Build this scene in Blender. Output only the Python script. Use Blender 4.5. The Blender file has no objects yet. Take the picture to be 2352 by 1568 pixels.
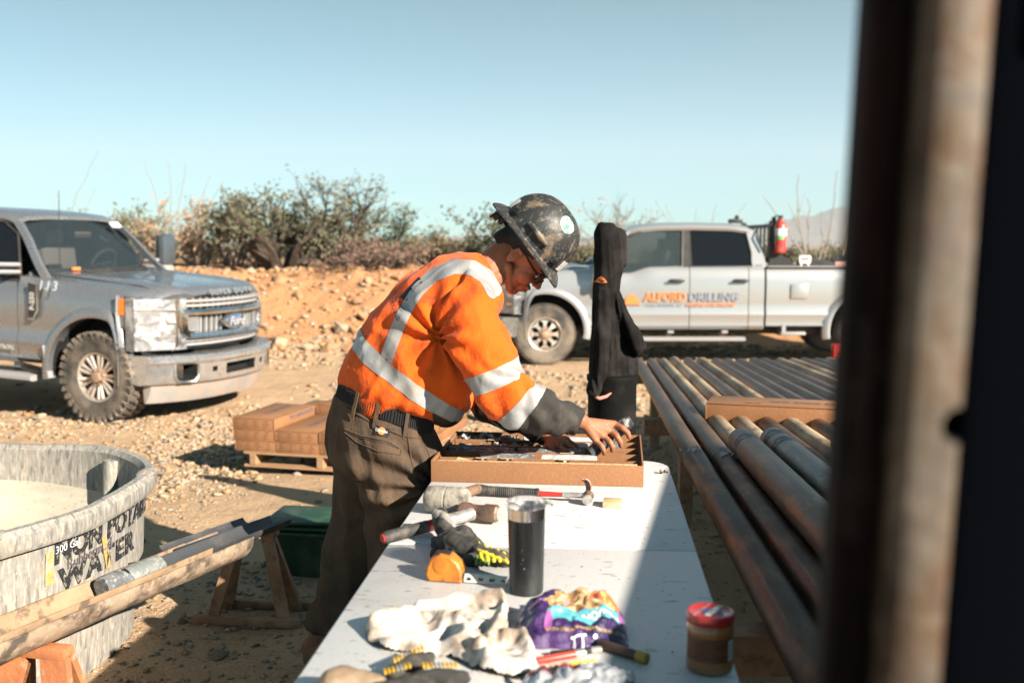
import bpy, bmesh, math, random
import numpy as np
from mathutils import Vector, Matrix, noise
from mathutils.bvhtree import BVHTree
PI = math.pi
R = math.radians
random.seed(7)
S = bpy.context.scene

# ---------------------------------------------------------------- camera
CAM_H = 1.5
PITCH = math.atan((784 - 555) / 2286.7)
cam = bpy.data.cameras.new('camera')
cam_ob = bpy.data.objects.new('camera', cam)
S.collection.objects.link(cam_ob)
cam_ob.location = (0, 0, CAM_H)
cam_ob.rotation_euler = (PI / 2 - PITCH, 0, 0)
cam.lens = 35.0
cam.sensor_width = 36.0
cam.clip_start = 0.05
cam.clip_end = 30000
cam.dof.use_dof = True
cam.dof.focus_distance = 3.25
cam.dof.aperture_fstop = 2.8
S.camera = cam_ob

# ---------------------------------------------------------------- sky, sun, exposure
SUN_EL, SUN_AZ = R(26), R(-42)          # azimuth of the sun in the x-y plane
sdir = Vector((math.cos(SUN_EL) * math.cos(SUN_AZ), math.cos(SUN_EL) * math.sin(SUN_AZ), math.sin(SUN_EL)))
world = bpy.data.worlds.new('World')
S.world = world
world.use_nodes = True
nt = world.node_tree
bg = nt.nodes['Background']
sky = nt.nodes.new('ShaderNodeTexSky')
sky.sky_type = 'NISHITA'
sky.sun_disc = False
sky.sun_elevation = SUN_EL
sky.sun_rotation = math.atan2(sdir.x, sdir.y)
sky.altitude = 1800
sky.air_density = 0.9
sky.dust_density = 0.6
sky.ozone_density = 2.2
hs = nt.nodes.new('ShaderNodeMix'); hs.data_type = 'RGBA'; hs.blend_type = 'MULTIPLY'
hs.inputs[0].default_value = 1.0
hs.inputs[7].default_value = (0.49, 0.95, 0.90, 1)
nt.links.new(sky.outputs[0], hs.inputs[6])
# the sky deepens to teal with height, the same all round and up to the zenith
tcw = nt.nodes.new('ShaderNodeTexCoord'); sxw = nt.nodes.new('ShaderNodeSeparateXYZ'); nt.links.new(tcw.outputs['Generated'], sxw.inputs[0])
mrw = nt.nodes.new('ShaderNodeMapRange'); mrw.interpolation_type = 'SMOOTHSTEP'; mrw.inputs['From Min'].default_value = 0.0; mrw.inputs['From Max'].default_value = 0.30
nt.links.new(sxw.outputs[2], mrw.inputs[0])
mxw = nt.nodes.new('ShaderNodeMix'); mxw.data_type = 'RGBA'; nt.links.new(mrw.outputs[0], mxw.inputs[0])
mxw.inputs[6].default_value = (1.0, 1.0, 1.0, 1); mxw.inputs[7].default_value = (.46, .68, .60, 1)
h2 = nt.nodes.new('ShaderNodeMix'); h2.data_type = 'RGBA'; h2.blend_type = 'MULTIPLY'; h2.inputs[0].default_value = 1.0
nt.links.new(hs.outputs[2], h2.inputs[6]); nt.links.new(mxw.outputs[2], h2.inputs[7]); nt.links.new(h2.outputs[2], bg.inputs[0])
bg.inputs[1].default_value = 0.050
sun = bpy.data.lights.new('sun', 'SUN')
sun.energy = 5.0
sun.angle = R(0.53)
sun.color = (1.0, 0.90, 0.76)
sun_ob = bpy.data.objects.new('sun', sun)
S.collection.objects.link(sun_ob)
sun_ob.rotation_euler = sdir.to_track_quat('Z', 'Y').to_euler()
S.view_settings.view_transform = 'Standard'
S.view_settings.look = 'None'
S.view_settings.use_curve_mapping = False
S.view_settings.gamma = 1
S.view_settings.exposure = 1.62
S.cycles.diffuse_bounces = 1
S.cycles.max_bounces = 8
S.cycles.volume_bounces = 0

# ---------------------------------------------------------------- placing helpers
_c, _s, _f = math.cos(PITCH), math.sin(PITCH), 2286.7
def ray(px, py):
    a = (px - 1176) / _f; b = -(py - 784) / _f
    return Vector((a, _c + b * _s, -_s + b * _c))
def G(px, py, z):
    r = ray(px, py); t = (z - CAM_H) / r.z
    return Vector((r.x * t, r.y * t, z))
def D(px, py, y):
    r = ray(px, py); t = y / r.y
    return Vector((r.x * t, y, CAM_H + r.z * t))

# ---------------------------------------------------------------- mesh helpers
COL = S.collection
class MB:
    """collects shapes, builds ONE mesh object"""
    def __init__(s): s.v = []; s.f = []; s.m = []
    def add(s, vs, fs, mi=0, M=None):
        o = len(s.v)
        s.v += [tuple(M @ Vector(p)) if M is not None else tuple(p) for p in vs]
        s.f += [tuple(i + o for i in f) for f in fs]
        s.m += [mi] * len(fs)
        return s
    def box(s, c, d, mi=0, M=None, bev=0.0, rot=None, taper=1.0):
        x, y, z = d[0] / 2, d[1] / 2, d[2] / 2
        if bev <= 0:
            vs = [(sx * x * (taper if sz > 0 else 1), sy * y * (taper if sz > 0 else 1), sz * z) for sx in (-1, 1) for sy in (-1, 1) for sz in (-1, 1)]
            fs = [(0, 1, 3, 2), (4, 6, 7, 5), (0, 4, 5, 1), (2, 3, 7, 6), (0, 2, 6, 4), (1, 5, 7, 3)]
        else:
            b = min(bev, x * .95, y * .95, z * .95)
            bm = bmesh.new(); bmesh.ops.create_cube(bm, size=1)
            for v in bm.verts: v.co = Vector((v.co.x * 2 * x * (taper if v.co.z > 0 else 1), v.co.y * 2 * y * (taper if v.co.z > 0 else 1), v.co.z * 2 * z))
            bmesh.ops.bevel(bm, geom=bm.edges[:], offset=b, segments=2, affect='EDGES', profile=.5)
            bm.verts.index_update()
            vs = [v.co.copy() for v in bm.verts]; fs = [tuple(v.index for v in f.verts) for f in bm.faces]; bm.free()
        T = Matrix.Translation(c)
        if rot is not None: T = T @ (rot if isinstance(rot, Matrix) else Matrix.Rotation(rot, 4, 'Z'))
        if M is not None: T = M @ T
        return s.add(vs, fs, mi, T)
    def tube(s, pts, rad, n=8, mi=0, M=None, caps=True):
        pts = [Vector(p) for p in pts]; rad = [rad] * len(pts) if not hasattr(rad, '__len__') else rad
        vs, fs = [], []
        up = None
        for i, p in enumerate(pts):
            t = (pts[min(i + 1, len(pts) - 1)] - pts[max(i - 1, 0)])
            if t.length < 1e-9: t = Vector((0, 0, 1))
            t.normalize()
            if up is None:
                up = t.orthogonal().normalized()
            u = (up - t * up.dot(t))
            if u.length < 1e-6: u = t.orthogonal()
            u.normalize(); up = u; w = t.cross(u)
            for k in range(n):
                a = 2 * PI * k / n
                vs.append(p + (u * math.cos(a) + w * math.sin(a)) * rad[i])
        for i in range(len(pts) - 1):
            for k in range(n):
                k2 = (k + 1) % n
                fs.append((i * n + k, i * n + k2, (i + 1) * n + k2, (i + 1) * n + k))
        if caps:
            fs.append(tuple(range(n))[::-1]); fs.append(tuple((len(pts) - 1) * n + k for k in range(n)))
        return s.add(vs, fs, mi, M)
    def lathe(s, prof, n=24, mi=0, M=None, axis='Z', a0=0, a1=2 * PI, sx=1, sy=1):
        full = abs(a1 - a0 - 2 * PI) < 1e-6
        vs, fs = [], []; N = n if full else n + 1
        for (r, z) in prof:
            for k in range(N):
                a = a0 + (a1 - a0) * k / n
                p = (r * math.cos(a) * sx, r * math.sin(a) * sy, z)
                if axis == 'Y': p = (p[0], p[2], p[1])
                if axis == 'X': p = (p[2], p[0], p[1])
                vs.append(p)
        for i in range(len(prof) - 1):
            for k in range(N if full else n):
                k2 = (k + 1) % N
                fs.append((i * N + k, i * N + k2, (i + 1) * N + k2, (i + 1) * N + k))
        return s.add(vs, fs, mi, M)
    def loft(s, rings, mi=0, M=None, closed=True, caps=True):
        n = len(rings[0]); vs = [p for r in rings for p in r]; fs = []
        for i in range(len(rings) - 1):
            for k in range(n if closed else n - 1):
                k2 = (k + 1) % n
                fs.append((i * n + k, i * n + k2, (i + 1) * n + k2, (i + 1) * n + k))
        if caps and closed:
            fs.append(tuple(range(n))[::-1]); fs.append(tuple((len(rings) - 1) * n + k for k in range(n)))
        return s.add(vs, fs, mi, M)
    def prism(s, poly, a, b, axis='Y', mi=0, M=None):
        """poly in the two other axes, extruded along axis from a to b"""
        def P(p, t):
            return {'Y': (p[0], t, p[1]), 'X': (t, p[0], p[1]), 'Z': (p[0], p[1], t)}[axis]
        return s.loft([[P(p, a) for p in poly], [P(p, b) for p in poly]], mi, M)
    def mesh(s, name, mats, smooth=35, warp=None):
        me = bpy.data.meshes.new(name)
        v = s.v if warp is None else [warp(*p) for p in s.v]
        me.from_pydata(v, [], s.f)
        for m in (mats if isinstance(mats, (list, tuple)) else [mats]): me.materials.append(m)
        me.polygons.foreach_set('material_index', s.m)
        bm = bmesh.new(); bm.from_mesh(me)
        bmesh.ops.recalc_face_normals(bm, faces=bm.faces[:])
        bm.to_mesh(me); bm.free()
        if smooth:
            try:
                me.polygons.foreach_set('use_smooth', [True] * len(me.polygons)); me.set_sharp_from_angle(angle=R(smooth))
            except Exception: pass
        me.update()
        return me
    def build(s, name, mats, parent=None, smooth=35, warp=None):
        return link(name, s.mesh(name, mats, smooth, warp), parent)

def link(name, me, parent=None):
    o = bpy.data.objects.new(name, me); COL.objects.link(o)
    if parent is not None: o.parent = parent
    return o
def tag(o, label=None, cat=None, group=None, kind=None):
    if label: o['label'] = label
    if cat: o['category'] = cat
    if group: o['group'] = group
    if kind: o['kind'] = kind
    return o
def thing(name, label, cat, loc=(0, 0, 0), rz=0, group=None, M=None):
    o = bpy.data.objects.new(name, None); COL.objects.link(o)
    o.empty_display_size = .1
    if M is not None: o.matrix_world = M
    else: o.location = loc; o.rotation_euler = (0, 0, rz)
    return tag(o, label, cat, group)
def copy_tree(o, parent=None):
    c = o.copy(); COL.objects.link(c)
    if parent is not None: c.parent = parent
    for ch in list(o.children): copy_tree(ch, c)
    return c

# ---------------------------------------------------------------- materials
def mat(name, col, rough=.7, metal=0.0, layers=(), bumps=(), coat=0.0, alpha=1.0, trans=0.0, sheen=0.0, spec=.5, coords='Object', ior=1.45, emit=None, rvar=0.0, cscale=(1, 1, 1)):
    """layers: (scale, lo, hi, colour, amount[, detail, stretch]) noise masks mixed over the base; bumps: (scale, distance[, stretch])"""
    m = bpy.data.materials.new(name); m.use_nodes = True
    t = m.node_tree; N = t.nodes; L = t.links
    b = N['Principled BSDF']
    b.inputs['Roughness'].default_value = rough; b.inputs['Metallic'].default_value = metal
    b.inputs['Coat Weight'].default_value = coat; b.inputs['Coat Roughness'].default_value = .06
    b.inputs['Alpha'].default_value = alpha; b.inputs['Transmission Weight'].default_value = trans
    b.inputs['Sheen Weight'].default_value = sheen; b.inputs['Specular IOR Level'].default_value = spec
    b.inputs['IOR'].default_value = ior
    if emit: b.inputs['Emission Color'].default_value = (*emit[0], 1); b.inputs['Emission Strength'].default_value = emit[1]
    tc = N.new('ShaderNodeTexCoord'); mp = N.new('ShaderNodeMapping'); mp.inputs['Scale'].default_value = cscale
    L.new(tc.outputs[coords], mp.inputs[0]); co = mp.outputs[0]
    def noi(scale, detail, stretch, rough=.6):
        n = N.new('ShaderNodeTexNoise'); n.inputs['Scale'].default_value = scale; n.inputs['Detail'].default_value = detail; n.inputs['Roughness'].default_value = rough
        src = co
        if stretch:
            k = N.new('ShaderNodeMapping'); k.inputs['Scale'].default_value = stretch; L.new(co, k.inputs[0]); src = k.outputs[0]
        L.new(src, n.inputs['Vector']); return n.outputs['Fac']
    cur = None
    base = (*col, 1)
    for ly in layers:
        sc, lo, hi, c2, amt = ly[:5]; det = ly[5] if len(ly) > 5 else 6; st = ly[6] if len(ly) > 6 else None
        f = noi(sc, det, st)
        mr = N.new('ShaderNodeMapRange'); mr.inputs['From Min'].default_value = lo; mr.inputs['From Max'].default_value = hi; mr.inputs['To Max'].default_value = amt
        L.new(f, mr.inputs[0])
        mx = N.new('ShaderNodeMix'); mx.data_type = 'RGBA'
        L.new(mr.outputs[0], mx.inputs[0])
        if cur is None: mx.inputs[6].default_value = base
        else: L.new(cur, mx.inputs[6])
        mx.inputs[7].default_value = (*c2, 1); cur = mx.outputs[2]
    if cur is None: b.inputs['Base Color'].default_value = base
    else: L.new(cur, b.inputs['Base Color'])
    if rvar:
        f = noi(9, 5, None); mr = N.new('ShaderNodeMapRange'); mr.inputs['From Min'].default_value = .3; mr.inputs['From Max'].default_value = .7
        mr.inputs['To Min'].default_value = max(0, rough - rvar); mr.inputs['To Max'].default_value = min(1, rough + rvar)
        L.new(f, mr.inputs[0]); L.new(mr.outputs[0], b.inputs['Roughness'])
    nrm = None
    for bp in bumps:
        f = noi(bp[0], 6, bp[2] if len(bp) > 2 else None)
        bn = N.new('ShaderNodeBump'); bn.inputs['Distance'].default_value = bp[1]; bn.inputs['Strength'].default_value = 1
        L.new(f, bn.inputs['Height'])
        if nrm: L.new(nrm, bn.inputs['Normal'])
        nrm = bn.outputs[0]
    if nrm: L.new(nrm, b.inputs['Normal'])
    return m

# ---------------------------------------------------------------- organic helpers
def capsule(mb, a, b, ra, rb=None, n=12, sq=None):
    rb = ra if rb is None else rb
    a = Vector(a); b = Vector(b); t = b - a; L = t.length
    t = t.normalized() if L > 1e-6 else Vector((0, 0, 1))
    pts, rad = [], []
    for k in range(1, 5):
        an = PI / 2 * (1 - k / 4); pts.append(a - t * ra * math.sin(an)); rad.append(max(ra * math.cos(an), 1e-4))
    for k in range(0, 4):
        an = PI / 2 * (k / 4); pts.append(b + t * rb * math.sin(an)); rad.append(rb * math.cos(an))
    pts.append(b + t * rb); rad.append(1e-4); pts.insert(0, a - t * ra); rad.insert(0, 1e-4)
    mb.tube(pts, rad, n)
def chain(mb, pts, rads, n=12):
    for i in range(len(pts) - 1): capsule(mb, pts[i], pts[i + 1], rads[i], rads[i + 1], n)
def ellipsoid(mb, c, r, M=None, n=16):
    prof = [(max(math.cos(-PI / 2 + PI * k / n), 1e-4), math.sin(-PI / 2 + PI * k / n)) for k in range(n + 1)]
    T = Matrix.Translation(Vector(c)) @ (M if M is not None else Matrix()) @ Matrix.Diagonal((r[0], r[1], r[2], 1))
    mb.lathe(prof, n, 0, T)
def section_loft(mb, secs, n=20, yaw=0.0, sub=3, power=2.3):
    """secs: (topPoint, bottomPoint, halfWidth): super-elliptic rings spanned by the two points and a lateral axis, smoothly interpolated"""
    lat = Vector((-math.sin(yaw), math.cos(yaw), 0))
    A = [(Vector(a), Vector(b), w) for a, b, w in secs]
    out = []
    def cr(p0, p1, p2, p3, t):
        return .5 * ((2 * p1) + (p2 - p0) * t + (2 * p0 - 5 * p1 + 4 * p2 - p3) * t * t + (3 * p1 - p0 - 3 * p2 + p3) * t ** 3)
    for i in range(len(A) - 1):
        q = [A[max(i - 1, 0)], A[i], A[i + 1], A[min(i + 2, len(A) - 1)]]
        for k in range(sub):
            t = k / sub
            out.append(tuple(cr(q[0][j], q[1][j], q[2][j], q[3][j], t) for j in range(3)))
    out.append(A[-1])
    rings = []
    for a, b, w in out:
        c = (a + b) / 2; h = (a - b) / 2; r = []
        for k in range(n):
            an = 2 * PI * k / n; cc, ss = math.cos(an), math.sin(an)
            e = 2 / power
            r.append(c + h * (abs(cc) ** e * (1 if cc > 0 else -1)) + lat * w * (abs(ss) ** e * (1 if ss > 0 else -1)))
        rings.append(r)
    mb.loft(rings)
def remesh(mb, voxel, smooth=4, name='tmp', sfac=.5):
    me = bpy.data.meshes.new(name); me.from_pydata(mb.v, [], mb.f)
    bm = bmesh.new(); bm.from_mesh(me); bmesh.ops.recalc_face_normals(bm, faces=bm.faces[:]); bm.to_mesh(me); bm.free()
    o = link(name, me)
    md = o.modifiers.new('r', 'REMESH'); md.mode = 'VOXEL'; md.voxel_size = voxel
    if smooth:
        sm = o.modifiers.new('s', 'SMOOTH'); sm.iterations = smooth; sm.factor = sfac
    dg = bpy.context.evaluated_depsgraph_get(); dg.update()
    out = bpy.data.meshes.new_from_object(o.evaluated_get(dg))
    bpy.data.objects.remove(o); bpy.data.meshes.remove(me)
    return out
def displace(me, fn, iters=1):
    """fn(co, normal) -> offset along the normal (or vector)"""
    n = len(me.vertices)
    co = np.empty(n * 3); me.vertices.foreach_get('co', co); co = co.reshape(-1, 3)
    no = np.array([v.normal[:] for v in me.vertices])
    out = co.copy()
    for i in range(n):
        d = fn(Vector(co[i]), Vector(no[i]))
        out[i] = co[i] + (no[i] * d if not isinstance(d, Vector) else np.array(d))
    me.vertices.foreach_set('co', out.ravel()); me.update()
def patch(me, fn, off=0.0015, name='patch', mats=None, parent=None, grow=True, thick=0.0):
    """iso-clipped copy of the part of a mesh where fn(co, normal) < 0, lifted by off"""
    bm = bmesh.new(); bm.from_mesh(me); bm.normal_update()
    val = {}
    for v in bm.verts: val[v] = fn(v.co, v.normal)
    far = [v for v in bm.verts if val[v] >= 0 and all(val[e.other_vert(v)] >= 0 for e in v.link_edges)]
    if len(far) < len(bm.verts):
        fs = set(far)
        dead = [v for v in far if all(all(w in fs or val[w] >= 0 for w in f.verts) for f in v.link_faces)]
        bmesh.ops.delete(bm, geom=dead, context='VERTS')
    for e in list(bm.edges):
        a, b = e.verts; va, vb = val[a], val[b]
        if (va < 0) != (vb < 0):
            t = va / (va - vb); t = min(max(t, .02), .98)
            ne, nv = bmesh.utils.edge_split(e, a, t); val[nv] = 0.0
    for f in list(bm.faces):
        z = [v for v in f.verts if val[v] == 0.0]
        if len(z) == 2 and any(val[v] < 0 for v in f.verts) and any(val[v] > 0 for v in f.verts):
            try: bmesh.utils.face_split(f, z[0], z[1])
            except Exception: pass
    bmesh.ops.delete(bm, geom=[f for f in bm.faces if sum(val[v] for v in f.verts) > 0 or all(val[v] > 0 for v in f.verts)], context='FACES')
    bmesh.ops.delete(bm, geom=[v for v in bm.verts if not v.link_faces], context='VERTS')
    bm.normal_update()
    nn = {v: v.normal.copy() for v in bm.verts}
    for v in bm.verts: v.co += nn[v] * off
    out = bpy.data.meshes.new(name); bm.to_mesh(out); bm.free()
    out.materials.clear()
    for m in (mats if isinstance(mats, (list, tuple)) else [mats]): out.materials.append(m)
    out.polygons.foreach_set('material_index', [0] * len(out.polygons))
    out.polygons.foreach_set('use_smooth', [True] * len(out.polygons))
    return link(name, out, parent)
def seg_dist(p, a, b):
    ax, az = a; bx, bz = b; dx, dz = bx - ax, bz - az
    t = max(0, min(1, ((p[0] - ax) * dx + (p[1] - az) * dz) / (dx * dx + dz * dz)))
    return math.hypot(p[0] - ax - t * dx, p[1] - az - t * dz)
def fold(p, s1, s2):
    v = noise.noise(Vector((p[0] * s1, p[1] * s1, p[2] * s1)) + Vector((noise.noise(p * s2), 0, noise.noise(p * s2 + Vector((9, 1, 4))))) * .8)
    return 1 - 2.2 * abs(v)

_fonts = {}
def text_mesh(txt, size=1.0, ext=0.0, offset=0.0, align='CENTER', space=1.0, res=3, shear=0):
    cu = bpy.data.curves.new('t', 'FONT'); cu.body = txt; cu.size = size; cu.extrude = ext; cu.offset = offset
    cu.align_x = align; cu.align_y = 'CENTER'; cu.space_character = space; cu.resolution_u = res; cu.shear = shear
    o = bpy.data.objects.new('t', cu); COL.objects.link(o)
    dg = bpy.context.evaluated_depsgraph_get(); dg.update()
    me = bpy.data.meshes.new_from_object(o.evaluated_get(dg))
    bpy.data.objects.remove(o); bpy.data.curves.remove(cu)
    return me
def place_text(name, txt, size, origin, xd, yd, m, parent=None, ext=.0008, offset=0.0, wrap=None, cut=0, shear=0, align='CENTER', space=1.0, sx=1.0):
    """text on a plane (origin, xd, yd); wrap maps flat (u, v, w) to a point"""
    me = text_mesh(txt, size, ext if wrap is None else 0, offset, align, space, 3, shear)
    if cut:
        bm = bmesh.new(); bm.from_mesh(me); bmesh.ops.subdivide_edges(bm, edges=[e for e in bm.edges if e.calc_length() > cut], cuts=2, use_grid_fill=False)
        bmesh.ops.triangulate(bm, faces=bm.faces[:]); bm.to_mesh(me); bm.free()
    o0 = Vector(origin); X = Vector(xd).normalized(); Y = Vector(yd).normalized(); Z = X.cross(Y)
    for v in me.vertices:
        u, w, h = v.co
        u *= sx
        v.co = wrap(u, w, h) if wrap else o0 + X * u + Y * w + Z * (h + ext + .0004)
    me.materials.clear(); me.materials.append(m)
    me.update()
    return link(name, me, parent)

def P3(px, py, y): return D(px, py, y)
# ================================================================ SETTING
def sstep(a, b, x):
    t = np.clip((x - a) / (b - a), 0, 1); return t * t * (3 - 2 * t)
_rng = np.random.default_rng(3)
_tab = _rng.random((256, 256))
def vnoise(x, y):
    xi = np.floor(x).astype(int); yi = np.floor(y).astype(int); fx = x - xi; fy = y - yi
    fx = fx * fx * (3 - 2 * fx); fy = fy * fy * (3 - 2 * fy)
    a = _tab[xi & 255, yi & 255]; b = _tab[(xi + 1) & 255, yi & 255]; c = _tab[xi & 255, (yi + 1) & 255]; d = _tab[(xi + 1) & 255, (yi + 1) & 255]
    return (a * (1 - fx) + b * fx) * (1 - fy) + (c * (1 - fx) + d * fx) * fy
def fbm(x, y, o=5):
    s = 0; a = .5
    for i in range(o):
        s = s + a * (vnoise(x * 2 ** i + i * 17.3, y * 2 ** i + i * 5.1) - .5); a *= .5
    return s
def terrain(x, y):
    x = np.asarray(x, float); y = np.asarray(y, float)
    z = -.2 * sstep(4.6, 8.3, y)
    crest = .98 + .28 * fbm(x * .35 + 3, y * .1, 3) - .30 * sstep(-2.5, 2.5, x)
    foot = 15.9 + .8 * fbm(x * .3, x * 0, 2) + .9 * sstep(-3, 1, x)
    up = sstep(foot, foot + 3.0, y)
    z = z + (crest + .2) * up
    z = z - (crest + .9) * sstep(27, 70, y) - .0040 * np.clip(y - 70, 0, 2200)
    bump = .05 * fbm(x * .9, y * .9, 4) * sstep(3.5, 6, y) + .03 * fbm(x * 4, y * 4, 4)
    bump = bump + up * (1 - sstep(19.5, 23, y)) * .34 * fbm(x * 1.9, y * 1.9, 5)
    flat = np.exp(-((x + 1.1) ** 2 + (y - 7.0) ** 2) / 1.6)
    return z + bump * (1 - .8 * flat)
def tz(x, y): return float(terrain(x, y))

def axis(lo, hi, step, far, grow=1.13):
    a = list(np.arange(lo, hi + 1e-6, step)); s = step; v = hi
    while v < far: s *= grow; v += s; a.append(v)
    s = step; v = lo; b = []
    while v > -far: s *= grow; v -= s; b.append(v)
    return np.array(b[::-1] + a)
xs = axis(-8.5, 7, .065, 9000, 1.16); ys = axis(1.5, 22, .065, 9000, 1.16)
X, Y = np.meshgrid(xs, ys, indexing='ij'); Z = terrain(X, Y)
me = bpy.data.meshes.new('ground')
nx, ny = len(xs), len(ys)
idx = np.arange(nx * ny).reshape(nx, ny)
F = np.stack([idx[:-1, :-1], idx[1:, :-1], idx[1:, 1:], idx[:-1, 1:]], -1).reshape(-1, 4)
me.vertices.add(nx * ny); me.vertices.foreach_set('co', np.stack([X, Y, Z], -1).reshape(-1))
me.loops.add(F.size); me.loops.foreach_set('vertex_index', F.reshape(-1))
me.polygons.add(len(F)); me.polygons.foreach_set('loop_start', np.arange(0, F.size, 4)); me.polygons.foreach_set('loop_total', np.full(len(F), 4))
me.update(calc_edges=True); me.polygons.foreach_set('use_smooth', [True] * len(F))
# berm soil is a richer orange than the yard: mixed by real position
mg = mat('desert_soil', (.55, .37, .225), .95, layers=[
    (.55, .40, .62, (.60, .42, .27), .8, 5), (2.6, .45, .68, (.44, .28, .165), .6, 8), (34, .52, .70, (.52, .38, .25), .55, 4), (70, .55, .72, (.22, .15, .10), .5, 3)],
    bumps=[(7, .04), (38, .018), (140, .005)], spec=.2)
t = mg.node_tree; b = t.nodes['Principled BSDF']; src = b.inputs['Base Color'].links[0].from_socket
geo = t.nodes.new('ShaderNodeNewGeometry'); sx = t.nodes.new('ShaderNodeSeparateXYZ'); t.links.new(geo.outputs['Position'], sx.inputs[0])
nz = t.nodes.new('ShaderNodeTexNoise'); nz.inputs['Scale'].default_value = .8; nz.inputs['Detail'].default_value = 6; t.links.new(geo.outputs['Position'], nz.inputs['Vector'])
ad = t.nodes.new('ShaderNodeMath'); ad.operation = 'MULTIPLY_ADD'; ad.inputs[1].default_value = 3.0; t.links.new(nz.outputs[0], ad.inputs[0]); t.links.new(sx.outputs[1], ad.inputs[2])
mr = t.nodes.new('ShaderNodeMapRange'); mr.inputs['From Min'].default_value = 17.0; mr.inputs['From Max'].default_value = 18.3; mr.inputs['To Max'].default_value = .9
t.links.new(ad.outputs[0], mr.inputs[0])
mx = t.nodes.new('ShaderNodeMix'); mx.data_type = 'RGBA'; t.links.new(mr.outputs[0], mx.inputs[0]); t.links.new(src, mx.inputs[6]); mx.inputs[7].default_value = (.45, .225, .105, 1)
mr2 = t.nodes.new('ShaderNodeMapRange'); mr2.inputs['From Min'].default_value = 21; mr2.inputs['From Max'].default_value = 30; t.links.new(sx.outputs[1], mr2.inputs[0])
mx2 = t.nodes.new('ShaderNodeMix'); mx2.data_type = 'RGBA'; t.links.new(mr2.outputs[0], mx2.inputs[0]); t.links.new(mx.outputs[2], mx2.inputs[6]); mx2.inputs[7].default_value = (.30, .22, .14, 1)
t.links.new(mx2.outputs[2], b.inputs['Base Color'])
me.materials.append(mg)
ground = tag(link('ground', me), kind='structure')

# ---------------------------------------------------------------- rocks
def rock_mesh(seed, flat=.7, n=13):
    r = random.Random(seed); bm = bmesh.new()
    for i in range(n):
        v = Vector((r.gauss(0, 1), r.gauss(0, 1), r.gauss(0, 1))).normalized() * r.uniform(.8, 1.1)
        bm.verts.new((v.x * r.uniform(.8, 1.1), v.y * .85, v.z * flat))
    g = bmesh.ops.convex_hull(bm, input=bm.verts[:])
    bmesh.ops.delete(bm, geom=[v for v in bm.verts if not v.link_faces], context='VERTS')
    bmesh.ops.triangulate(bm, faces=bm.faces[:])
    bm.verts.index_update()
    V = np.array([v.co[:] for v in bm.verts]); Fc = np.array([[v.index for v in f.verts] for f in bm.faces]); bm.free()
    return V, Fc
RV = [rock_mesh(i, .55 + .03 * (i % 8), 9 + i % 6) for i in range(14)]
def rmat(name, c, c2): return mat(name, c, .92, layers=[(9, .42, .62, c2, .8, 6), (45, .5, .7, (.16, .11, .075), .45, 4)], bumps=[(30, .01), (110, .004)], spec=.25, coords='Object')
m_r1 = rmat('tan_stone', (.46, .32, .20), (.38, .25, .15))
m_r2 = rmat('grey_stone', (.36, .31, .26), (.26, .20, .155))
m_r3 = rmat('orange_stone', (.42, .225, .11), (.46, .29, .17))
m_r4 = rmat('pale_stone', (.50, .39, .28), (.40, .29, .19))
RM = [m_r1, m_r2, m_r3, m_r4]
def stones(name, items, label, weights):
    """items: (x, y, radius); ONE mesh of loose stones"""
    r = random.Random(5); vs, fs, ms = [], [], []; o = 0
    for (x, y, s) in items:
        V, Fc = RV[r.randrange(14)]
        a = r.uniform(0, 6.28); M = np.array([[math.cos(a), -math.sin(a), 0], [math.sin(a), math.cos(a), 0], [0, 0, 1]])
        P = (V * s * np.array([r.uniform(.75, 1.25), r.uniform(.75, 1.2), r.uniform(.6, 1.0)])) @ M.T + np.array([x, y, tz(x, y) + s * r.uniform(.0, .3)])
        vs.append(P); fs.append(Fc + o); o += len(V); ms += [r.choices(range(4), weights)[0]] * len(Fc)
    V = np.concatenate(vs); Fc = np.concatenate(fs)
    m = bpy.data.meshes.new(name); m.vertices.add(len(V)); m.vertices.foreach_set('co', V.reshape(-1))
    m.loops.add(Fc.size); m.loops.foreach_set('vertex_index', Fc.reshape(-1)); m.polygons.add(len(Fc))
    m.polygons.foreach_set('loop_start', np.arange(0, Fc.size, 3)); m.polygons.foreach_set('loop_total', np.full(len(Fc), 3))
    for q in RM: m.materials.append(q)
    m.polygons.foreach_set('material_index', ms); m.update(calc_edges=True)
    return tag(link(name, m), label, kind='stuff')
def scatter(n, x0, x1, y0, y1, s0, s1, dens=None, seed=1, p=2.5):
    r = random.Random(seed); out = []
    while len(out) < n:
        y = r.uniform(y0, y1); x = r.uniform(x0, x1)
        if abs(x) > .62 * y + .6: continue
        if dens and r.random() > dens(x, y): continue
        out.append((x, y, s0 + (s1 - s0) * r.random() ** p))
    return out
clump = lambda x, y: max(.04, min(1, .5 + 4.2 * float(fbm(np.array(x * .8 + 9), np.array(y * .8), 3))))
it = scatter(9000, -4.2, 4, 2.3, 6.5, .004, .022, clump, 1)
it += scatter(7500, -6, 5, 5.5, 9.5, .009, .042, lambda x, y: clump(x, y), 2, 2)
it += scatter(4500, -7.5, 6, 9, 16, .014, .07, clump, 3)
it += scatter(1300, -3.0, -.2, 7.0, 10.2, .014, .045, lambda x, y: clump(x, y), 4, 1.4)
it += scatter(2200, -1.9, -.2, 2.5, 4.6, .005, .024, None, 8, 2.2)
stones('gravel', it, 'loose pale gravel strewn over the tan dirt yard', (6, 3, 2, 4))
it = scatter(3600, -9, 4, 15.4, 19.6, .012, .10, None, 5, 2.2) + scatter(1500, -9, 2, 14.2, 17.2, .03, .12, clump, 6, 2.2)
stones('rubble', it, 'broken orange rubble covering the dirt bank', (5, 1, 8, 3))
rock_meshes = []
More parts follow.
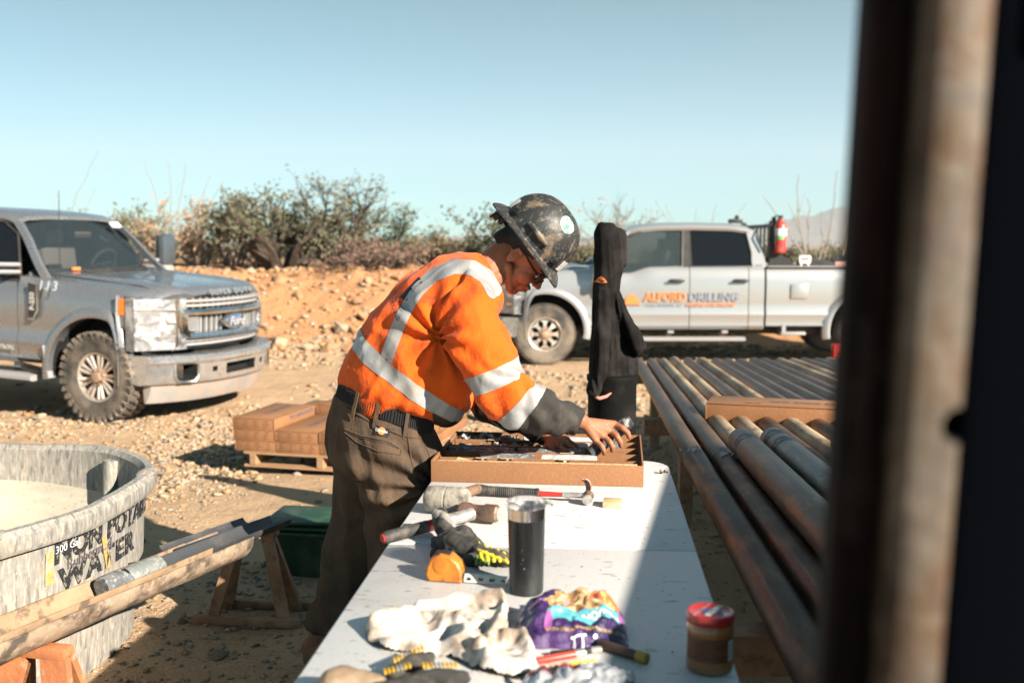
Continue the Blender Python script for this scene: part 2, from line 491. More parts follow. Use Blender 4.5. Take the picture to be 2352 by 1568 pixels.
for k in range(16):
    V, Fc = rock_mesh(100 + k, .72, 16); m = bpy.data.meshes.new('rock'); m.from_pydata(V.tolist(), [], Fc.tolist())
    m.materials.append([m_r3, m_r1, m_r3, m_r4][k % 4] if k < 12 else [m_r4, m_r2, m_r1, m_r4][k % 4]); rock_meshes.append(m)
rr = random.Random(11); cnt = 0
while cnt < 150:
    x = rr.uniform(-8, 1.0); y = rr.uniform(15.2, 19.2)
    if abs(x) > .56 * y: continue
    if rr.random() > (.35 + .65 * (y < 17.4)): continue
    s = .075 + .16 * rr.random() ** 2.0
    o = link('rock', rock_meshes[rr.randrange(12)]); o.location = (x, y, tz(x, y) + s * .2); o.rotation_euler = (rr.uniform(-.5, .5), rr.uniform(-.5, .5), rr.uniform(0, 6.28)); o.scale = (s, s * rr.uniform(.7, 1.1), s * rr.uniform(.6, 1))
    tag(o, 'angular orange-tan rock on the rubble bank behind the trucks', 'rock', 'rocks tumbled on the orange dirt bank'); cnt += 1
cnt = 0
while cnt < 90:
    x = rr.uniform(-3.4, .9); y = rr.uniform(3.2, 10)
    if abs(x) > .55 * y or (-1.9 < x < .1 and 6.2 < y < 8.2) or (-3.2 < x < -1.3 and y < 4.4): continue
    s = (.018 + .03 * rr.random() ** 2) * (1 if y < 6 else 1.7)
    o = link('rock', rock_meshes[12 + rr.randrange(4)]); o.location = (x, y, tz(x, y) + s * .15); o.rotation_euler = (rr.uniform(-.4, .4), rr.uniform(-.4, .4), rr.uniform(0, 6.28)); o.scale = (s, s * rr.uniform(.7, 1.1), s * rr.uniform(.5, .9))
    tag(o, 'pale fist-sized rock lying on the gravel yard', 'rock', 'pale rocks scattered over the gravel yard'); cnt += 1

# ---------------------------------------------------------------- far hills
def ridge(name, prof, dist, depth, m, seed):
    """prof: (px, pixels above the horizon)"""
    mb = MB(); pr = np.array(prof, float); n = 160; rows = 14; rings = []
    px = np.linspace(pr[0, 0], pr[-1, 0], n); h = np.interp(px, pr[:, 0], pr[:, 1])
    for r_ in range(rows):
        u = r_ / (rows - 1); ring = []
        for i in range(n):
            y = dist + depth * u; x = (px[i] - 1176) / 2286.7 * dist * (1 + .25 * u)
            hh = (h[i] / 2286.7 * dist + 6) * (math.sin(min(u * 2, 1) * PI / 2) if u < .5 else math.cos((u - .5) * PI) ** .7 if u < 1 else 0)
            hh *= 1 + .5 * float(fbm(np.array(px[i] * .03 + seed), np.array(u * 5.), 5)) * (1 if h[i] > 2 else 0)
            ring.append((x, y, -12 + hh + 12 * min(u * 3, 1)))
        rings.append(ring)
    mb.loft(rings, closed=False, caps=False)
    return tag(mb.build(name, m, smooth=60), kind='structure')
m_hill = mat('hill_scrub', (.20, .155, .115), .95, layers=[(.012, .4, .6, (.27, .20, .14), .7, 8), (.03, .5, .65, (.10, .09, .06), .6, 8)], spec=.1)
ridge('hills', [(1250, 0), (1400, 10), (1500, 26), (1580, 42), (1680, 46), (1760, 38), (1830, 60), (1900, 70), (1960, 86), (2080, 104), (2250, 70), (2500, 90), (2800, 60)], 4200, 1600, m_hill, 1)
ridge('hills', [(600, 0), (760, 7), (880, 5), (960, 11), (1030, 9), (1100, 14), (1180, 6), (1290, 0)], 5200, 1500, m_hill, 4)
ridge('hills', [(-600, 10), (-200, 16), (0, 9), (200, 6), (420, 3), (640, 0)], 5000, 1500, m_hill, 9)

# ---------------------------------------------------------------- desert plants
def leafmat(name, c, c2, tr=.25):
    m = mat(name, c, .75, layers=[(1.6, .38, .62, c2, .9, 4)], spec=.2, coords='Object')
    return m
m_lf_olive = leafmat('olive_leaves', (.11, .112, .062), (.18, .165, .105))
m_lf_dark = leafmat('dark_olive_leaves', (.075, .076, .045), (.15, .138, .088))
m_lf_grey = leafmat('grey_green_leaves', (.10, .125, .08), (.16, .165, .11))
m_lf_dry = leafmat('dry_orange_leaves', (.36, .21, .12), (.28, .21, .14))
m_lf_tan = leafmat('dry_tan_leaves', (.24, .18, .11), (.16, .125, .08))
m_lf_brown = leafmat('brown_brush_twigs', (.14, .09, .07), (.20, .13, .10))
m_bark = mat('desert_bark', (.055, .040, .030), .9, layers=[(8, .4, .6, (.11, .08, .06), .7)])
m_bark_grey = mat('pale_bark', (.33, .27, .22), .9, layers=[(8, .4, .6, (.20, .16, .13), .7)])
def grow_shrub(seed, h, w, stems=7, leaves=2600, leaf=.035, levels=4, upright=.55, clumpy=.12, bare=0.0, thick=.03):
    r = random.Random(seed); br = MB(); ends = []
    def grow(p, d, L, rad, lv):
        n = 3; pts = [p]; q = p.copy(); dd = d.copy()
        for i in range(n):
            dd = (dd + Vector((r.gauss(0, .17), r.gauss(0, .17), r.gauss(0.03, .12)))).normalized()
            q = q + dd * L / n; pts.append(q.copy())
            if lv <= 2: ends.append((q.copy(), lv))
        br.tube(pts, [rad * (1 - .5 * i / n) for i in range(n + 1)], 4 if lv > 1 else 3, caps=False)
        if lv <= 0: return
        for k in range(r.choice((2, 3, 3))):
            i = r.randrange(1, n + 1)
            nd = (dd + Vector((r.gauss(0, .6), r.gauss(0, .6), r.gauss(.12, .35)))).normalized()
            grow(pts[i], nd, L * r.uniform(.55, .85), rad * .55, lv - 1)
    for s in range(stems):
        a = 2 * PI * (s + r.random()) / stems; tilt = r.uniform(.15, 1) * (1 - upright) * 1.7
        d = Vector((math.cos(a) * math.sin(tilt), math.sin(a) * math.sin(tilt), math.cos(tilt)))
        grow(Vector((math.cos(a) * .08, math.sin(a) * .08, -.05)), d, .45, thick, levels - 1)
    E_ = np.array([e[0][:] for e in ends]); mxx = np.percentile(np.abs(E_[:, 0]), 98) + 1e-6; mz = np.percentile(E_[:, 2], 99)
    sx, sz = w / 2 / mxx, h / mz
    br.v = [(v[0] * sx, v[1] * sx, v[2] * sz) for v in br.v]
    lf = MB(); m = len(ends)
    for i in range(leaves):
        e = E_[r.randrange(m)]
        c = Vector((e[0] * sx, e[1] * sx, e[2] * sz)) + Vector((r.gauss(0, clumpy), r.gauss(0, clumpy), r.gauss(0, clumpy * .8)))
        if c.z < .02: continue
        s = leaf * r.uniform(.5, 1.5)
        u = Vector((r.gauss(0, 1), r.gauss(0, 1), r.gauss(0, 1))).normalized(); v = u.orthogonal().normalized() * s * .6; u = u * s
        lf.add([c - u, c + v, c + u, c - v], [(0, 1, 2, 3)])
    return br, lf
_sh = {}
def shrub(key, args, name, label, cat, px, pyb, dist, m1, m2, rz=0, sc=1.0, group=None, zoff=0.0):
    if key not in _sh:
        br, lf = grow_shrub(**args); _sh[key] = (br.mesh('branch', m1, 0), lf.mesh('foliage', m2, 0) if lf.v else None)
    a, b_ = _sh[key]
    x = (px - 1176) / 2286.7 * dist
    t = thing(name, label, cat, (x, dist, tz(x, dist) + zoff), rz, group); t.scale = (sc, sc, sc)
    A = a.copy() if a.users else a
    link('branch', a, t)
    if b_: 
        o = link('foliage', b_, t)
        if m2 and o.material_slots and o.material_slots[0].material != m2:
            o.material_slots[0].link = 'OBJECT'; o.material_slots[0].material = m2
    return t
shrub('big', dict(seed=3, h=1.55, w=2.9, stems=9, leaves=4200, leaf=.04, levels=5, upright=.35, clumpy=.10, thick=.05), 'mesquite_bush', 'large dark olive bush with black trunk on top of the orange bank', 'bush', 655, 640, 20.3, m_bark, m_lf_dark)
shrub('tall', dict(seed=8, h=1.85, w=2.3, stems=6, leaves=1900, leaf=.04, levels=5, upright=.6, clumpy=.08, thick=.04), 'mesquite_tree', 'taller airy bush rising just right of the large dark bush', 'tree', 775, 640, 20.9, m_bark, m_lf_olive, 1)
shrub('tall2', dict(seed=18, h=1.25, w=1.9, stems=4, leaves=1500, leaf=.035, levels=4, upright=.5, clumpy=.07, thick=.03), 'mesquite_tree', 'thin grey green sapling at the right end of the tall bushes', 'tree', 880, 640, 21.5, m_bark, m_lf_grey, 1)
shrub('dry', dict(seed=5, h=1.4, w=2.0, stems=8, leaves=1300, leaf=.035, levels=4, upright=.6, clumpy=.08), 'dry_bush', 'orange leaved dry bush behind the left truck mirror', 'bush', 455, 600, 21, m_bark_grey, m_lf_dry)
shrub('dry2', dict(seed=25, h=1.5, w=1.6, stems=6, leaves=1000, leaf=.04, levels=4, upright=.6, clumpy=.08), 'bush', 'grey green bush between the orange dry bush and the dark bush', 'bush', 535, 600, 21.6, m_bark_grey, m_lf_grey)
shrub('bl', dict(seed=6, h=1.35, w=3.0, stems=8, leaves=1900, leaf=.04, levels=4, upright=.45, clumpy=.1), 'bush', 'dark twiggy bush above the hood of the left truck', 'bush', 235, 560, 24, m_bark, m_lf_olive)
shrub('bl', None, 'bush', 'half dry tan bush low between the left truck and the orange bush', 'bush', 345, 560, 25, m_bark, m_lf_tan, 2, .8)
shrub('rb', dict(seed=7, h=1.9, w=2.4, stems=6, leaves=300, leaf=.03, levels=5, upright=.6, clumpy=.06, thick=.03), 'bare_tree', 'bare grey leafless tree behind the black hoodie', 'tree', 1400, 560, 25, m_bark_grey, m_lf_tan)
shrub('tall2', None, 'bush', 'olive bush directly behind the worker hard hat', 'bush', 1165, 560, 20.8, m_bark, m_lf_olive, 2.2, 1.15)
shrub('brush', dict(seed=9, h=.55, w=1.9, stems=9, leaves=1500, leaf=.03, levels=4, upright=.3, clumpy=.07), 'dry_brush', 'reddish brown dead brush heap at the foot of the tall bushes', 'brush', 865, 640, 19.3, m_bark, m_lf_brown)
# the low scrub line, one bush at a time
sr = random.Random(21)
line = [(-40, 24), (60, 27), (140, 30), (300, 30), (420, 27), (505, 24), (585, 23.5), (700, 24.5), (830, 23), (905, 22.4), (960, 21.5), (1010, 23.2), (1050, 21.6), (1090, 23.5), (1120, 20.5), (1190, 24), (1240, 22.5), (1300, 25), (1340, 24), (1500, 26), (1580, 28), (1660, 26.5), (1745, 27), (1800, 25), (1850, 24), (1895, 26), (1950, 23.5), (2040, 25), (2120, 27), (2230, 25), (2330, 27)]
for k, (px, d_) in enumerate(line):
    key = 'low%d' % (k % 4)
    shrub(key, dict(seed=40 + k, h=.85, w=1.7, stems=8, leaves=1500, leaf=.036, levels=4, upright=.35, clumpy=.09), 'scrub_bush', 'low olive brown scrub bush in the line along the bank top', 'bush', px + sr.uniform(-10, 10), 0, d_, m_bark, [m_lf_olive, m_lf_dark, m_lf_tan, m_lf_olive, m_lf_grey][k % 5], sr.uniform(0, 6), sr.uniform(.65, 1.0), 'low scrub bushes along the bank')
for k in range(60):
    d_ = sr.uniform(32, 75); px = sr.uniform(-150, 2500)
    shrub('low%d' % (k % 4), None, 'scrub_bush', 'small faraway scrub bush on the plain behind the bank', 'bush', px, 0, d_, m_bark, [m_lf_olive, m_lf_tan, m_lf_dark][k % 3], sr.uniform(0, 6), sr.uniform(.8, 1.3), 'faraway scrub bushes on the plain')
# ocotillo canes and thin dead stalks
def canes(label, px, dist, specs, m, rad=.022, z0=0):
    mb = MB(); x0 = (px - 1176) / 2286.7 * dist; r = random.Random(int(px)); z = tz(x0, dist)
    for (dx, top, bend) in specs:
        p1 = D(px + dx, top, dist); a = Vector((x0, dist, z + z0)); pts = []
        for i in range(9):
            u = i / 8; p = a.lerp(p1, u); p.x += bend * math.sin(u * PI) + r.gauss(0, .018); p.y += r.gauss(0, .02); pts.append(p - Vector((x0, dist, z)))
        mb.tube(pts, [rad * (1 - .7 * i / 8) for i in range(9)], 5)
        if r.random() < .5:
            q = pts[5]; mb.tube([q, q + Vector((r.uniform(-.12, .12), 0, .2)), q + Vector((r.uniform(-.25, .25), 0, .45))], [rad * .5, rad * .35, rad * .15], 4)
    t = thing('ocotillo', label, 'cactus', (x0, dist, z)); mb.build('cane', m, t); return t
m_cane = mat('grey_cane', (.34, .30, .27), .9, layers=[(12, .4, .6, (.22, .18, .16), .7)])
canes('tall grey ocotillo canes beyond the truck bed and fire extinguisher', 1870, 19.5, [(-115, 450, .1), (-38, 400, -.12), (-58, 468, .06), (-10, 455, -.05), (16, 485, .07), (50, 392, .1)], m_cane)
canes('pale leaning ocotillo canes beside the grey post at the bed end', 1925, 19, [(60, 470, -.12), (48, 480, .02), (18, 540, .0), (75, 500, 0)], mat('pale_cane', (.55, .45, .36), .9))
canes('thin bent stalks showing above the silver truck roof', 1590, 24, [(-88, 462, .1), (-60, 470, -.05), (10, 480, 0), (52, 470, .1), (125, 468, -.05)], m_cane, .016)
canes('two long thin stalks slanting above the left truck windscreen', 130, 23, [(98, 345, -.12), (90, 428, .05), (5, 440, 0)], m_cane, .014)
canes('cluster of long thin stalks above the orange dry bush', 400, 22.5, [(-72, 365, .05), (-15, 372, .04), (28, 375, -.04), (84, 405, .02), (112, 418, 0)], m_cane, .016)
canes('single thin dead stalk between the bushes and the worker', 1045, 22, [(-45, 500, .02), (8, 520, 0)], m_cane, .010)
# ================================================================ TRUCKS
def dusty(name, col, metal, rough, dust=.35, coat=.6):
    return mat(name, col, rough, metal, layers=[(1.8, .42, .68, (.42, .30, .19), dust, 7), (40, .52, .72, (.40, .30, .20), dust * .7, 4)], coat=coat, rvar=.08)
m_paint_grey = dusty('metallic_grey_paint', (.25, .265, .29), .6, .28, .16)
m_paint_silver = mat('silver_paint', (.44, .445, .455), .30, .55, layers=[(.9, .50, .75, (.42, .36, .29), .25, 5)], coat=.6)
m_chrome = mat('dusty_chrome', (.72, .73, .74), .16, 1.0, layers=[(3.5, .48, .66, (.42, .30, .20), .5, 8), (30, .5, .66, (.36, .27, .19), .35, 5)], rvar=.12)
m_dkpl = mat('black_plastic', (.022, .022, .024), .5, layers=[(5, .45, .7, (.10, .08, .06), .5)])
m_dgrey = mat('grey_plastic', (.30, .30, .31), .5, layers=[(5, .45, .7, (.33, .26, .19), .5)])
m_airdam = mat('dusty_air_dam', (.30, .28, .27), .6, layers=[(6, .40, .62, (.46, .30, .19), .7), (2, .5, .7, (.20, .20, .21), .6)])
m_black = mat('deep_black', (.008, .008, .008), .9)
m_glass = mat('tinted_window_glass', (.05, .07, .075), .02, 0, alpha=.42, coat=0, spec=.5)
m_glass_dk = mat('dark_window_glass', (.008, .010, .013), .03, 0, alpha=.93, spec=.35)
m_wind = mat('windscreen_glass', (.04, .055, .065), .02, 0, alpha=.50, spec=.5)
m_tyre = mat('dusty_tyre_rubber', (.045, .043, .042), .85, layers=[(4, .35, .6, (.27, .215, .16), .75, 6), (30, .5, .7, (.10, .085, .07), .5)], bumps=[(60, .003)])
m_alloy = mat('muddy_alloy', (.66, .60, .54), .35, .55, layers=[(8, .42, .62, (.45, .30, .20), .6, 6)])
m_hubrust = mat('dusty_hub', (.42, .29, .21), .6, .3, layers=[(15, .4, .6, (.25, .16, .11), .6)])
m_lamp = mat('headlight_lens', (.25, .25, .26), .15, .6, layers=[(7, .50, .60, (.62, .62, .62), .8, 4, (1, .7, 1)), (17, .54, .64, (.05, .05, .05), .6, 5)], coat=1, bumps=[(18, .02)])
m_amber = mat('amber_lens', (.62, .13, .015), .2, coat=1)
m_int = mat('cab_interior', (.05, .048, .045), .8)
m_seat = mat('cab_seat', (.22, .20, .18), .8)
m_oval = mat('blue_badge', (.10, .14, .24), .2, .3, coat=1)
m_white = mat('white_print', (.78, .80, .80), .5)
m_orange_print = mat('orange_print', (.80, .22, .06), .5)
m_grey_print = mat('slate_print', (.23, .25, .31), .5)
m_bumper = mat('dulled_chrome', (.60, .60, .61), .24, .80, layers=[(3, .50, .66, (.42, .31, .21), .45, 8), (22, .54, .68, (.34, .25, .18), .5, 8)], rvar=.08)
m_mirror = mat('slate_mirror_shell', (.060, .072, .085), .35, coat=.4)
m_emboss = mat('embossed_letter', (.36, .38, .41), .4, .4)
m_silver_letter = mat('raised_letter', (.62, .62, .62), .3, .5)

def nose(x, y, z):
    """plan-view curvature of the truck nose"""
    k = min(max((x - .15) / .55, 0), 1)
    return (x - .36 * k * abs(y) ** 2.6 * (1 if abs(y) < 1.02 else 1), y, z)
def bar(mb, y0, y1, z0, z1, x0, x1, mi=0, n=14, prof=None):
    """a crosswise bar with enough slices to follow the nose"""
    rings = []
    for i in range(n + 1):
        y = y0 + (y1 - y0) * i / n
        p = prof if prof else [(x0, z0), (x1, z0), (x1, z1), (x0, z1)]
        rings.append([(a, y, b) for a, b in p])
    mb.loft(rings, mi)
def side_prof(zt, w, inner=None, sill=.49):
    """outer half profile from the shoulder to the sill"""
    return [(w * .86, zt), (w * .93, zt - .02), (w * .965, zt - .07), (w * .985, zt - .20), (w * .986, .95), (w * .980, .86), (w * .975, .80), (w * 1.004, .70), (w * .996, .67), (w * .975, .61), (w * .977, .57), (w * 1.0, .545), (w * .975, sill + .02), (w * .94, sill)]
def wheel(parent, loc, side, style, steer=0.0, r=.425, wd=.28, knob=True):
    t = bpy.data.objects.new('wheel', None); COL.objects.link(t); t.parent = parent; t.location = loc; t.rotation_euler = (0, 0, steer)
    t.empty_display_size = .1
    h = wd / 2; R0 = .238
    mb = MB()
    prof = [(R0 - .012, -h * .8), (R0, -h * .92), (R0 + .05, -h * 1.03), (r * .80, -h * 1.05), (r * .93, -h), (r * .975, -h * .86), (r * .975, h * .86), (r * .93, h), (r * .80, h * 1.05), (R0 + .05, h * 1.03), (R0, h * .92), (R0 - .012, h * .8), (R0 - .012, -h * .8)]
    mb.lathe(prof, 56, 0, axis='Y')
    n = 34 if knob else 60
    for k in range(n):
        for j, (yy, w_, l_) in enumerate([(-h * .90, .052, .050), (-h * .42, .060, .034), (h * .05, .05, .036), (h * .48, .060, .034), (h * .90, .052, .050)]):
            a = 2 * PI * (k + (.5 if j % 2 else 0)) / n
            M = Matrix.Rotation(-a, 4, 'Y') @ Matrix.Translation((r * .985, yy, 0)) @ Matrix.Rotation(.35 * (-1) ** j, 4, 'X')
            mb.box((0, 0, 0), (.028 if knob else .012, w_, l_ if knob else .02), 0, M)
        if knob:
            a = 2 * PI * k / n
            for sgn in (-1, 1):
                M = Matrix.Rotation(-a, 4, 'Y') @ Matrix.Translation((r * .915, sgn * h * 1.01, 0))
                mb.box((0, 0, 0), (.05, .014, .034 if k % 2 else .05), 0, M)
    mb.build('tyre', m_tyre, t, 30)
    rb = MB(); o = side
    rb.lathe([(R0 + .004, o * h * .86), (R0 - .006, o * h * .90), (R0 - .022, o * h * .84), (R0 - .030, o * h * .45), (R0 - .032, -o * h * .8)], 48, 0, axis='Y')
    rb.lathe([(R0 - .031, o * h * .1), (.001, o * h * .1)], 40, 2, axis='Y')
    y1, y2 = o * h * .66, o * h * .52
    if style == 'spoke':
        for k in range(9):
            for dd in (-.17, .17):
                a = 2 * PI * k / 9 + dd * .75; a2 = 2 * PI * k / 9 + dd * .9
                p1 = (.085 * math.cos(a2), y1, .085 * math.sin(a2)); p2 = ((R0 - .028) * math.cos(a), o * h * .74, (R0 - .028) * math.sin(a))
                rb.tube([p1, p2], [.013, .020], 6, 0)
    else:
        for k in range(8):
            a = 2 * PI * k / 8
            ring = []
            for (rr_, da) in ((.075, .36), (.115, .20), (.150, .14), (.172, .20), (R0 - .027, .39)):
                ring.append((rr_, da))
            vs, fs = [], []
            for (rr_, da) in ring:
                for s_ in (-1, 1):
                    for yy in (y1 + o * (.0 if rr_ > .16 else .012), y2): vs.append((rr_ * math.cos(a + s_ * da), yy, rr_ * math.sin(a + s_ * da)))
            for i in range(4):
                q = i * 4; fs += [(q, q + 2, q + 6, q + 4), (q + 1, q + 5, q + 7, q + 3), (q, q + 4, q + 5, q + 1), (q + 2, q + 3, q + 7, q + 6)]
            rb.add(vs, fs)
    rb.lathe([(.088, y2), (.092, y1), (.080, y1 + o * .012), (.052, y1 + o * .016), (.050, y1 + o * .05), (.030, y1 + o * .058), (.001, y1 + o * .058)], 28, 1, axis='Y')
    for k in range(8):
        a = 2 * PI * (k + .5) / 8; rb.box((.07 * math.cos(a), y1 + o * .018, .07 * math.sin(a)), (.02, .03, .02), 1)
    rb.build('rim', [m_alloy, m_hubrust, m_black], t, 35)
    return t

def boolean_cut(o, cutters):
    """subtract meshes, apply at once"""
    for c in cutters:
        md = o.modifiers.new('b', 'BOOLEAN'); md.operation = 'DIFFERENCE'; md.object = c; md.solver = 'EXACT'
        try: md.material_mode = 'TRANSFER'
        except Exception: pass
    dg = bpy.context.evaluated_depsgraph_get(); dg.update()
    me = bpy.data.meshes.new_from_object(o.evaluated_get(dg))
    o.modifiers.clear(); old = o.data; o.data = me; me.name = o.name
    for c in cutters: bpy.data.objects.remove(c)
    try: me.set_sharp_from_angle(angle=R(30))
    except Exception: pass

def make_truck(label, M, paint, wheel_style, knob, steer, name='pickup_truck', vis=1, detail_front=True):
    root = thing(name, label, 'truck', M=M)
    W = 1.005; RA = -4.47
    side = vis                      # side of the truck that is seen (+1 = its left)
    # ---- front clip (hood and wings)
    st = [(-.92, 1.355, 1), (-.6, 1.345, 1), (-.2, 1.325, 1), (.2, 1.305, 1), (.5, 1.285, 1), (.66, 1.265, .995), (.735, 1.235, .985), (.765, 1.20, .975)]
    rings = []
    for x, zt, w in st:
        half = [(0, zt + .02), (W * w * .30, zt + .018), (W * w * .52, zt + .012), (W * w * .60, zt + .03), (W * w * .70, zt + .022), (W * w * .80, zt - .008)] + side_prof(zt - .012, W * w, sill=.52)[1:]
        half += [(W * w * .75, .50)]
        full = [(-y, z) for y, z in half[::-1]] + half[1:]
        rings.append([(x, y, z) for y, z in full])
    fine = []
    for i in range(len(rings) - 1):
        for k in range(2): fine.append([tuple(a[j] * (1 - k / 2) + b[j] * k / 2 for j in range(3)) for a, b in zip(rings[i], rings[i + 1])])
    fine.append(rings[-1])
    mb = MB(); mb.loft(fine)
    o = mb.build('body', [paint, m_dkpl], root, 25, warp=nose)
    def arch_cut(x):
        cs = []
        for s_ in (1, -1):
            c = MB(); c.lathe([(.0001, .66 * s_), (.545, .66 * s_), (.545, 1.2 * s_), (.0001, 1.2 * s_)], 40, 0, axis='Y', M=Matrix.Translation((x, 0, .47)) @ Matrix.Diagonal((1, 1, .96, 1)))
            cs.append(c.build('cut', m_black))
        return cs
    bpy.context.view_layer.update()
    root_inv = M
    cs = arch_cut(0)
    for c in cs: c.matrix_world = M
    bpy.context.view_layer.update()
    boolean_cut(o, cs)
    # hood shut line and cowl
    g = MB()
    for s_ in (1, -1):
        g.tube([(-.90, s_ * .80, 1.352), (-.2, s_ * .80, 1.325), (.45, s_ * .79, 1.29), (.70, s_ * .775, 1.245)], .006, 5)
    g.tube([(-.905, -.86, 1.345), (-.62, -.5, 1.372), (-.58, 0, 1.378), (-.62, .5, 1.372), (-.905, .86, 1.345)], .02, 6)
    g.build('panel_gap', m_dkpl, root, warp=nose)
    # ---- arch flares
    for x0 in (0, RA):
        for s_ in (1, -1):
            f = MB(); pr = []
            n = 26
            for k in range(n + 1):
                a = PI * (-.06 + 1.12 * k / n)
                ring = []
                for (rr_, yy) in ((.535, .90), (.538, W + .022), (.565, W + .030), (.605, W + .020), (.640, W - .012), (.640, .93)):
                    ring.append((x0 + rr_ * math.cos(a), s_ * yy, .47 + rr_ * math.sin(a) * .96))
                pr.append(ring)
            f.loft(pr); f.build('wheel_arch', paint, root, 40, warp=nose if x0 == 0 else None)
            l = MB(); l.lathe([(.53, s_ * .55), (.53, s_ * .97)], 30, 0, axis='Y', a0=-.15, a1=PI + .15, M=Matrix.Translation((x0, 0, .47)))
            l.build('arch_liner', m_black, root)
    # ---- doors, both sides, each with handle, glass
    def shell(x0, x1, s_, name, bz=lambda x: 1.365, n=8, sill=.49, mt=None):
        rg = []
        for i in range(n + 1):
            x = x0 + (x1 - x0) * i / n; p = side_prof(bz(x), W, sill=sill)
            q = p + [(y - .07, z) for y, z in p[::-1]]
            rg.append([(x, s_ * y, z) for y, z in q])
        b_ = MB(); b_.loft(rg); return b_.build(name, mt or paint, root, 28)
    kink = lambda x: 1.285 if x > -1.18 else (1.365 if x < -1.42 else 1.285 + .08 * (-1.18 - x) / .24)
    for s_ in (1, -1):
        fd = shell(-.93, -1.985, s_, 'door', kink, 12)
        rd = shell(-1.995, -2.80, s_, 'door')
        shell(-2.81, -3.02, s_, 'cab_corner')
        for d_, hx in ((fd, -1.80), (rd, -2.68)):
            h = MB(); yy = s_ * (W + .012)
            h.box((hx, yy + s_ * .022, 1.165), (.21, .022, .034), 0, bev=.01); h.box((hx, yy - s_ * .004, 1.165), (.17, .02, .05), 0, bev=.01); h.box((hx - .10 , yy + s_ * .008, 1.165), (.03, .03, .034), 0, bev=.01)
            h.build('door_handle', m_dkpl, d_)
    # ---- cabin: roof, pillars, glass
    def pt(u, z):   # half width of the greenhouse at height z
        return .905 - (z - 1.36) * .36
    rf = MB(); rg = []
    for x, zc, wf in [(-1.16, 1.895, .97), (-1.28, 1.935, .985), (-1.6, 1.962, 1), (-2.1, 1.968, 1), (-2.6, 1.955, 1), (-2.82, 1.925, .985), (-2.92, 1.875, .97)]:
        w = .735 * wf; up = [(-w - .02, zc - .075), (-w, zc - .035), (-w * .86, zc - .008), (-w * .5, zc + .008), (0, zc + .012), (w * .5, zc + .008), (w * .86, zc - .008), (w, zc - .035), (w + .02, zc - .075)]
        rg.append([(x, y, z) for y, z in up] + [(x, y * .97, z - .035) for y, z in up[::-1]])
    rf.loft(rg); rf.build('roof', paint, root, 50)
    for s_ in (1, -1):
        def pillar(pts, wd, name='pillar', m=paint, th=.05):
            b_ = MB(); rg = []
            for (x, z), w_ in zip(pts, wd):
                y = pt(0, z); rg.append([(x - w_ / 2, s_ * y, z), (x + w_ / 2, s_ * (y - .004), z), (x + w_ / 2, s_ * (y - th), z), (x - w_ / 2, s_ * (y - th), z)])
            b_.loft(rg); b_.build(name, m, root, 40)
        pillar([(-.62, 1.28), (-.80, 1.45), (-1.0, 1.68), (-1.16, 1.83), (-1.32, 1.885)], [.10, .075, .075, .085, .09])
        pillar([(-1.24, 1.86), (-1.6, 1.895), (-2.2, 1.90), (-2.75, 1.875), (-2.90, 1.82)], [.1, .07, .07, .1, .12], 'roof_rail')
        b_ = MB(); b_.prism([(-1.30, 1.845), (-2.80, 1.855), (-2.80, 1.885), (-1.24, 1.875)], 0, 1, 'Y')
        pillar([(-1.955, 1.34), (-1.97, 1.87)], [.15, .10], 'pillar', m_dkpl)
        pillar([(-2.97, 1.34), (-2.935, 1.6), (-2.87, 1.86)], [.19, .17, .15])
        for (poly, mt_) in (([(-.94, 1.275), (-1.18, 1.275), (-1.42, 1.355), (-1.90, 1.355), (-1.92, 1.872), (-1.38, 1.866), (-1.12, 1.72)], m_glass if wheel_style != 'spoke' else m_glass_dk), ([(-2.02, 1.355), (-2.86, 1.355), (-2.86, 1.55), (-2.80, 1.865), (-2.02, 1.872)], m_glass_dk)):
            g_ = MB(); g_.loft([[(x, s_ * (pt(0, z) - .018 - .006 * k), z) for x, z in poly] for k in (0, 1)]); g_.build('window', mt_, root, 0)
            fr = MB(); fr.tube([(x, s_ * (pt(0, z) - .012), z) for x, z in poly] + [(poly[0][0], s_ * (pt(0, poly[0][1]) - .012), poly[0][1])], .014, 6); fr.build('window_seal', m_dkpl, root)
    # windscreen and rear glass
    ws = MB(); n = 10; rg = []
    for (xb, zb, w) in ((-.60, 1.345, .86), (-.86, 1.55, .80), (-1.22, 1.868, .69)):
        rg.append([(xb - .16 * abs(-1 + 2 * k / n) ** 2.2 + .06, w * (-1 + 2 * k / n), zb) for k in range(n + 1)])
    rg2 = []
    for a, b2 in zip(rg[:-1], rg[1:]):
        for k in range(3): rg2.append([tuple(p[j] + (q[j] - p[j]) * k / 3 for j in range(3)) for p, q in zip(a, b2)])
    rg2.append(rg[-1])
    ws.loft(rg2, closed=False, caps=False); w_ = ws.build('windscreen', m_wind, root, 80)
    st_ = MB(); st_.box((-1.02, -.50 * side if side < 0 else .5, 1.83), (.02, .13, .07), 0, rot=Matrix.Rotation(R(-47), 4, 'Y')); st_.build('sticker', m_white, w_)
    rw = MB(); rw.loft([[(-3.0, -.72, 1.37), (-3.0, .72, 1.37), (-2.90, .62, 1.86), (-2.90, -.62, 1.86)], [(-3.01, -.72, 1.37), (-3.01, .72, 1.37), (-2.91, .62, 1.86), (-2.91, -.62, 1.86)]]); rw.build('rear_window', m_glass_dk, root, 0)
    wp = MB()
    for y0 in (-.55, .15): wp.tube([(-.55, y0, 1.365), (-.66, y0 + .30, 1.43), (-.70, y0 + .60, 1.45)], .012, 5)
    wp.build('wiper', m_dkpl, root)
    # interior
    it_ = MB(); it_.box((-1.95, 0, 1.18), (2.1, 1.74, .10)); it_.box((-.86, 0, 1.30), (.34, 1.6, .16), bev=.05)
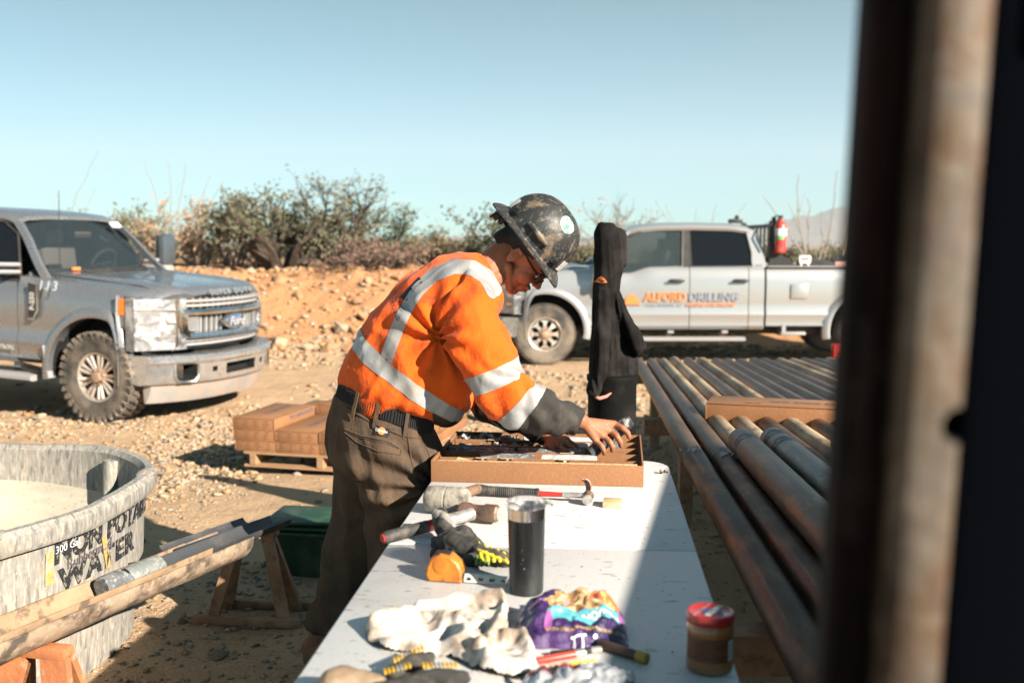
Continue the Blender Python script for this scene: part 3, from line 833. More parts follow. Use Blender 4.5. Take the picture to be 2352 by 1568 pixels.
    it_.box((-2.96, 0, .98), (.10, 1.8, .8)); it_.box((-.94, 0, 1.0), (.08, 1.8, .5))
    it_.build('cab_interior', m_int, root)
    for (sx_, sy_) in ((-1.75, .42), (-1.75, -.42), (-2.62, .42), (-2.62, -.42)):
        s2 = MB(); s2.box((sx_, sy_, 1.38), (.16, .52, .42), bev=.06, rot=Matrix.Rotation(R(-8), 4, 'Y')); s2.box((sx_ - .05, sy_, 1.66), (.10, .26, .17), bev=.04); s2.build('seat', m_seat, root)
    sw = MB(); sw.lathe([(.18 + .016 * math.cos(a), .016 * math.sin(a)) for a in [2 * PI * k / 8 for k in range(9)]], 24, 0, axis='X', M=Matrix.Translation((-1.12, .42, 1.40)) @ Matrix.Rotation(R(25), 4, 'Y')); sw.build('steering_wheel', m_int, root)
    rmr = MB(); rmr.box((-1.02, 0, 1.72), (.03, .24, .07), bev=.02); rmr.build('interior_mirror', m_int, root)
    # ---- cargo bed
    bd = MB(); rg = []
    def bed_ring(x):
        p = side_prof(1.35, W, sill=.50)
        return [(x, y, z) for y, z in p]
    xs_ = [-3.05 - 2.62 * i / 10 for i in range(11)]
    for s_ in (1, -1):
        rg = []
        for x in xs_:
            p = side_prof(1.35, W, sill=.53); q = p + [(y - .10, z) for y, z in p[::-1]]
            rg.append([(x, s_ * y, z) for y, z in q])
        bd.loft(rg)
    bd.box((-4.36, 0, .86), (2.55, 1.72, .06)); bd.box((-3.10, 0, 1.10), (.05, 1.75, .46)); bd.box((-5.66, 0, 1.05), (.06, 1.94, .60), bev=.02)
    bo = bd.build('cargo_bed', [paint, m_dkpl], root, 28)
    cs = arch_cut(RA)
    for c in cs: c.matrix_world = M
    bpy.context.view_layer.update(); boolean_cut(bo, cs)
    rl = MB()
    for s_ in (1, -1): rl.box((-4.36, s_ * .925, 1.358), (2.6, .12, .02), bev=.008)
    rl.build('bed_rail', m_dgrey, root)
    fc = MB(); fc.box((-3.50, side * (W + .001), 1.02), (.235, .010, .20), bev=.03); fc.build('fuel_door', paint, root)
    # ---- underbody
    ub = MB()
    for s_ in (1, -1): ub.box((-2.2, s_ * .48, .52), (5.9, .09, .16))
    ub.tube([(0, -.8, .43), (0, .8, .43)], .06, 10); ub.tube([(RA, -.8, .43), (RA, .8, .43)], .07, 10); ub.lathe([(.001, -.17), (.14, -.12), (.16, 0), (.14, .12), (.001, .17)], 16, 0, axis='Y', M=Matrix.Translation((RA, 0, .43)))
    ub.box((-3.7, side * .55, .50), (.9, .5, .22), bev=.05); ub.box((-1.6, 0, .5), (1.2, .5, .25), bev=.05); ub.box((.3, 0, .55), (.7, .8, .3), bev=.05)
    ub.tube([(-.5, side * .3, .42), (-3.9, side * .35, .42), (-5.3, side * .6, .45)], .045, 8)
    ub.build('underbody', m_dkpl, root)
    for s_ in (1, -1):
        sb = MB(); rgs = []
        sb.loft([[(x, s_ * y, z) for y, z in ((.86, .335), (1.03, .330), (1.06, .345), (1.06, .375), (1.03, .39), (.86, .385))] for x in (-.72, -.78, -2.70, -2.76)])
        for bx in (-1.0, -1.75, -2.5): sb.box((bx, s_ * .78, .42), (.08, .3, .05), rot=Matrix.Rotation(s_ * R(18), 4, 'X'))
        sb.build('running_board', m_dgrey, root, 30)
        fl = MB(); fl.box((-.565, s_ * .93, .53), (.02, .20, .32), bev=.008, rot=Matrix.Rotation(R(-12), 4, 'Y')); fl.build('mud_flap', m_dgrey, root)
        bs = MB(); bs.box((-3.42, s_ * 1.0, .44), (.34, .10, .045), bev=.012); bs.box((-3.30, s_ * .97, .50), (.05, .06, .14)); bs.build('bed_step', m_dgrey, root)
    for (x, s_) in ((0, 1), (0, -1), (RA, 1), (RA, -1)):
        wheel(root, (x, s_ * .865, .425), s_, wheel_style, steer if x == 0 else 0, knob=knob)
    # ---- front fascia
    bk = MB(); bar(bk, -.98, .98, .70, 1.20, .55, .742); bk.build('grille_backing', m_black, root, warp=nose)
    gr = MB(); n = 16
    for (z0, z1) in ((1.148, 1.172), (1.105, 1.128)): bar(gr, -.60, .60, z0, z1, .74, .79)
    for k in range(15): gr.box((.752, -.58 + .083 * k, 1.13), (.02, .012, .11))
    for (z0, z1) in ((.735, .758), (.772, .790)): bar(gr, -.60, .60, z0, z1, .74, .785)
    for k in range(15): gr.box((.752, -.58 + .083 * k, .79), (.02, .016, .11))
    for k in range(-6, 7):
        if abs(k) > 1: gr.box((.757, k * .070, .94), (.03, .018, .15))
    for s_ in (1, -1):
        for k in range(9): bar(gr, s_ * .46, s_ * .62, .875 + k * .017, .884 + k * .017, .75, .785, n=3)
    gr.build('grille', m_dgrey, root, warp=nose)
    ch = MB()
    pu = [(.76, 1.02), (.835, 1.03), (.85, 1.055), (.835, 1.085), (.76, 1.09)]; pl_ = [(.76, .80), (.83, .805), (.85, .83), (.84, .862), (.76, .872)]
    bar(ch, -.66, .66, 0, 0, 0, 0, prof=pu); bar(ch, -.60, .60, 0, 0, 0, 0, prof=pl_)
    for s_ in (1, -1):
        ch.loft([[(.77, s_ * .60, .80), (.84, s_ * .60, .81), (.84, s_ * .55, .87), (.77, s_ * .55, .87)], [(.77, s_ * .665, .86), (.84, s_ * .665, .86), (.84, s_ * .62, .89), (.77, s_ * .62, .89)], [(.77, s_ * .69, .95), (.85, s_ * .69, .95), (.85, s_ * .635, .95), (.77, s_ * .635, .95)], [(.77, s_ * .68, 1.085), (.84, s_ * .68, 1.085), (.84, s_ * .62, 1.03), (.77, s_ * .62, 1.03)]])
    ch.build('grille_surround', m_chrome, root, 40, warp=nose)
    E4 = Matrix.Translation((.80, 0, .945)) @ Matrix.Diagonal((1, 1, .47, 1))
    bdg = MB(); bdg.lathe([(.185, 0), (.175, .035), (.150, .045), (.145, .038)], 40, 0, axis='X', M=E4); bg_ = bdg.build('badge', m_chrome, root)
    b2 = MB(); b2.lathe([(.148, .036), (.001, .050)], 40, 0, axis='X', M=E4); b2.build('badge_oval', m_oval, bg_)
    place_text('badge_lettering', 'Ford', .115, (.853, 0, .940), (0, 1, 0), (0, 0, 1), m_silver_letter, bg_, ext=.003, shear=.3, sx=1.15, offset=.002)
    place_text('lettering', 'SUPER DUTY', .085, (.790, 0, 1.232), (0, 1, 0), (-.45, 0, 1), m_emboss, root, ext=.003, space=1.35, sx=1.15)
    for s_ in (1, -1):
        hl = MB(); rg = []
        for i in range(11):
            y = .60 + .405 * i / 10; x = .80
            zl = .70 if y > .68 else .70 + .06; zu = 1.195 if y < .8 else 1.20
            rg.append([(x - .10, s_ * y, .70), (x - .005, s_ * y, .705), (x, s_ * y, .95), (x - .012, s_ * y, 1.18), (x - .06, s_ * y, 1.20), (x - .12, s_ * y, 1.19)])
        hl.loft(rg)
        # wraps round the corner
        h_ = hl.build('headlight', m_lamp, root, 40, warp=nose)
        hd = MB(); hd.box((.802, s_ * .84, .955), (.02, .30, .02)); hd.box((.802, s_ * .84, 1.075), (.02, .30, .016)); hd.box((.802, s_ * .70, .955), (.02, .014, .44)); hd.box((.802, s_ * .84, .84), (.02, .30, .014))
        hd.build('reflector', m_chrome, h_, warp=nose)
        mk = MB(); rg = [[(.30 + .13 * k, s_ * (1.012 - .012 * k), z) for z in (1.02, 1.18)] + [(.30 + .13 * k, s_ * .95, z) for z in (1.18, 1.02)] for k in range(2)]
        mk = MB(); mk.loft([[(.505, s_ * .955, 1.03), (.505, s_ * 1.018, 1.03), (.505, s_ * 1.016, 1.18), (.505, s_ * .955, 1.18)], [(.595, s_ * .955, 1.03), (.60, s_ * 1.006, 1.03), (.60, s_ * 1.004, 1.18), (.595, s_ * .955, 1.18)]]); mk.build('side_marker', m_amber, root, warp=nose)
        tr = MB(); tr.tube([(.46, s_ * 1.008, 1.21), (.47, s_ * 1.014, 1.04), (.53, s_ * 1.02, .93), (.57, s_ * 1.018, .85), (.58, s_ * 1.012, .70)], .018, 6); tr.build('headlight_trim', paint, root, warp=nose)
    # bumper
    bp = MB(); pr = [(.72, .655), (.86, .665), (.93, .66), (.955, .635), (.955, .60), (.925, .575), (.915, .50), (.915, .43), (.90, .395), (.84, .385), (.72, .40)]
    bar(bp, -1.0, 1.0, 0, 0, 0, 0, n=24, prof=pr)
    bo2 = bp.build('bumper', [m_bumper, m_black], root, 30, warp=nose)
    cuts = []
    c = MB(); c.box((.93, 0, .50), (.22, .50, .105)); cuts.append(c)
    for s_ in (1, -1):
        c = MB(); c.prism([(s_ * .60, .58), (s_ * .80, .58), (s_ * .80, .46), (s_ * .76, .42), (s_ * .64, .42), (s_ * .60, .46)], .70, 1.1, 'X'); cuts.append(c)
        c = MB(); c.box((.93, s_ * .40, .51), (.12, .06, .05)); cuts.append(c)
    cobs = []
    for c in cuts:
        q = c.build('cut', m_black, warp=nose); q.matrix_world = M; cobs.append(q)
    bpy.context.view_layer.update(); boolean_cut(bo2, cobs)
    fg = MB()
    for s_ in (1, -1):
        fg.tube([(.925, s_ * .595, .585), (.925, s_ * .805, .585), (.925, s_ * .805, .455), (.925, s_ * .765, .412), (.925, s_ * .635, .412), (.925, s_ * .595, .455), (.925, s_ * .595, .585)], .012, 6); fg.box((.845, s_ * .74, .50), (.03, .11, .13))
    fg.build('fog_lamp', m_chrome, root, warp=nose)
    ad_ = MB(); pr = [(.76, .39), (.86, .385), (.835, .30), (.80, .21), (.78, .21)]
    bar(ad_, -.93, .93, 0, 0, 0, 0, n=18, prof=pr); ad_.build('air_dam', m_airdam, root, 40, warp=nose)
    # mirrors
    for s_ in (1, -1):
        mm = MB()
        for z in (1.36, 1.43): mm.tube([(-.98, s_ * .90, z), (-.99, s_ * 1.22, z + .01)], .022, 6, 1)
        mm.box((-.97, s_ * 1.31, 1.56), (.12, .25, .36), 0, bev=.05); mm.box((-.96, s_ * 1.30, 1.31), (.11, .20, .15), 1, bev=.04)
        mo = mm.build('wing_mirror', [m_mirror if wheel_style == 'spoke' else paint, m_dgrey if wheel_style == 'spoke' else m_dkpl], root)
        mg_ = MB(); mg_.box((-1.034, s_ * 1.31, 1.56), (.008, .20, .30), bev=.003); mg_.build('mirror_glass', m_chrome, mo)
    # fender vent badge
    vb = MB(); s_ = side
    vb.loft([[(-.66, s_ * (W + .004), z) for z in (.95, 1.25)] + [(-.66, s_ * (W + .022), z) for z in (1.25, .95)], [(-.76, s_ * (W + .004), z) for z in (.95, 1.27)] + [(-.76, s_ * (W + .022), z) for z in (1.27, .95)]]); vo = vb.build('vent_badge', m_dkpl, root)
    vt = MB(); vt.tube([(-.655, s_ * (W + .02), 1.26), (-.65, s_ * (W + .02), 1.02), (-.70, s_ * (W + .02), .93), (-.76, s_ * (W + .02), .93)], .010, 6); vt.build('vent_trim', m_chrome, vo)
    place_text('lettering', 'F-250', .075, (-.71, s_ * (W + .024), 1.10), (0, 0, 1), (s_ * 1, 0, 0), m_silver_letter, vo, ext=.002, offset=.003)
    return root

# left truck: heading right and a little towards the camera; right side seen
YAW1 = R(-18)
def truck_M(front_axle_side_pt, yaw, s_, zg, pitch=0):
    """place the truck so that the outer face of its front wheel on side s_ is at the point"""
    Rm = Matrix.Translation((front_axle_side_pt[0], front_axle_side_pt[1], zg)) @ Matrix.Rotation(yaw, 4, 'Z') @ Matrix.Rotation(pitch, 4, 'Y')
    return Rm @ Matrix.Translation((0, -s_ * 1.005, 0))
pL = D(217, 868, 9.25)
M1 = truck_M((pL.x, pL.y), YAW1, -1, -.19, R(2.4))
tr1 = make_truck('dusty dark silver pickup on the left, seen from its chrome grille corner', M1, m_paint_grey, 'spoke', True, R(-4), vis=-1)
pR = D(1252, 768, 13.7)
M2 = truck_M((pR.x, pR.y), R(180), 1, -.20)
tr2 = make_truck('bright silver crew cab pickup with company lettering on its doors, parked broadside', M2, m_paint_silver, 'disc', False, 0, vis=1)
# left truck: number on the wing, aerial
place_text('unit_number', '113', .13, (-.50, -1.05, 1.255), (1, 0, 0), (0, .25, 1), mat('pale_blue_print', (.42, .52, .60), .5), tr1, ext=.001, offset=.001, space=1.25)
place_text('lettering', 'POWER STROKE', .055, (-1.15, -1.012, .635), (1, 0, 0), (0, 0, 1), m_silver_letter, tr1, ext=.003)
a_ = MB(); a_.tube([(-.50, -.90, 1.33), (-.50, -.90, 2.15)], [.006, .003], 5); a_.build('aerial', m_dkpl, tr1)
ol = MB(); ol.box((-.62, -.55, 1.40), (.02, .10, .03)); ol.build('windscreen_tag', m_orange_print, tr1)
# right truck: door lettering (its left side, reading front-left to rear-right in view)
yl = 1.006
def side_text(txt, size, px, py, m, name='lettering', width=1.0, **k):
    x = (px - 1252) * .00599 * -1; z = 1.7 + (555 - py) * .00599
    q = text_mesh(txt, size, 0, k.get('offset', 0)); w_ = max(v.co.x for v in q.vertices) - min(v.co.x for v in q.vertices); k['sx'] = width / w_
    return place_text(name, txt, size, (x, yl, z), (-1, 0, 0), (0, 0, 1), m, tr2, ext=.0015, **k)
side_text('ALFORD', .165, 1528, 682, m_orange_print, width=.575, offset=.004)
side_text('DRILLING', .165, 1640, 682, m_grey_print, width=.68, offset=.003)
side_text('CASA GRANDE, AZ', .050, 1528, 699, m_grey_print, width=.50)
side_text('DIAMOND CORE DRILLING', .050, 1634, 699, m_orange_print, width=.66, offset=.002)
lg = MB(); x0 = -(1452 - 1252) * .00599; z0 = 1.7 + (555 - 699) * .00599
lg.prism([(x0 + .10, z0), (x0 + .09, z0 + .09), (x0 + .02, z0 + .145), (x0 - .04, z0 + .13), (x0 - .09, z0 + .05), (x0 - .13, z0)], yl + .001, yl + .004, 'Y'); lg.build('mountain_emblem', m_orange_print, tr2)
# headache rack, extinguisher, bed load
hr = MB()
for y in (-.85, .85): hr.box((-3.14, y, 1.66), (.07, .07, .66))
hr.box((-3.14, 0, 1.92), (.05, 1.7, .05)); hr.box((-3.14, 0, 1.45), (.05, 1.7, .05))
for k in range(7): hr.box((-3.14, -.66 + .22 * k, 1.68), (.02, .05, .46))
for y in (-.85, .85): hr.prism([(-3.17, 1.60), (-3.17, 1.36), (-3.50, 1.36)], y - .02, y + .02, 'Y')
hr.box((-3.16, .85, 1.99), (.05, .05, .10))
hr.build('headache_rack', m_dkpl, tr2)
bl_ = MB(); bl_.box((-2.72, .45, 1.99), (.20, .10, .06), bev=.02); bl_.tube([(-2.74, .45, 1.96), (-2.74, .45, 2.07)], .03, 8); bl_.build('roof_beacon', m_dkpl, tr2)
m_red = mat('extinguisher_red', (.55, .03, .025), .35, coat=.6, layers=[(9, .5, .7, (.45, .22, .17), .5)])
fe = thing('fire_extinguisher', 'red fire extinguisher strapped upright to the rack behind the truck cab', 'extinguisher', M=M2 @ Matrix.Translation((-3.235, .93, 1.54)))
e = MB(); e.lathe([(.001, 0), (.06, .002), (.078, .02), (.080, .36), (.066, .41), (.03, .44), (.026, .47)], 20); e.build('cylinder', m_red, fe)
e = MB(); e.tube([(0, 0, .47), (0, 0, .50)], .03, 8); e.box((.03, 0, .51), (.11, .03, .02)); e.build('valve', m_dkpl, fe)
e = MB(); e.lathe([(.0815, .24), (.0815, .34)], 20, 0, a0=.2, a1=2.8); e.build('label', m_white, fe)
e = MB(); e.lathe([(.0818, .19), (.0818, .235)], 20, 0, a0=.6, a1=2.0); e.build('label', mat('green_print', (.10, .45, .16), .5), fe)
e = MB(); e.tube([(.03, .03, .49), (.10, .06, .36), (.085, .06, .12)], .012, 6); e.build('hose', m_dkpl, fe)
tb = thing('tool_chest', 'low black tool chest with perforated rail in the truck bed', 'toolbox', M=M2 @ Matrix.Translation((-4.1, .62, 1.0)))
e = MB(); e.box((0, 0, .22), (1.0, .40, .44), bev=.02); e.build('chest', m_dkpl, tb)
e = MB(); e.box((-.36, .20, .47), (.62 * 1.5, .03, .085)); e.build('rail', m_dkpl, tb)
for k in range(9):
    e = MB(); e.lathe([(.022, 0), (.030, .006), (.022, .012)], 12, 0, axis='Y', M=Matrix.Translation((-.78 + .105 * k, .218, .475))); e.build('ring', m_chrome, tb)
wt = thing('warning_placard', 'small white placard standing at the front of the truck bed', 'sign', M=M2 @ Matrix.Translation((-3.60, .87, 1.368)))
e = MB(); e.box((0, 0, .085), (.16, .02, .11), bev=.008); e.box((.05, 0, .02), (.02, .015, .06)); e.box((-.05, 0, .02), (.02, .015, .06)); e.build('plate', m_white, wt)
e = MB(); e.box((0, .0115, .095), (.11, .002, .03)); e.build('print', m_red, wt)
wt2 = thing('red_tag', 'small pale red tag lying on the truck bed rail', 'tag', M=M2 @ Matrix.Translation((-4.12, .90, 1.368)))
e = MB(); e.box((0, 0, .03), (.22, .03, .055), bev=.006); e.build('plate', mat('pale_red', (.62, .35, .28), .6), wt2)
rs = thing('red_chock', 'red steel block on the ground under the rear tyre of the silver truck', 'chock', M=M2 @ Matrix.Translation((-4.06, 1.0, 0)))
e = MB(); e.box((0, 0, .15), (.16, .14, .30), bev=.02); e.build('block', m_red, rs); e = MB(); e.lathe([(.02, 0), (.001, .001)], 10, 0, axis='Y', M=Matrix.Translation((0, .071, .16))); e.build('pin_hole', m_black, rs)
# ================================================================ YARD FURNITURE
m_table = mat('white_table_plastic', (.64, .63, .62), .5, layers=[(2.2, .54, .76, (.60, .52, .43), .30, 8), (16, .66, .76, (.34, .30, .28), .45, 9, (.5, 1.6, 1)), (30, .625, .67, (.14, .125, .12), .75, 9, (.5, 1.8, 1)), (90, .64, .70, (.2, .17, .15), .7, 4), (5, .56, .72, (.45, .38, .31), .35, 8)], bumps=[(180, .0006)])
m_steel_grey = mat('grey_leg_steel', (.22, .22, .23), .5, .3)
m_card = mat('waxed_cardboard', (.30, .145, .068), .60, layers=[(3, .4, .65, (.25, .115, .052), .8, 6), (120, .45, .65, (.36, .19, .10), .5, 3)], bumps=[(90, .0006)], spec=.3)
m_card_edge = mat('cardboard_edge', (.55, .36, .20), .75, layers=[(150, .45, .6, (.30, .17, .09), .7, 2)])
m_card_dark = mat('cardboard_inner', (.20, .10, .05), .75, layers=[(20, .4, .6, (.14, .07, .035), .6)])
m_ink = mat('grey_ink', (.13, .11, .12), .7)
m_core = mat('drill_core', (.105, .115, .125), .55, layers=[(22, .45, .6, (.20, .21, .22), .6, 8), (60, .55, .66, (.46, .46, .45), .7, 5), (7, .55, .7, (.30, .27, .24), .6, 6)], bumps=[(80, .002)])
m_core_pale = mat('pale_drill_core', (.50, .49, .47), .7, layers=[(30, .45, .6, (.28, .27, .27), .7, 8), (90, .5, .62, (.66, .65, .63), .6, 5)], bumps=[(50, .004)])
m_wood = mat('pine_wood', (.62, .46, .28), .7, layers=[(30, .45, .55, (.48, .30, .14), .7, 3, (.3, 6, 1))])
m_pallet = mat('pallet_wood', (.40, .24, .13), .85, layers=[(6, .4, .6, (.30, .17, .09), .7, 6, (1, 6, 6))])
TH = -math.atan(.082)
TC = Vector((.0715, 2.43, 0))
TM = Matrix.Translation(TC) @ Matrix.Rotation(TH, 4, 'Z')
table = thing('folding_table', 'long white folding table crowded with hand tools and a cardboard core box', 'table', M=TM)
def rounded(x0, x1, y0, y1, r4, n=6):
    p = []
    for (cx, cy, a0, r) in ((x1, y1, 0, r4[0]), (x0, y1, PI / 2, r4[1]), (x0, y0, PI, r4[2]), (x1, y0, 1.5 * PI, r4[3])):
        sx_ = -1 if cx == x1 else 1; sy_ = -1 if cy == y1 else 1
        if r == 0: p.append((cx, cy)); continue
        for k in range(n + 1):
            a = a0 + PI / 2 * k / n; p.append((cx + sx_ * r + r * math.cos(a), cy + sy_ * r + r * math.sin(a)))
    return p
def slab(poly, z0, z1, e=.006):
    cx = sum(p[0] for p in poly) / len(poly); cy = sum(p[1] for p in poly) / len(poly)
    def ins(k): return [(p[0] + (k if p[0] < cx else -k), p[1] + (k if p[1] < cy else -k)) for p in poly]
    mb = MB(); mb.loft([[(*p, z) for p in ins(k)] for k, z in ((e, z0), (0, z0 + e), (0, z1 - e), (e * .4, z1 - e * .3), (e, z1))]); return mb
TL = 1.02
slab(rounded(-.388, .388, .002, TL, (.09, .09, 0, 0)), .695, .74).build('table_top', m_table, table)
slab(rounded(-.388, .388, -1.0, -.002, (0, 0, .09, .09)), .695, .74).build('table_top', m_table, table)
for y in (.80, -.80):
    for x in (-.30, .30):
        l = MB(); l.tube([(x, y * .9, .70), (x, y, .02), (x, y, 0)], .014, 8); l.build('leg', m_steel_grey, table)
    l = MB(); l.tube([(-.30, y * .95, .36), (.30, y * .95, .36)], .010, 8); l.build('crossbar', m_steel_grey, table)
for x in (-.34, .34):
    l = MB(); l.box((x, 0, .682), (.03, 1.9, .024)); l.build('side_rail', m_steel_grey, table)
def onT(px, py, z=.74): return G(px, py, z)

# ---- open core box
bl, br_ = onT(990, 1106), onT(1478, 1119)
ux = (br_ - bl).normalized(); uy = Vector((-ux.y, ux.x, 0)); BW = (br_ - bl).length; BD = .50; BH = .067
BM = Matrix(((ux.x, uy.x, 0, bl.x), (ux.y, uy.y, 0, bl.y), (0, 0, 1, .7405), (0, 0, 0, 1)))
cb = thing('core_box', 'open waxed cardboard core box with five rows, worker hands inside', 'box', M=BM)
tk = .005
m = MB(); m.box((BW / 2, tk / 2, BH / 2), (BW, tk, BH), bev=.0015); m.box((BW / 2, .009, BH + .001), (BW - .04, .010, .004), 1, bev=.001); m.build('front_wall', [m_card, m_card_edge], cb)
m = MB(); m.box((BW / 2, BD - tk / 2, BH / 2), (BW, tk, BH)); m.build('back_wall', m_card, cb)
for x in (tk / 2, BW - tk / 2):
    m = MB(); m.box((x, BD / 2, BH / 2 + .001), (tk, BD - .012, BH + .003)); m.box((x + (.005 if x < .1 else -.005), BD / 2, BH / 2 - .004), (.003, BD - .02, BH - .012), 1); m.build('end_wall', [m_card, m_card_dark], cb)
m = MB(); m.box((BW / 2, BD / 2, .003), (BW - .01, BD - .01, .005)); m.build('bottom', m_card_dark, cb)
for k in range(1, 5):
    y = BD * k / 5
    m = MB(); segs = [(.012, BW * .22), (BW * .235, BW * .34), (BW * .355, BW * .62), (BW * .635, BW * .80), (BW * .815, BW - .012)]
    m.box((BW / 2, y, .024), (BW - .024, .004, .044))
    for a, b_ in segs: m.box(((a + b_) / 2, y, .052), (b_ - a, .004, .014))
    for a, b_ in ((BW * .22, BW * .235), (BW * .34, BW * .355), (BW * .62, BW * .635)): m.box(((a + b_) / 2, y - .006, .060), (.045, .010, .002), 1)
    m.build('divider', [m_card, m_card_edge], cb)
rc = random.Random(4)
def core(name, a, b_, r, m_, label, M=None, cat='rock core'):
    """cylinder of rock with broken ends"""
    a = Vector(a); b_ = Vector(b_); mb = MB(); n = 18; t_ = (b_ - a).normalized(); u = t_.orthogonal().normalized(); w = t_.cross(u); rings = []
    L = (b_ - a).length; tilt1, tilt2 = rc.uniform(-.5, .5) * r, rc.uniform(-.5, .5) * r
    for i in range(7):
        f = i / 6; ring = []
        for k in range(n):
            an = 2 * PI * k / n
            tl = (tilt1 * math.cos(an) + rc.gauss(0, .05 * r)) * (1 - f) ** 6 + (tilt2 * math.sin(an) + rc.gauss(0, .06 * r)) * f ** 6
            ring.append(a + t_ * (L * f + tl) + (u * math.cos(an) + w * math.sin(an)) * r * (1 if 0 < i < 6 else .93))
        rings.append(ring)
    mb.loft(rings)
    o = mb.build(name, m_, None, 40)
    if M is not None: o.matrix_world = M
    return tag(o, label, cat, None)
rowc = lambda k: BD * (k + .5) / 5
cores = [(2, .02, .25, m_core, 'long dark core piece in the middle row at the box left end'), (2, .255, .47, m_core, 'dark blue core piece in the middle row beside the far hand'), (1, .14, .31, m_core, 'core piece half hidden behind the front divider'), (1, .34, .52, m_core_pale, 'pale ribbed core piece lying in the second row'),
         (4, .26, .36, m_core_pale, 'white chalky core piece in the rearmost row'), (4, .375, .50, m_core_pale, 'long pale core piece in the rearmost row, right of the white chalky one'), (3, .36, .50, m_core_pale, 'pale core piece under the forearm in the fourth row'), (3, .52, .60, m_core, 'short dark core stub in the fourth row')]
for (k, x0, x1, m_, lab) in cores:
    core('rock_core', (x0, rowc(k), .036), (x1, rowc(k), .036), .029, m_, lab, BM)
def heap(name, n, fn, s, mats_, label, seed=1):
    r = random.Random(seed); mb = MB()
    for i in range(n):
        V, Fc = RV[r.randrange(14)]; p = fn(r); q = s * r.uniform(.5, 1.3); e = Matrix.Rotation(r.uniform(0, 6), 4, 'Z')
        mb.add([e @ Vector(v * q) + Vector(p) for v in V], [tuple(f) for f in Fc], r.randrange(len(mats_)))
    return tag(mb.build(name, mats_, None, 20), label, kind='stuff')
h1 = heap('broken_core', 90, lambda r: (r.uniform(.02, .24), rowc(4) + r.uniform(-.035, .035), r.uniform(.02, .062)), .016, [m_core, m_core, m_core_pale], 'broken dark core rubble filling the rear row', 2); h1.matrix_world = BM
h2 = heap('broken_core', 110, lambda r: (r.uniform(.03, .34), rowc(3) + r.uniform(-.035, .035), r.uniform(.02, .055)), .014, [m_core, m_core_pale, m_core], 'broken core pieces filling the fourth row', 3); h2.matrix_world = BM
w = MB(); w.prism([(0, 0), (.055, .004), (.050, .016), (.004, .020)], -.02, .02, 'Y'); wd = w.build('wood_wedge', m_wood); wd.matrix_world = BM @ Matrix.Translation((.07, rowc(0), .048)) @ Matrix.Rotation(.15, 4, 'Y'); tag(wd, 'small pale wooden wedge in the empty front row of the core box', 'wedge')

# ---- drill pipes
m_pipeA = mat('rusty_pipe_steel', (.085, .045, .028), .45, .45, layers=[(5, .46, .62, (.17, .125, .09), .6, 8), (16, .50, .64, (.25, .115, .05), .65, 8), (40, .58, .68, (.05, .045, .045), .7, 4), (3, .55, .72, (.10, .09, .09), .6, 6)], bumps=[(60, .002)], cscale=(1, .35, 1))
m_pipeB = mat('dusty_pipe_steel', (.52, .39, .26), .65, .15, layers=[(4, .42, .6, (.20, .115, .065), .8, 8), (18, .5, .66, (.40, .31, .21), .6, 8), (11, .60, .70, (.07, .06, .06), .6, 5)], bumps=[(60, .002)], cscale=(1, .35, 1))
m_pipeC = mat('dark_pipe_steel', (.045, .043, .043), .42, .5, layers=[(7, .47, .64, (.14, .115, .095), .65, 8), (26, .55, .66, (.26, .15, .08), .6, 5)], bumps=[(70, .0015)], cscale=(1, .35, 1))
m_grease = mat('white_thread_grease', (.62, .62, .60), .4, layers=[(40, .5, .6, (.12, .12, .12), .9)])
m_thread = mat('pipe_joint_band', (.05, .05, .052), .5, .4, layers=[(30, .5, .6, (.30, .29, .28), .6)])
DX, SL, SP = .0835, -.0448, .112
def pz(y): return .729 + SL * (y - 2.4)
words = 'first second third fourth fifth sixth seventh eighth ninth tenth eleventh twelfth thirteenth fourteenth fifteenth sixteenth seventeenth eighteenth nineteenth twentieth'.split()
pr_ = random.Random(8)
def drill_pipe(x24, y0, y1, r, mt, label, lift=0.0, joint=None, group=None):
    p = lambda y: Vector((x24 + DX * (y - 2.4), y, pz(y) - .0445 + r + lift - .0))
    a, b_ = p(y0), p(y1); d_ = b_ - a
    t = thing('drill_pipe', label, 'pipe', M=Matrix.Translation(a) @ d_.to_track_quat('Y', 'Z').to_matrix().to_4x4(), group=group)
    L = d_.length
    mb = MB(); mb.lathe([(r * .78, .0), (r * .90, 0), (r * .94, .01), (r * .94, .055), (r, .06), (r, L - .06), (r * .94, L - .055), (r * .94, L), (r * .78, L), (r * .78, 0)], 30, 0, axis='Y'); mb.build('tube', mt, t)
    for jy in (joint or ()):
        s_ = (jy - y0) * L / (y1 - y0)
        mb = MB(); mb.lathe([(r * 1.001, s_ - .04), (r * 1.018, s_ - .035), (r * 1.018, s_ - .003), (r * 1.004, s_), (r * 1.018, s_ + .003), (r * 1.018, s_ + .05), (r * 1.001, s_ + .055)], 30, 0, axis='Y'); mb.build('joint', m_thread, t)
    return t
X1 = .578
for i in range(20):
    x = X1 + SP * i
    mt = [m_pipeA, m_pipeA, m_pipeB, m_pipeB, m_pipeB, m_pipeB, m_pipeA, m_pipeB][i % 8]
    if i >= 2 and i % 3 == 1: mt = m_pipeA
    ye = 8.72 + pr_.uniform(-.12, .10)
    drill_pipe(x + pr_.uniform(-.011, .011), 1.25 if i < 4 else 2.2 + .1 * i, ye, .0445, mt, 'rusty steel drill pipe, %s in the row counted from the white table' % words[i], joint=[3.72 + .05 * (i % 2)] if i < 3 else None, group='drill pipes laid side by side')
drill_pipe(X1 + SP * 1.62, 1.3, 3.72, .052, m_pipeA, 'thick rusty casing pipe on top of the drill pipes, nearer the table', lift=.072, joint=[3.52])
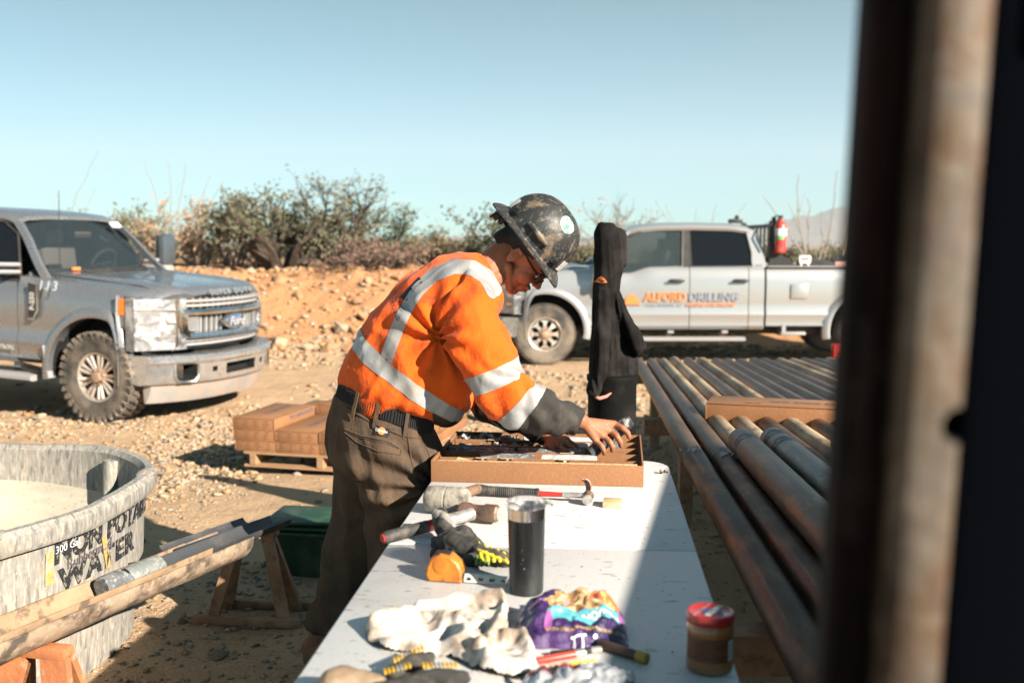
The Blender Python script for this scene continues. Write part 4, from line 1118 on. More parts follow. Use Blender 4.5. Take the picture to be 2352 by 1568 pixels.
drill_pipe(X1 + SP * 2.72, 1.4, 3.74, .052, m_pipeC, 'thick blackened casing pipe on top of the drill pipes', lift=.072, joint=[3.62, 3.45])
drill_pipe(X1 + SP * 5.0, 1.9, 3.68, .050, m_pipeA, 'brown casing pipe on top of the drill pipes, half hidden by the grey post', lift=.070)
for k, (x24, y) in enumerate(((X1 + .006, 3.72), (X1 + SP + .02, 3.62))):
    h = heap('grease', 16, lambda r: (r.gauss(0, .018), r.gauss(0, .022), r.uniform(-.008, .010)), .010, [m_grease], 'white thread grease smeared on the pipe joint', 6 + k); h.location = (x24 + DX * (y - 2.4), y, pz(y) + .040)
m_rust_frame = mat('rusted_frame_steel', (.30, .16, .09), .8, .2, layers=[(9, .42, .62, (.42, .27, .17), .8, 7), (30, .5, .66, (.13, .075, .05), .6, 5)], bumps=[(50, .003)])
for y, lab in ((2.0, 'rusty pipe rack trestle under the near end of the pipes'), (5.3, 'rusty pipe rack trestle under the middle of the pipes'), (8.1, 'rusty pipe rack trestle under the far end of the pipes')):
    zt = pz(y) - .0445; x0 = X1 + DX * (y - 2.4); gz = tz(x0 + 1, y)
    t = thing('pipe_rack', lab, 'rack', (x0, y, gz))
    m = MB(); m.box((1.07, 0, zt - gz - .045), (2.36, .08, .085)); m.build('beam', m_rust_frame, t)
    for x in (.12, 1.07, 2.1):
        m = MB(); m.box((x, 0, (zt - gz - .09) / 2), (.07, .07, zt - gz - .09)); m.build('leg', m_rust_frame, t)

# ---- closed core boxes
def closed_box(M, label, L=.66, W_=.33, H=.078, txt=None, group=None, tally=True):
    t = thing('cardboard_box', label, 'box', M=M, group=group)
    m = MB(); m.box((W_ / 2, L / 2, H / 2 - .001), (W_ - .008, L - .008, H - .002), bev=.002); m.build('tray', m_card, t)
    m = MB(); m.box((W_ / 2, L / 2, H - .001), (W_, L, .004), bev=.001)
    for x in (.002, W_ - .002): m.box((x, L / 2, H / 2 + .004), (.004, L, H - .006), bev=.001)
    m.build('lid', m_card, t)
    m = MB(); rq = random.Random(int(M[0][3] * 1000) + 5)     # row tallies printed on the end panel
    for k in range(4):
        for j in range(3): m.box((.02 + .078 * k + rq.uniform(0, .012), .0035, .018 + .020 * j), (rq.uniform(.015, .045), .0016, .006))
    if tally: m.build('print', m_ink_faint, t)['kind'] = 'stuff'
    if txt: txt(t, L, W_, H)
    return t
m_ink_faint = mat('faint_print', (.17, .08, .04), .8)
def side_print(t, L, W_, H): place_text('lettering', 'WAX IMPREGNATED', .044, (W_ + .0006, L * .66, H * .62), (0, 1, 0), (0, 0, 1), m_ink, t, sx=.95, ext=.0004, offset=.0012)
def top_print(t, L, W_, H):
    place_text('lettering', 'CORE BOX', .075, (W_ * .5, L * .60, H + .0022), (0, 1, 0), (-1, 0, 0), m_ink, t, ext=.0004, offset=.001)
PZ = -.10
c0 = G(572, 1070, PZ); hx = R(-14.5)
PM = Matrix.Translation((c0.x - .09, c0.y, PZ)) @ Matrix.Rotation(hx, 4, 'Z')
pal = thing('pallet', 'low wooden pallet under the stacked cardboard core boxes', 'pallet', M=PM)
for x in (.10, .62, 1.14):
    m = MB(); m.box((x + .03, .60, .058), (.045, 1.2, .075)); m.build('stringer', m_pallet, pal)
for y in (.03, .42, .80, 1.15):
    m = MB(); m.box((.67, y + .02, .011), (1.22, .09, .018)); m.build('board', m_pallet, pal)
for y in np.linspace(.05, 1.17, 7):
    m = MB(); m.box((.67, y, .105), (1.22, .10, .018)); m.build('board', m_pallet, pal)
pj = random.Random(3)
def pbox(cx, cy, cz, lab, txt=None, dx=0, dy=0):
    closed_box(PM @ Matrix.Translation((-.02 + cx * .335 + dx, .0 + cy * .672 + dy, .115 + cz * .0795)) @ Matrix.Rotation(pj.uniform(-.012, .012), 4, 'Z'), lab, txt=txt, group='core boxes stacked on the pallet')
coln = ['left', 'second from left', 'third from left', 'rightmost']
for cz in range(2):
    for cx in range(4):
        for cy in range(2):
            pbox(cx, cy, cz, 'brown core box in the %s column, %s layer, %s row of the pallet' % (coln[cx], ['bottom', 'middle'][cz], ['near', 'far'][cy]), dx=.012 * (cz == 0), txt=top_print if cz == 1 and cx < 2 and cy == 0 else None)
pbox(0, 0, 2, 'topmost left core box on the pallet with lettering along its bright side', txt=lambda t, L, W_, H: (side_print(t, L, W_, H), top_print(t, L, W_, H)), dx=-.005)
pbox(0.98, 1, 2, 'shaded core box on top of the far row of the pallet')
pbox(3, 0, 2, 'brown core box stacked highest at the right end, peeking past the worker', dy=.02)
pbox(2, 1, 2, 'far core box on the third layer behind the worker')
# the box lying across the pipes
b1, b2_ = D(1620, 968, 4.62), None
yb = 4.62; zb = pz(yb) + .002
q0 = G(1620, 968, zb); q1 = G(1930, 984, zb - .0)
ax = (q1 - q0); ang = math.atan2(ax.y, ax.x)
XB = Matrix.Translation(q0) @ Matrix.Rotation(ang, 4, 'Z') @ Matrix.Rotation(0.0, 4, 'Y') @ Matrix.Rotation(SL, 4, 'X')
t = closed_box(XB @ Matrix.Rotation(R(-90), 4, 'Z') @ Matrix.Translation((-.33, 0, 0)) if False else XB, 'closed brown cardboard core box lying across the drill pipes', L=.34, W_=.72, H=.092, tally=False)
place_text('lettering', 'CORE BOX CO.', .060, (.50, .16, .0945), (-1, 0, 0), (0, -1, 0), m_ink, t, ext=.0004, offset=.0016, sx=1.0)
place_text('lettering', 'HQ', .05, (.22, .06, .0945), (-1, 0, 0), (0, -1, 0), m_ink_faint, t, ext=.0004)

# ---- stock tank
m_tub = mat('scuffed_grey_tank_plastic', (.23, .225, .215), .8, layers=[(1.6, .36, .70, (.36, .31, .25), .6, 8), (80, .46, .60, (.46, .41, .34), .7, 10, (1, 1, .22)), (48, .53, .64, (.09, .09, .09), .6, 10, (1, 1, .25)), (10, .58, .70, (.34, .23, .14), .5, 8)], bumps=[(30, .003)])
m_spray = mat('black_spray_paint', (.020, .020, .023), .8, layers=[(60, .54, .61, (.32, .29, .25), .8, 8)])
m_yspray = mat('yellow_spray_paint', (.55, .34, .06), .75, layers=[(30, .46, .56, (.42, .37, .29), .9, 7), (80, .5, .6, (.2, .19, .17), .6, 5)])
TCX, TCY, TA, TB, TN = -2.225, 3.45, .86, .84, 2.5
TROT = R(-8)
def tubp(a, s, z):
    c, s_ = math.cos(a), math.sin(a)
    e = 2 / TN; x = TA * s * abs(c) ** e * (1 if c > 0 else -1); y = TB * s * abs(s_) ** e * (1 if s_ > 0 else -1)
    return (x * math.cos(TROT) - y * math.sin(TROT), x * math.sin(TROT) + y * math.cos(TROT), z)
tub = thing('stock_tank', 'big scuffed grey oval stock tank with sprayed lettering, bottom left', 'tank', (TCX, TCY, -.005))
TH_ = .635
prof = [(.60, .03), (.86, .0), (.895, .02), (.905, .12), (.915, .125), (.925, .30), (.945, .31), (.955, .46), (.965, .555), (1.000, .56), (1.012, .58), (1.012, .615), (.995, .635), (.965, .635), (.948, .615), (.945, .55), (.93, .40), (.915, .38), (.905, .22), (.88, .10), (.80, .06), (.0005, .055)]
mb = MB(); na = 120
mb.loft([[tubp(2 * PI * k / na, s * (1 + (.006 * math.sin(k * .9) if i > 15 else 0)), z + (.006 * math.sin(k * .35) if 8 < i < 15 else 0)) for k in range(na)] for i, (s, z) in enumerate(prof)], caps=False)
two = mb.build('tank_wall', m_tub, tub, 30)
m_slurry = mat('dried_slurry', (.52, .46, .37), .9, layers=[(5, .42, .62, (.44, .38, .30), .7, 8, (1, 1, 4)), (60, .56, .66, (.26, .24, .21), .5, 8)])
patch(two.data, lambda c, n: (c.z - .46 - .03 * noise.noise(Vector((c.x * 2, c.y * 2, 0))) if n.dot(Vector((c.x, c.y, -.3))) < 0 and c.z > .03 else 1), .002, 'slurry_stain', m_slurry, tub)
# moulded rib inside the far right corner and a handle lug on the rim
for a in (R(60), R(118), R(232), R(300)):
    p0 = Vector(tubp(a, .935, .60)); p1 = Vector(tubp(a, .905, .10)); mb = MB(); mb.tube([p1, p0], .034, 10); mb.build('rib', m_tub, tub, 50)
for a in (R(-30), R(22)):
    p = Vector(tubp(a, .98, .632)); mb = MB(); ellipsoid(mb, p, (.035, .075, .016), n=10); mb.build('rim_lug', m_tub, tub, 50)
def tubtext(txt, size, yc, zc, mt, name='lettering', ext=0, space=1.0, offset=0.0, sx=1.0):
    A_ = np.linspace(-1.35, 1.1, 500); P_ = np.array([tubp(a, .957, .5)[:2] for a in A_]); sl = np.concatenate([[0], np.cumsum(np.hypot(*np.diff(P_, axis=0).T))])
    s0 = np.interp(yc - TCY, P_[:, 1], sl)
    def wrap(u, w_, h):
        s_ = s0 + u; a = np.interp(s_, sl, A_); z = zc + w_
        k = np.interp(z, [.312, .46, .555], [.9465, .956, .9665]) + .004
        return Vector(tubp(a, k, z))
    return place_text(name, txt, size, (0, 0, 0), (1, 0, 0), (0, 1, 0), mt, tub, wrap=wrap, cut=.03, space=space, offset=offset, sx=sx)
tubtext('NON POTABLE', .105, 3.44, .515, m_spray, offset=.005, sx=1.0)
tubtext('WATER', .10, 3.34, .415, m_spray, offset=.005, sx=1.25, space=1.15)
tubtext('I', .13, 3.07, .47, m_yspray, 'yellow_mark', offset=.010)
tubtext('\\', .14, 3.36, .43, m_yspray, 'yellow_mark', offset=.010)
tubtext('300 Gal.', .036, 3.15, .525, m_white)
lb = MB(); 
tubtext('Rubbermaid', .052, 3.27, .462, m_ink, offset=.0005)

# ---- split-tube trough on stands
m_tr_out = mat('muddy_trough', (.36, .265, .185), .75, .1, layers=[(18, .42, .58, (.19, .125, .085), .8, 9, (1, .5, 1)), (50, .5, .62, (.46, .36, .27), .6, 8), (11, .54, .64, (.06, .055, .05), .85, 8)], bumps=[(40, .003)])
m_tr_in = mat('muddy_trough_liner', (.33, .215, .13), .8, .1, layers=[(9, .42, .62, (.43, .30, .19), .75, 8), (16, .52, .62, (.12, .085, .06), .85, 8)], bumps=[(40, .003)])
m_tr_dk = mat('dark_steel_tray', (.085, .09, .10), .5, .5, layers=[(8, .45, .66, (.20, .17, .15), .6, 6)], bumps=[(40, .002)])
def half_pipe(name, a, b_, r, mt, parent, th=.006, n=14, wob=.0, op=0.0):
    a = Vector(a); b_ = Vector(b_); t_ = (b_ - a).normalized(); side_ = t_.cross(Vector((0, 0, 1))).normalized(); up = side_.cross(t_); mb = MB(); rings = []
    for i in range(25):
        c = a.lerp(b_, i / 24); ring = []
        for k in range(n + 1):
            an = PI + op + (PI - 2 * op) * k / n; rr_ = r * (1 + wob * noise.noise(Vector((i * .6, k * .4, 0)))); ring.append(c + side_ * math.cos(an) * rr_ + up * math.sin(an) * rr_)
        for k in range(n, -1, -1):
            an = PI + op + (PI - 2 * op) * k / n; ring.append(c + side_ * math.cos(an) * (r - th) + up * math.sin(an) * (r - th))
        rings.append(ring)
    mb.loft(rings); return mb.build(name, mt, parent, 40)
TA_, TB_ = Vector((-1.66, 2.15, .425)), Vector((-1.015, 3.56, .435))
td = (TB_ - TA_).normalized()
trg = thing('core_trough', 'long muddy half pipe trough resting on two rusty stands', 'trough', (0, 0, 0))
half_pipe('outer_half', TA_, TB_, .088, m_tr_out, trg, .008, wob=.06)
half_pipe('inner_half', TA_ + td * .0 + Vector((0, 0, .012)), TA_ + td * 1.36 + Vector((0, 0, .012)), .066, m_tr_in, trg, .006, wob=.08)
half_pipe('upper_tray', TA_ + td * 1.22 + Vector((0.01, 0, .022)), TA_ + td * 1.80 + Vector((.01, 0, .012)), .056, m_tr_dk, trg, .004, op=.25)
half_pipe('upper_tray', TA_ + td * 1.30 + Vector((-.075, .03, .035)), TA_ + td * 1.74 + Vector((-.075, .03, .02)), .045, m_tr_dk, trg, .004, op=.5)
m_core_grey = mat('grey_green_core', (.17, .185, .18), .6, layers=[(20, .45, .62, (.30, .31, .29), .7, 8), (60, .55, .66, (.42, .42, .40), .6, 5)], bumps=[(60, .003)])
for (s0, s1, r, mt, lab, dz) in ((1.04, 1.17, .036, m_core_grey, 'grey rock core stub in the trough, farther of the pair', .0), (.93, 1.02, .037, m_core, 'green grey broken core beside the core stub in the trough', .0), (.30, .42, .045, m_core, 'grey angular core chunk lying near the trough lower end', .0), (.20, .27, .022, m_core, 'small dark stone in the trough beside the grey chunk', -.02)):
    core('rock_core', TA_ + td * s0 + Vector((0, 0, dz)), TA_ + td * s1 + Vector((0, 0, dz)), r, mt, lab)
def stand(M, label, wt, wb, h, name='trestle', m_=m_rust_frame, flat=.045, dep=.16):
    t = thing(name, label, 'stand', M=M)
    m = MB(); m.box((0, 0, h - .02), (wt + .08, .05, .035), bev=.006); m.build('top_bar', m_, t)
    for s_ in (-1, 1):
        m = MB(); a = Vector((s_ * wt / 2, -.01, h - .03)); b_ = Vector((s_ * wb / 2, -dep / 2, .0)); m.loft([[p + Vector(q) for q in ((-flat / 2, -.012, 0), (flat / 2, -.012, 0), (flat / 2, .012, 0), (-flat / 2, .012, 0))] for p in (a, b_)]); m.build('leg', m_, t)
        m = MB(); a = Vector((s_ * wt / 2, .01, h - .03)); b_ = Vector((s_ * wb / 2, dep / 2, .0)); m.loft([[p + Vector(q) for q in ((-flat / 2, -.012, 0), (flat / 2, -.012, 0), (flat / 2, .012, 0), (-flat / 2, .012, 0))] for p in (a, b_)]); m.build('leg', m_, t)
    for y in (-dep / 2 - .014, dep / 2 + .014):
        m = MB(); m.box((0, y, .02), (wb + .14, .03, .035), bev=.005); m.build('foot_bar', m_, t)
    return t
m_rust_orange = mat('orange_rust_steel', (.50, .19, .075), .8, .1, layers=[(9, .42, .62, (.36, .13, .06), .8, 7), (28, .55, .68, (.60, .42, .30), .5, 5)], bumps=[(50, .003)])
stand(Matrix.Translation((-1.03, 3.87, .0)) @ Matrix.Rotation(R(-6), 4, 'Z'), 'rusty steel trestle holding the far end of the trough', .12, .30, .375)
stand(Matrix.Translation((-1.375, 2.78, .0)) @ Matrix.Rotation(R(-12), 4, 'Z'), 'orange rusted steel stand under the trough at the bottom left corner', .13, .26, .345, m_=m_rust_orange, flat=.085)
# ---- green tote
m_green = mat('green_plastic', (.012, .055, .028), .5, layers=[(6, .45, .65, (.13, .15, .10), .6, 6), (24, .55, .68, (.035, .08, .05), .6)])
tt = thing('green_tote', 'green plastic tote with stacked lids behind the trestle', 'tote', (-.93, 4.46, .0), R(-10)); tt.scale = (.9, .9, .92)
m = MB(); m.loft([[(-.17, -.12, 0), (.17, -.12, 0), (.17, .12, 0), (-.17, .12, 0)], [(-.20, -.15, .21), (.20, -.15, .21), (.20, .15, .21), (-.20, .15, .21)]]); m.build('bin', m_green, tt)
for k in range(3):
    m = MB(); m.box((.012 * k - .01, .008 * k, .222 + .024 * k), (.44 - .01 * k, .34 - .01 * k, .015), bev=.006, rot=.03 * k); m.build('lid', m_green, tt)
# ================================================================ WORKER
def skinmat():
    m = mat('skin', (.36, .150, .080), .48, layers=[(30, .4, .65, (.30, .11, .055), .5, 5), (14, .56, .70, (.22, .11, .065), .4, 5)], bumps=[(220, .0006), (60, .0012)], spec=.4)
    m.node_tree.nodes['Principled BSDF'].inputs['Subsurface Weight'].default_value = .08
    m.node_tree.nodes['Principled BSDF'].inputs['Subsurface Radius'].default_value = (.010, .004, .002)
    return m
m_skin = skinmat()
m_orange = mat('hi_vis_orange', (.82, .105, .006), .82, layers=[(5, .54, .72, (.52, .06, .01), .5, 7), (14, .585, .69, (.13, .04, .02), .7, 8), (3, .45, .7, (.85, .16, .015), .5, 4)], bumps=[(900, .0003), (22, .007, (1, 1, .5)), (60, .0022)], spec=.25, sheen=.1)
m_blackcloth = mat('charcoal_cloth', (.038, .036, .034), .85, layers=[(14, .48, .68, (.10, .085, .07), .6, 7)], bumps=[(700, .0003), (30, .003)], spec=.2)
m_tape = mat('reflective_tape', (.34, .345, .35), .42, .15, layers=[(16, .50, .66, (.40, .33, .26), .6, 7), (60, .52, .66, (.36, .36, .37), .6, 4)], bumps=[(500, .0003), (24, .003)])
m_trouser = mat('taupe_work_trousers', (.082, .057, .041), .88, layers=[(5, .42, .64, (.145, .093, .058), .75, 8), (16, .52, .70, (.055, .044, .036), .6, 8), (3, .55, .7, (.21, .13, .08), .45, 5)], bumps=[(800, .0004), (24, .007, (1, 1, .4)), (60, .002)], spec=.15)
m_belt = mat('ribbed_black_belt', (.016, .016, .017), .65)
m_boot = mat('brown_leather_boot', (.17, .085, .045), .7, layers=[(9, .42, .62, (.26, .16, .10), .7, 6)], bumps=[(60, .002)])
m_sole = mat('boot_sole', (.16, .125, .09), .85)
m_hair = mat('black_hair', (.012, .010, .009), .7)
m_hat = mat('scuffed_black_hard_hat', (.020, .021, .022), .50, layers=[(16, .56, .70, (.24, .165, .105), .75, 12, (1, 1.6, .7)), (75, .54, .63, (.20, .165, .13), .5, 12, (1, 1, .5)), (150, .62, .68, (.4, .36, .3), .5, 4)], bumps=[(60, .001)], spec=.6)
m_hatpl = mat('hat_black_plastic', (.012, .012, .013), .5)
m_lens = mat('smoke_lens', (.05, .04, .04), .05, alpha=.7, spec=.9)

person = thing('person', 'worker in orange hi-vis shirt and black hard hat bending over the core box', 'person', (-.55, 3.35, 0))
PI_ = Matrix.Translation((-.55, 3.35, 0)).inverted()
def P(px, py, y): return PI_ @ D(px, py, y)
TY = R(14)      # the torso is turned a little away from the camera

# ---- head frame: origin between the ears, F forward (face), U up (crown), L towards the far side
ear = P(1187, 589, 3.285)
Fd = Vector((.60, 0, -.80)); Ud = Vector((.80, 0, .60))
roll = R(9); Nr = Vector((0, -1, 0))          # towards the camera
F_ = Fd.normalized(); U0 = Ud.normalized()
U_ = (U0 * math.cos(roll) + Nr * math.sin(roll)).normalized(); L_ = U_.cross(F_).normalized()   # far side
if L_.y < 0: L_ = -L_
HO = ear + L_ * .076 + Nr * 0
HF = Matrix(((F_.x, L_.x, U_.x, HO.x), (F_.y, L_.y, U_.y, HO.y), (F_.z, L_.z, U_.z, HO.z), (0, 0, 0, 1)))
def H(f, l, u): return HF @ Vector((f, l, u))
HR = HF.to_3x3().to_4x4()
bm_ = MB()
ellipsoid(bm_, H(.010, 0, .050), (.096, .076, .095), HR)
ellipsoid(bm_, H(.052, 0, -.005), (.052, .062, .075), HR)
ellipsoid(bm_, H(.045, 0, -.050), (.048, .054, .050), HR)
ellipsoid(bm_, H(.076, 0, -.088), (.026, .030, .022), HR)
ellipsoid(bm_, H(.090, 0, -.055), (.020, .028, .026), HR)
for s_ in (1, -1):
    ellipsoid(bm_, H(.065, s_ * .036, -.022), (.034, .028, .030), HR)
    capsule(bm_, H(.010, s_ * .056, -.045), H(.074, s_ * .026, -.092), .016, .014)
    ellipsoid(bm_, H(.086, s_ * .026, .030), (.018, .024, .010), HR)
    ellipsoid(bm_, H(-.006, s_ * .078, -.002), (.017, .007, .031), HR @ Matrix.Rotation(s_ * .2, 4, 'X') @ Matrix.Rotation(.2, 4, 'Y'))
    capsule(bm_, H(.006, s_ * .078, .020), H(-.016, s_ * .085, .024), .0045)
    capsule(bm_, H(-.016, s_ * .085, .024), H(-.022, s_ * .085, .0), .0045)
    capsule(bm_, H(-.022, s_ * .085, .0), H(-.010, s_ * .080, -.026), .0045)
    ellipsoid(bm_, H(-.008, s_ * .077, -.027), (.008, .006, .009), HR)
capsule(bm_, H(.098, 0, .028), H(.122, 0, -.012), .009, .011)
ellipsoid(bm_, H(.124, 0, -.016), (.012, .013, .011), HR)
for s_ in (1, -1): ellipsoid(bm_, H(.112, s_ * .012, -.020), (.010, .008, .008), HR)
ellipsoid(bm_, H(.108, 0, -.044), (.011, .022, .0075), HR)
ellipsoid(bm_, H(.105, 0, -.059), (.011, .019, .0085), HR)
capsule(bm_, H(-.030, 0, -.020), P(1116, 622, 3.33), .054, .056)
capsule(bm_, H(-.005, 0, -.045), P(1132, 632, 3.33), .042, .045)
# trunk, hips, legs
trunk = [P(1100, 640, 3.34), P(1040, 700, 3.35), P(960, 800, 3.35), P(885, 900, 3.35), P(870, 985, 3.35)]
chain(bm_, trunk, [.055, .10, .11, .11, .11])
chain(bm_, [P(905, 1010, 3.30), P(912, 1230, 3.27), P(880, 1480, 3.30), P(905, 1560, 3.26)], [.07, .04, .035, .03])
chain(bm_, [P(845, 1010, 3.42), P(820, 1220, 3.44), P(765, 1440, 3.42), P(740, 1500, 3.39)], [.07, .04, .035, .03])
# near (right) arm and hand, gripping a core
w0 = P(1336, 967, 3.205)
chain(bm_, [P(1080, 705, 3.16), P(1150, 900, 3.10), w0], [.055, .042, .026])
kn = {'i': P(1411, 974, 3.262), 'm': P(1402, 990, 3.240), 'r': P(1388, 1003, 3.220), 'p': P(1370, 1013, 3.205)}
cw = P(1352, 978, 3.215)
for k_, r_ in (('i', .017), ('m', .0165), ('r', .0155), ('p', .0145)): capsule(bm_, w0.lerp(cw, .5), kn[k_], .022, r_ * .78)
capsule(bm_, P(1362, 985, 3.225), P(1392, 984, 3.242), .020, .019)
def finger(a, b_, c, d_=None, r=.0088):
    pts = [a, b_, c] + ([d_] if d_ is not None else []); chain(bm_, pts, [r * 1.12, r * 1.04, r * .94, r * .84][:len(pts)])
finger(kn['i'], P(1430, 983, 3.235), P(1442, 994, 3.228), P(1445, 1003, 3.230), .0102)
finger(kn['m'], P(1417, 1002, 3.214), P(1425, 1015, 3.210), P(1426, 1023, 3.214), .0102)
finger(kn['r'], P(1401, 1015, 3.198), P(1407, 1027, 3.196), P(1406, 1034, 3.200), .0098)
finger(kn['p'], P(1382, 1024, 3.188), P(1387, 1035, 3.187), P(1387, 1041, 3.192), .0088)
finger(P(1360, 992, 3.235), P(1372, 1012, 3.275), P(1394, 1012, 3.300), P(1410, 1002, 3.305), .0105)
# far (left) arm and hand reaching down into the box
w1 = P(1262, 1002, 3.365)
chain(bm_, [P(1060, 730, 3.52), P(1135, 915, 3.53), w1], [.052, .040, .026])
fk = [(P(1268, 1026, 3.315), P(1274, 1042, 3.30), P(1281, 1060, 3.30), .0086), (P(1283, 1022, 3.318), P(1300, 1037, 3.30), P(1318, 1056, 3.30), .0090), (P(1295, 1016, 3.335), P(1318, 1030, 3.325), P(1334, 1050, 3.325), .0088), (P(1302, 1010, 3.352), P(1322, 1022, 3.35), P(1338, 1042, 3.35), .0080)]
for a, b_, c, r_ in fk:
    capsule(bm_, w1, a, .024, .013); finger(a, b_, c, None, r_)
capsule(bm_, P(1272, 1012, 3.34), P(1288, 1014, 3.34), .018)
finger(P(1262, 1012, 3.345), P(1252, 1030, 3.33), P(1258, 1052, 3.325), None, .010)
body = remesh(bm_, .0030, 3, 'body', .5)
def nails(c, n): return 0
body.materials.append(m_skin); body.polygons.foreach_set('use_smooth', [True] * len(body.polygons))
link('body', body, person)
# fingernails
# held core
m_core_held = mat('wet_drill_core', (.05, .052, .056), .3, layers=[(30, .52, .60, (.50, .49, .47), .8, 6), (9, .5, .62, (.16, .16, .16), .6, 6)], bumps=[(60, .003)])
ca, cb2 = P(1354, 1042, 3.250), P(1447, 966, 3.262)
hc = core('rock_core', PI_.inverted() @ ca, PI_.inverted() @ cb2, .0225, m_core_held, 'dark core piece gripped in the worker near hand')
# hair
hb = MB()
ellipsoid(hb, H(.000, 0, .060), (.098, .0795, .092), HR); capsule(hb, H(-.05, 0, .02), H(-.062, 0, -.018), .050, .045)
hm = remesh(hb, .005, 4)
def hairfn(c, n):
    q = HF.inverted() @ c
    return max(-(q.z - (.018 + .55 * max(q.x - .0, 0) - .9 * min(q.x + .02, 0) * 0 - (.05 if q.x < -.03 else .05 * max(0, min(1, (.0 - q.x) / .03))))), q.x - .075)
patch(hm, hairfn, .001, 'hair', m_hair, person)

# ---- shirt
sb_ = MB()
secs = [(P(790, 912, 3.35), P(972, 978, 3.35), .138), (P(790, 886, 3.35), P(985, 952, 3.35), .152), (P(793, 855, 3.35), P(1018, 958, 3.35), .185), (P(808, 808, 3.35), P(1048, 935, 3.35), .190), (P(840, 748, 3.35), P(1078, 890, 3.35), .195),
        (P(884, 694, 3.35), P(1092, 828, 3.35), .195), (P(932, 648, 3.35), P(1112, 772, 3.35), .20), (P(987, 611, 3.35), P(1130, 728, 3.35), .20), (P(1040, 588, 3.345), P(1142, 695, 3.345), .165), (P(1085, 580, 3.34), P(1140, 662, 3.34), .082), (P(1106, 583, 3.335), P(1137, 652, 3.335), .062)]
section_loft(sb_, secs, 28, TY, 3, 2.25)
# drooping belly of the shirt
ellipsoid(sb_, P(1012, 930, 3.33), (.072, .13, .052), Matrix.Rotation(R(35), 4, 'Y'))
ellipsoid(sb_, P(1045, 905, 3.34), (.060, .12, .045), Matrix.Rotation(R(35), 4, 'Y'))
for (px, py, r_) in ((968, 935, .030), (940, 915, .028), (905, 898, .022)): capsule(sb_, P(px - 30, py - 60, 3.215), P(px, py, 3.205), r_, r_ * .8)
ssecs = [(P(1078, 622, 3.20), P(1004, 735, 3.20), .08), (P(1132, 656, 3.17), P(1018, 758, 3.17), .092), (P(1152, 732, 3.135), P(1036, 803, 3.135), .086), (P(1176, 797, 3.105), P(1066, 855, 3.105), .080), (P(1192, 838, 3.085), P(1083, 888, 3.085), .082),
         (P(1206, 862, 3.08), P(1110, 928, 3.08), .074), (P(1228, 888, 3.085), P(1152, 962, 3.085), .066), (P(1262, 908, 3.11), P(1195, 976, 3.11), .058), (P(1300, 928, 3.145), P(1250, 992, 3.145), .052), (P(1322, 938, 3.175), P(1292, 998, 3.175), .046), (P(1337, 944, 3.195), P(1317, 996, 3.195), .040)]
section_loft(sb_, ssecs, 20, 0, 3, 2.1)
chain(sb_, [P(1055, 700, 3.53), P(1090, 830, 3.54), P(1128, 925, 3.53), P(1185, 962, 3.46), P(1246, 992, 3.39)], [.105, .085, .066, .050, .038], 16)
shirt = remesh(sb_, .0060, 5, 'shirt', .6)
sa, sb2 = P(885, 935, 3.35), P(1105, 640, 3.35)
tax = (sb2 - sa).normalized()
elb = P(1165, 915, 3.09); sho = P(1075, 690, 3.14)
def shirt_fold(c, n):
    u = (c - sa).dot(tax)                                   # 0 at the belt, .55 at the neck
    on_arm = (c - sho).dot((elb - sho).normalized())
    px_ = c.x
    v = Vector((c.x, c.y, c.z))
    side = v - tax * u
    # long soft pleats converging at the belt
    q = side * 9.0 + tax * (u * 2.2)
    pleat = noise.noise(q + Vector((0, 0, 3))) * .013 + (1 - abs(noise.noise(q * 1.9)) * 3) * .0035
    k1 = max(0, 1 - max(u - .02, 0) / .55)
    # diagonal drag folds from armpit and elbow
    dg = (c - elb).length; w2 = math.exp(-(dg / .13) ** 2)
    da = Vector((.75, .15, .65)); s2 = c.dot(da.normalized())
    cr = math.sin(s2 * 95 + 6 * noise.noise(c * 9)) * .0055 * w2
    arm = fold(Vector((c.x * .9 + c.z * .55, c.y * .7, c.z * .5 - c.x * .3)), 7.5, 4) * .0055
    fore = max(0, min(1, (c.x - (elb.x + .02)) / .1))
    fr = math.sin((c.x + c.z * .4) * 120 + 5 * noise.noise(c * 12)) * .0028 * fore
    # armpit drag lines
    ap = P(1010, 770, 3.2); dp = (c - ap); wa = math.exp(-(dp.length / .20) ** 2)
    ang = math.atan2(dp.z, dp.x); ray_ = math.cos(ang * 9 + 3 * noise.noise(c * 5)) * .007 * wa * min(1, dp.length / .05)
    sh = (1 - 3 * abs(noise.noise(Vector((c.x * 7 + c.z * 3, c.y * 7, c.z * 6 - c.x * 4)) + Vector((7, 7, 1))))) * .004
    d = pleat * (.8 + .7 * k1) + arm * 1.5 + cr * 1.5 + fr * 1.3 + ray_ * 1.7 + sh
    keep = min(1, max(0, (c - P(1122, 618, 3.335)).length - .05) / .06)
    return d * keep
displace(shirt, shirt_fold)
shirt.update()
shirt.materials.append(m_orange); shirt.polygons.foreach_set('use_smooth', [True] * len(shirt.polygons))
sh_o = link('shirt', shirt, person)
def W2(px, py): p = P(px, py, 3.3); return (p.x, p.z)
def lineside(p, a, b_):
    """signed distance to the line a-b in the side view"""
    dx, dz = b_[0] - a[0], b_[1] - a[1]; l = math.hypot(dx, dz)
    return ((p.x - a[0]) * dz - (p.z - a[1]) * dx) / l
def is_sleeve(c):     # near or far arm beyond the shoulder seam
    return c.y < -.135 and lineside(c, W2(1000, 700), W2(1090, 900)) < 0
t1a, t1b = W2(882, 806), W2(1002, 893); t2a, t2b = W2(866, 842), W2(988, 925)
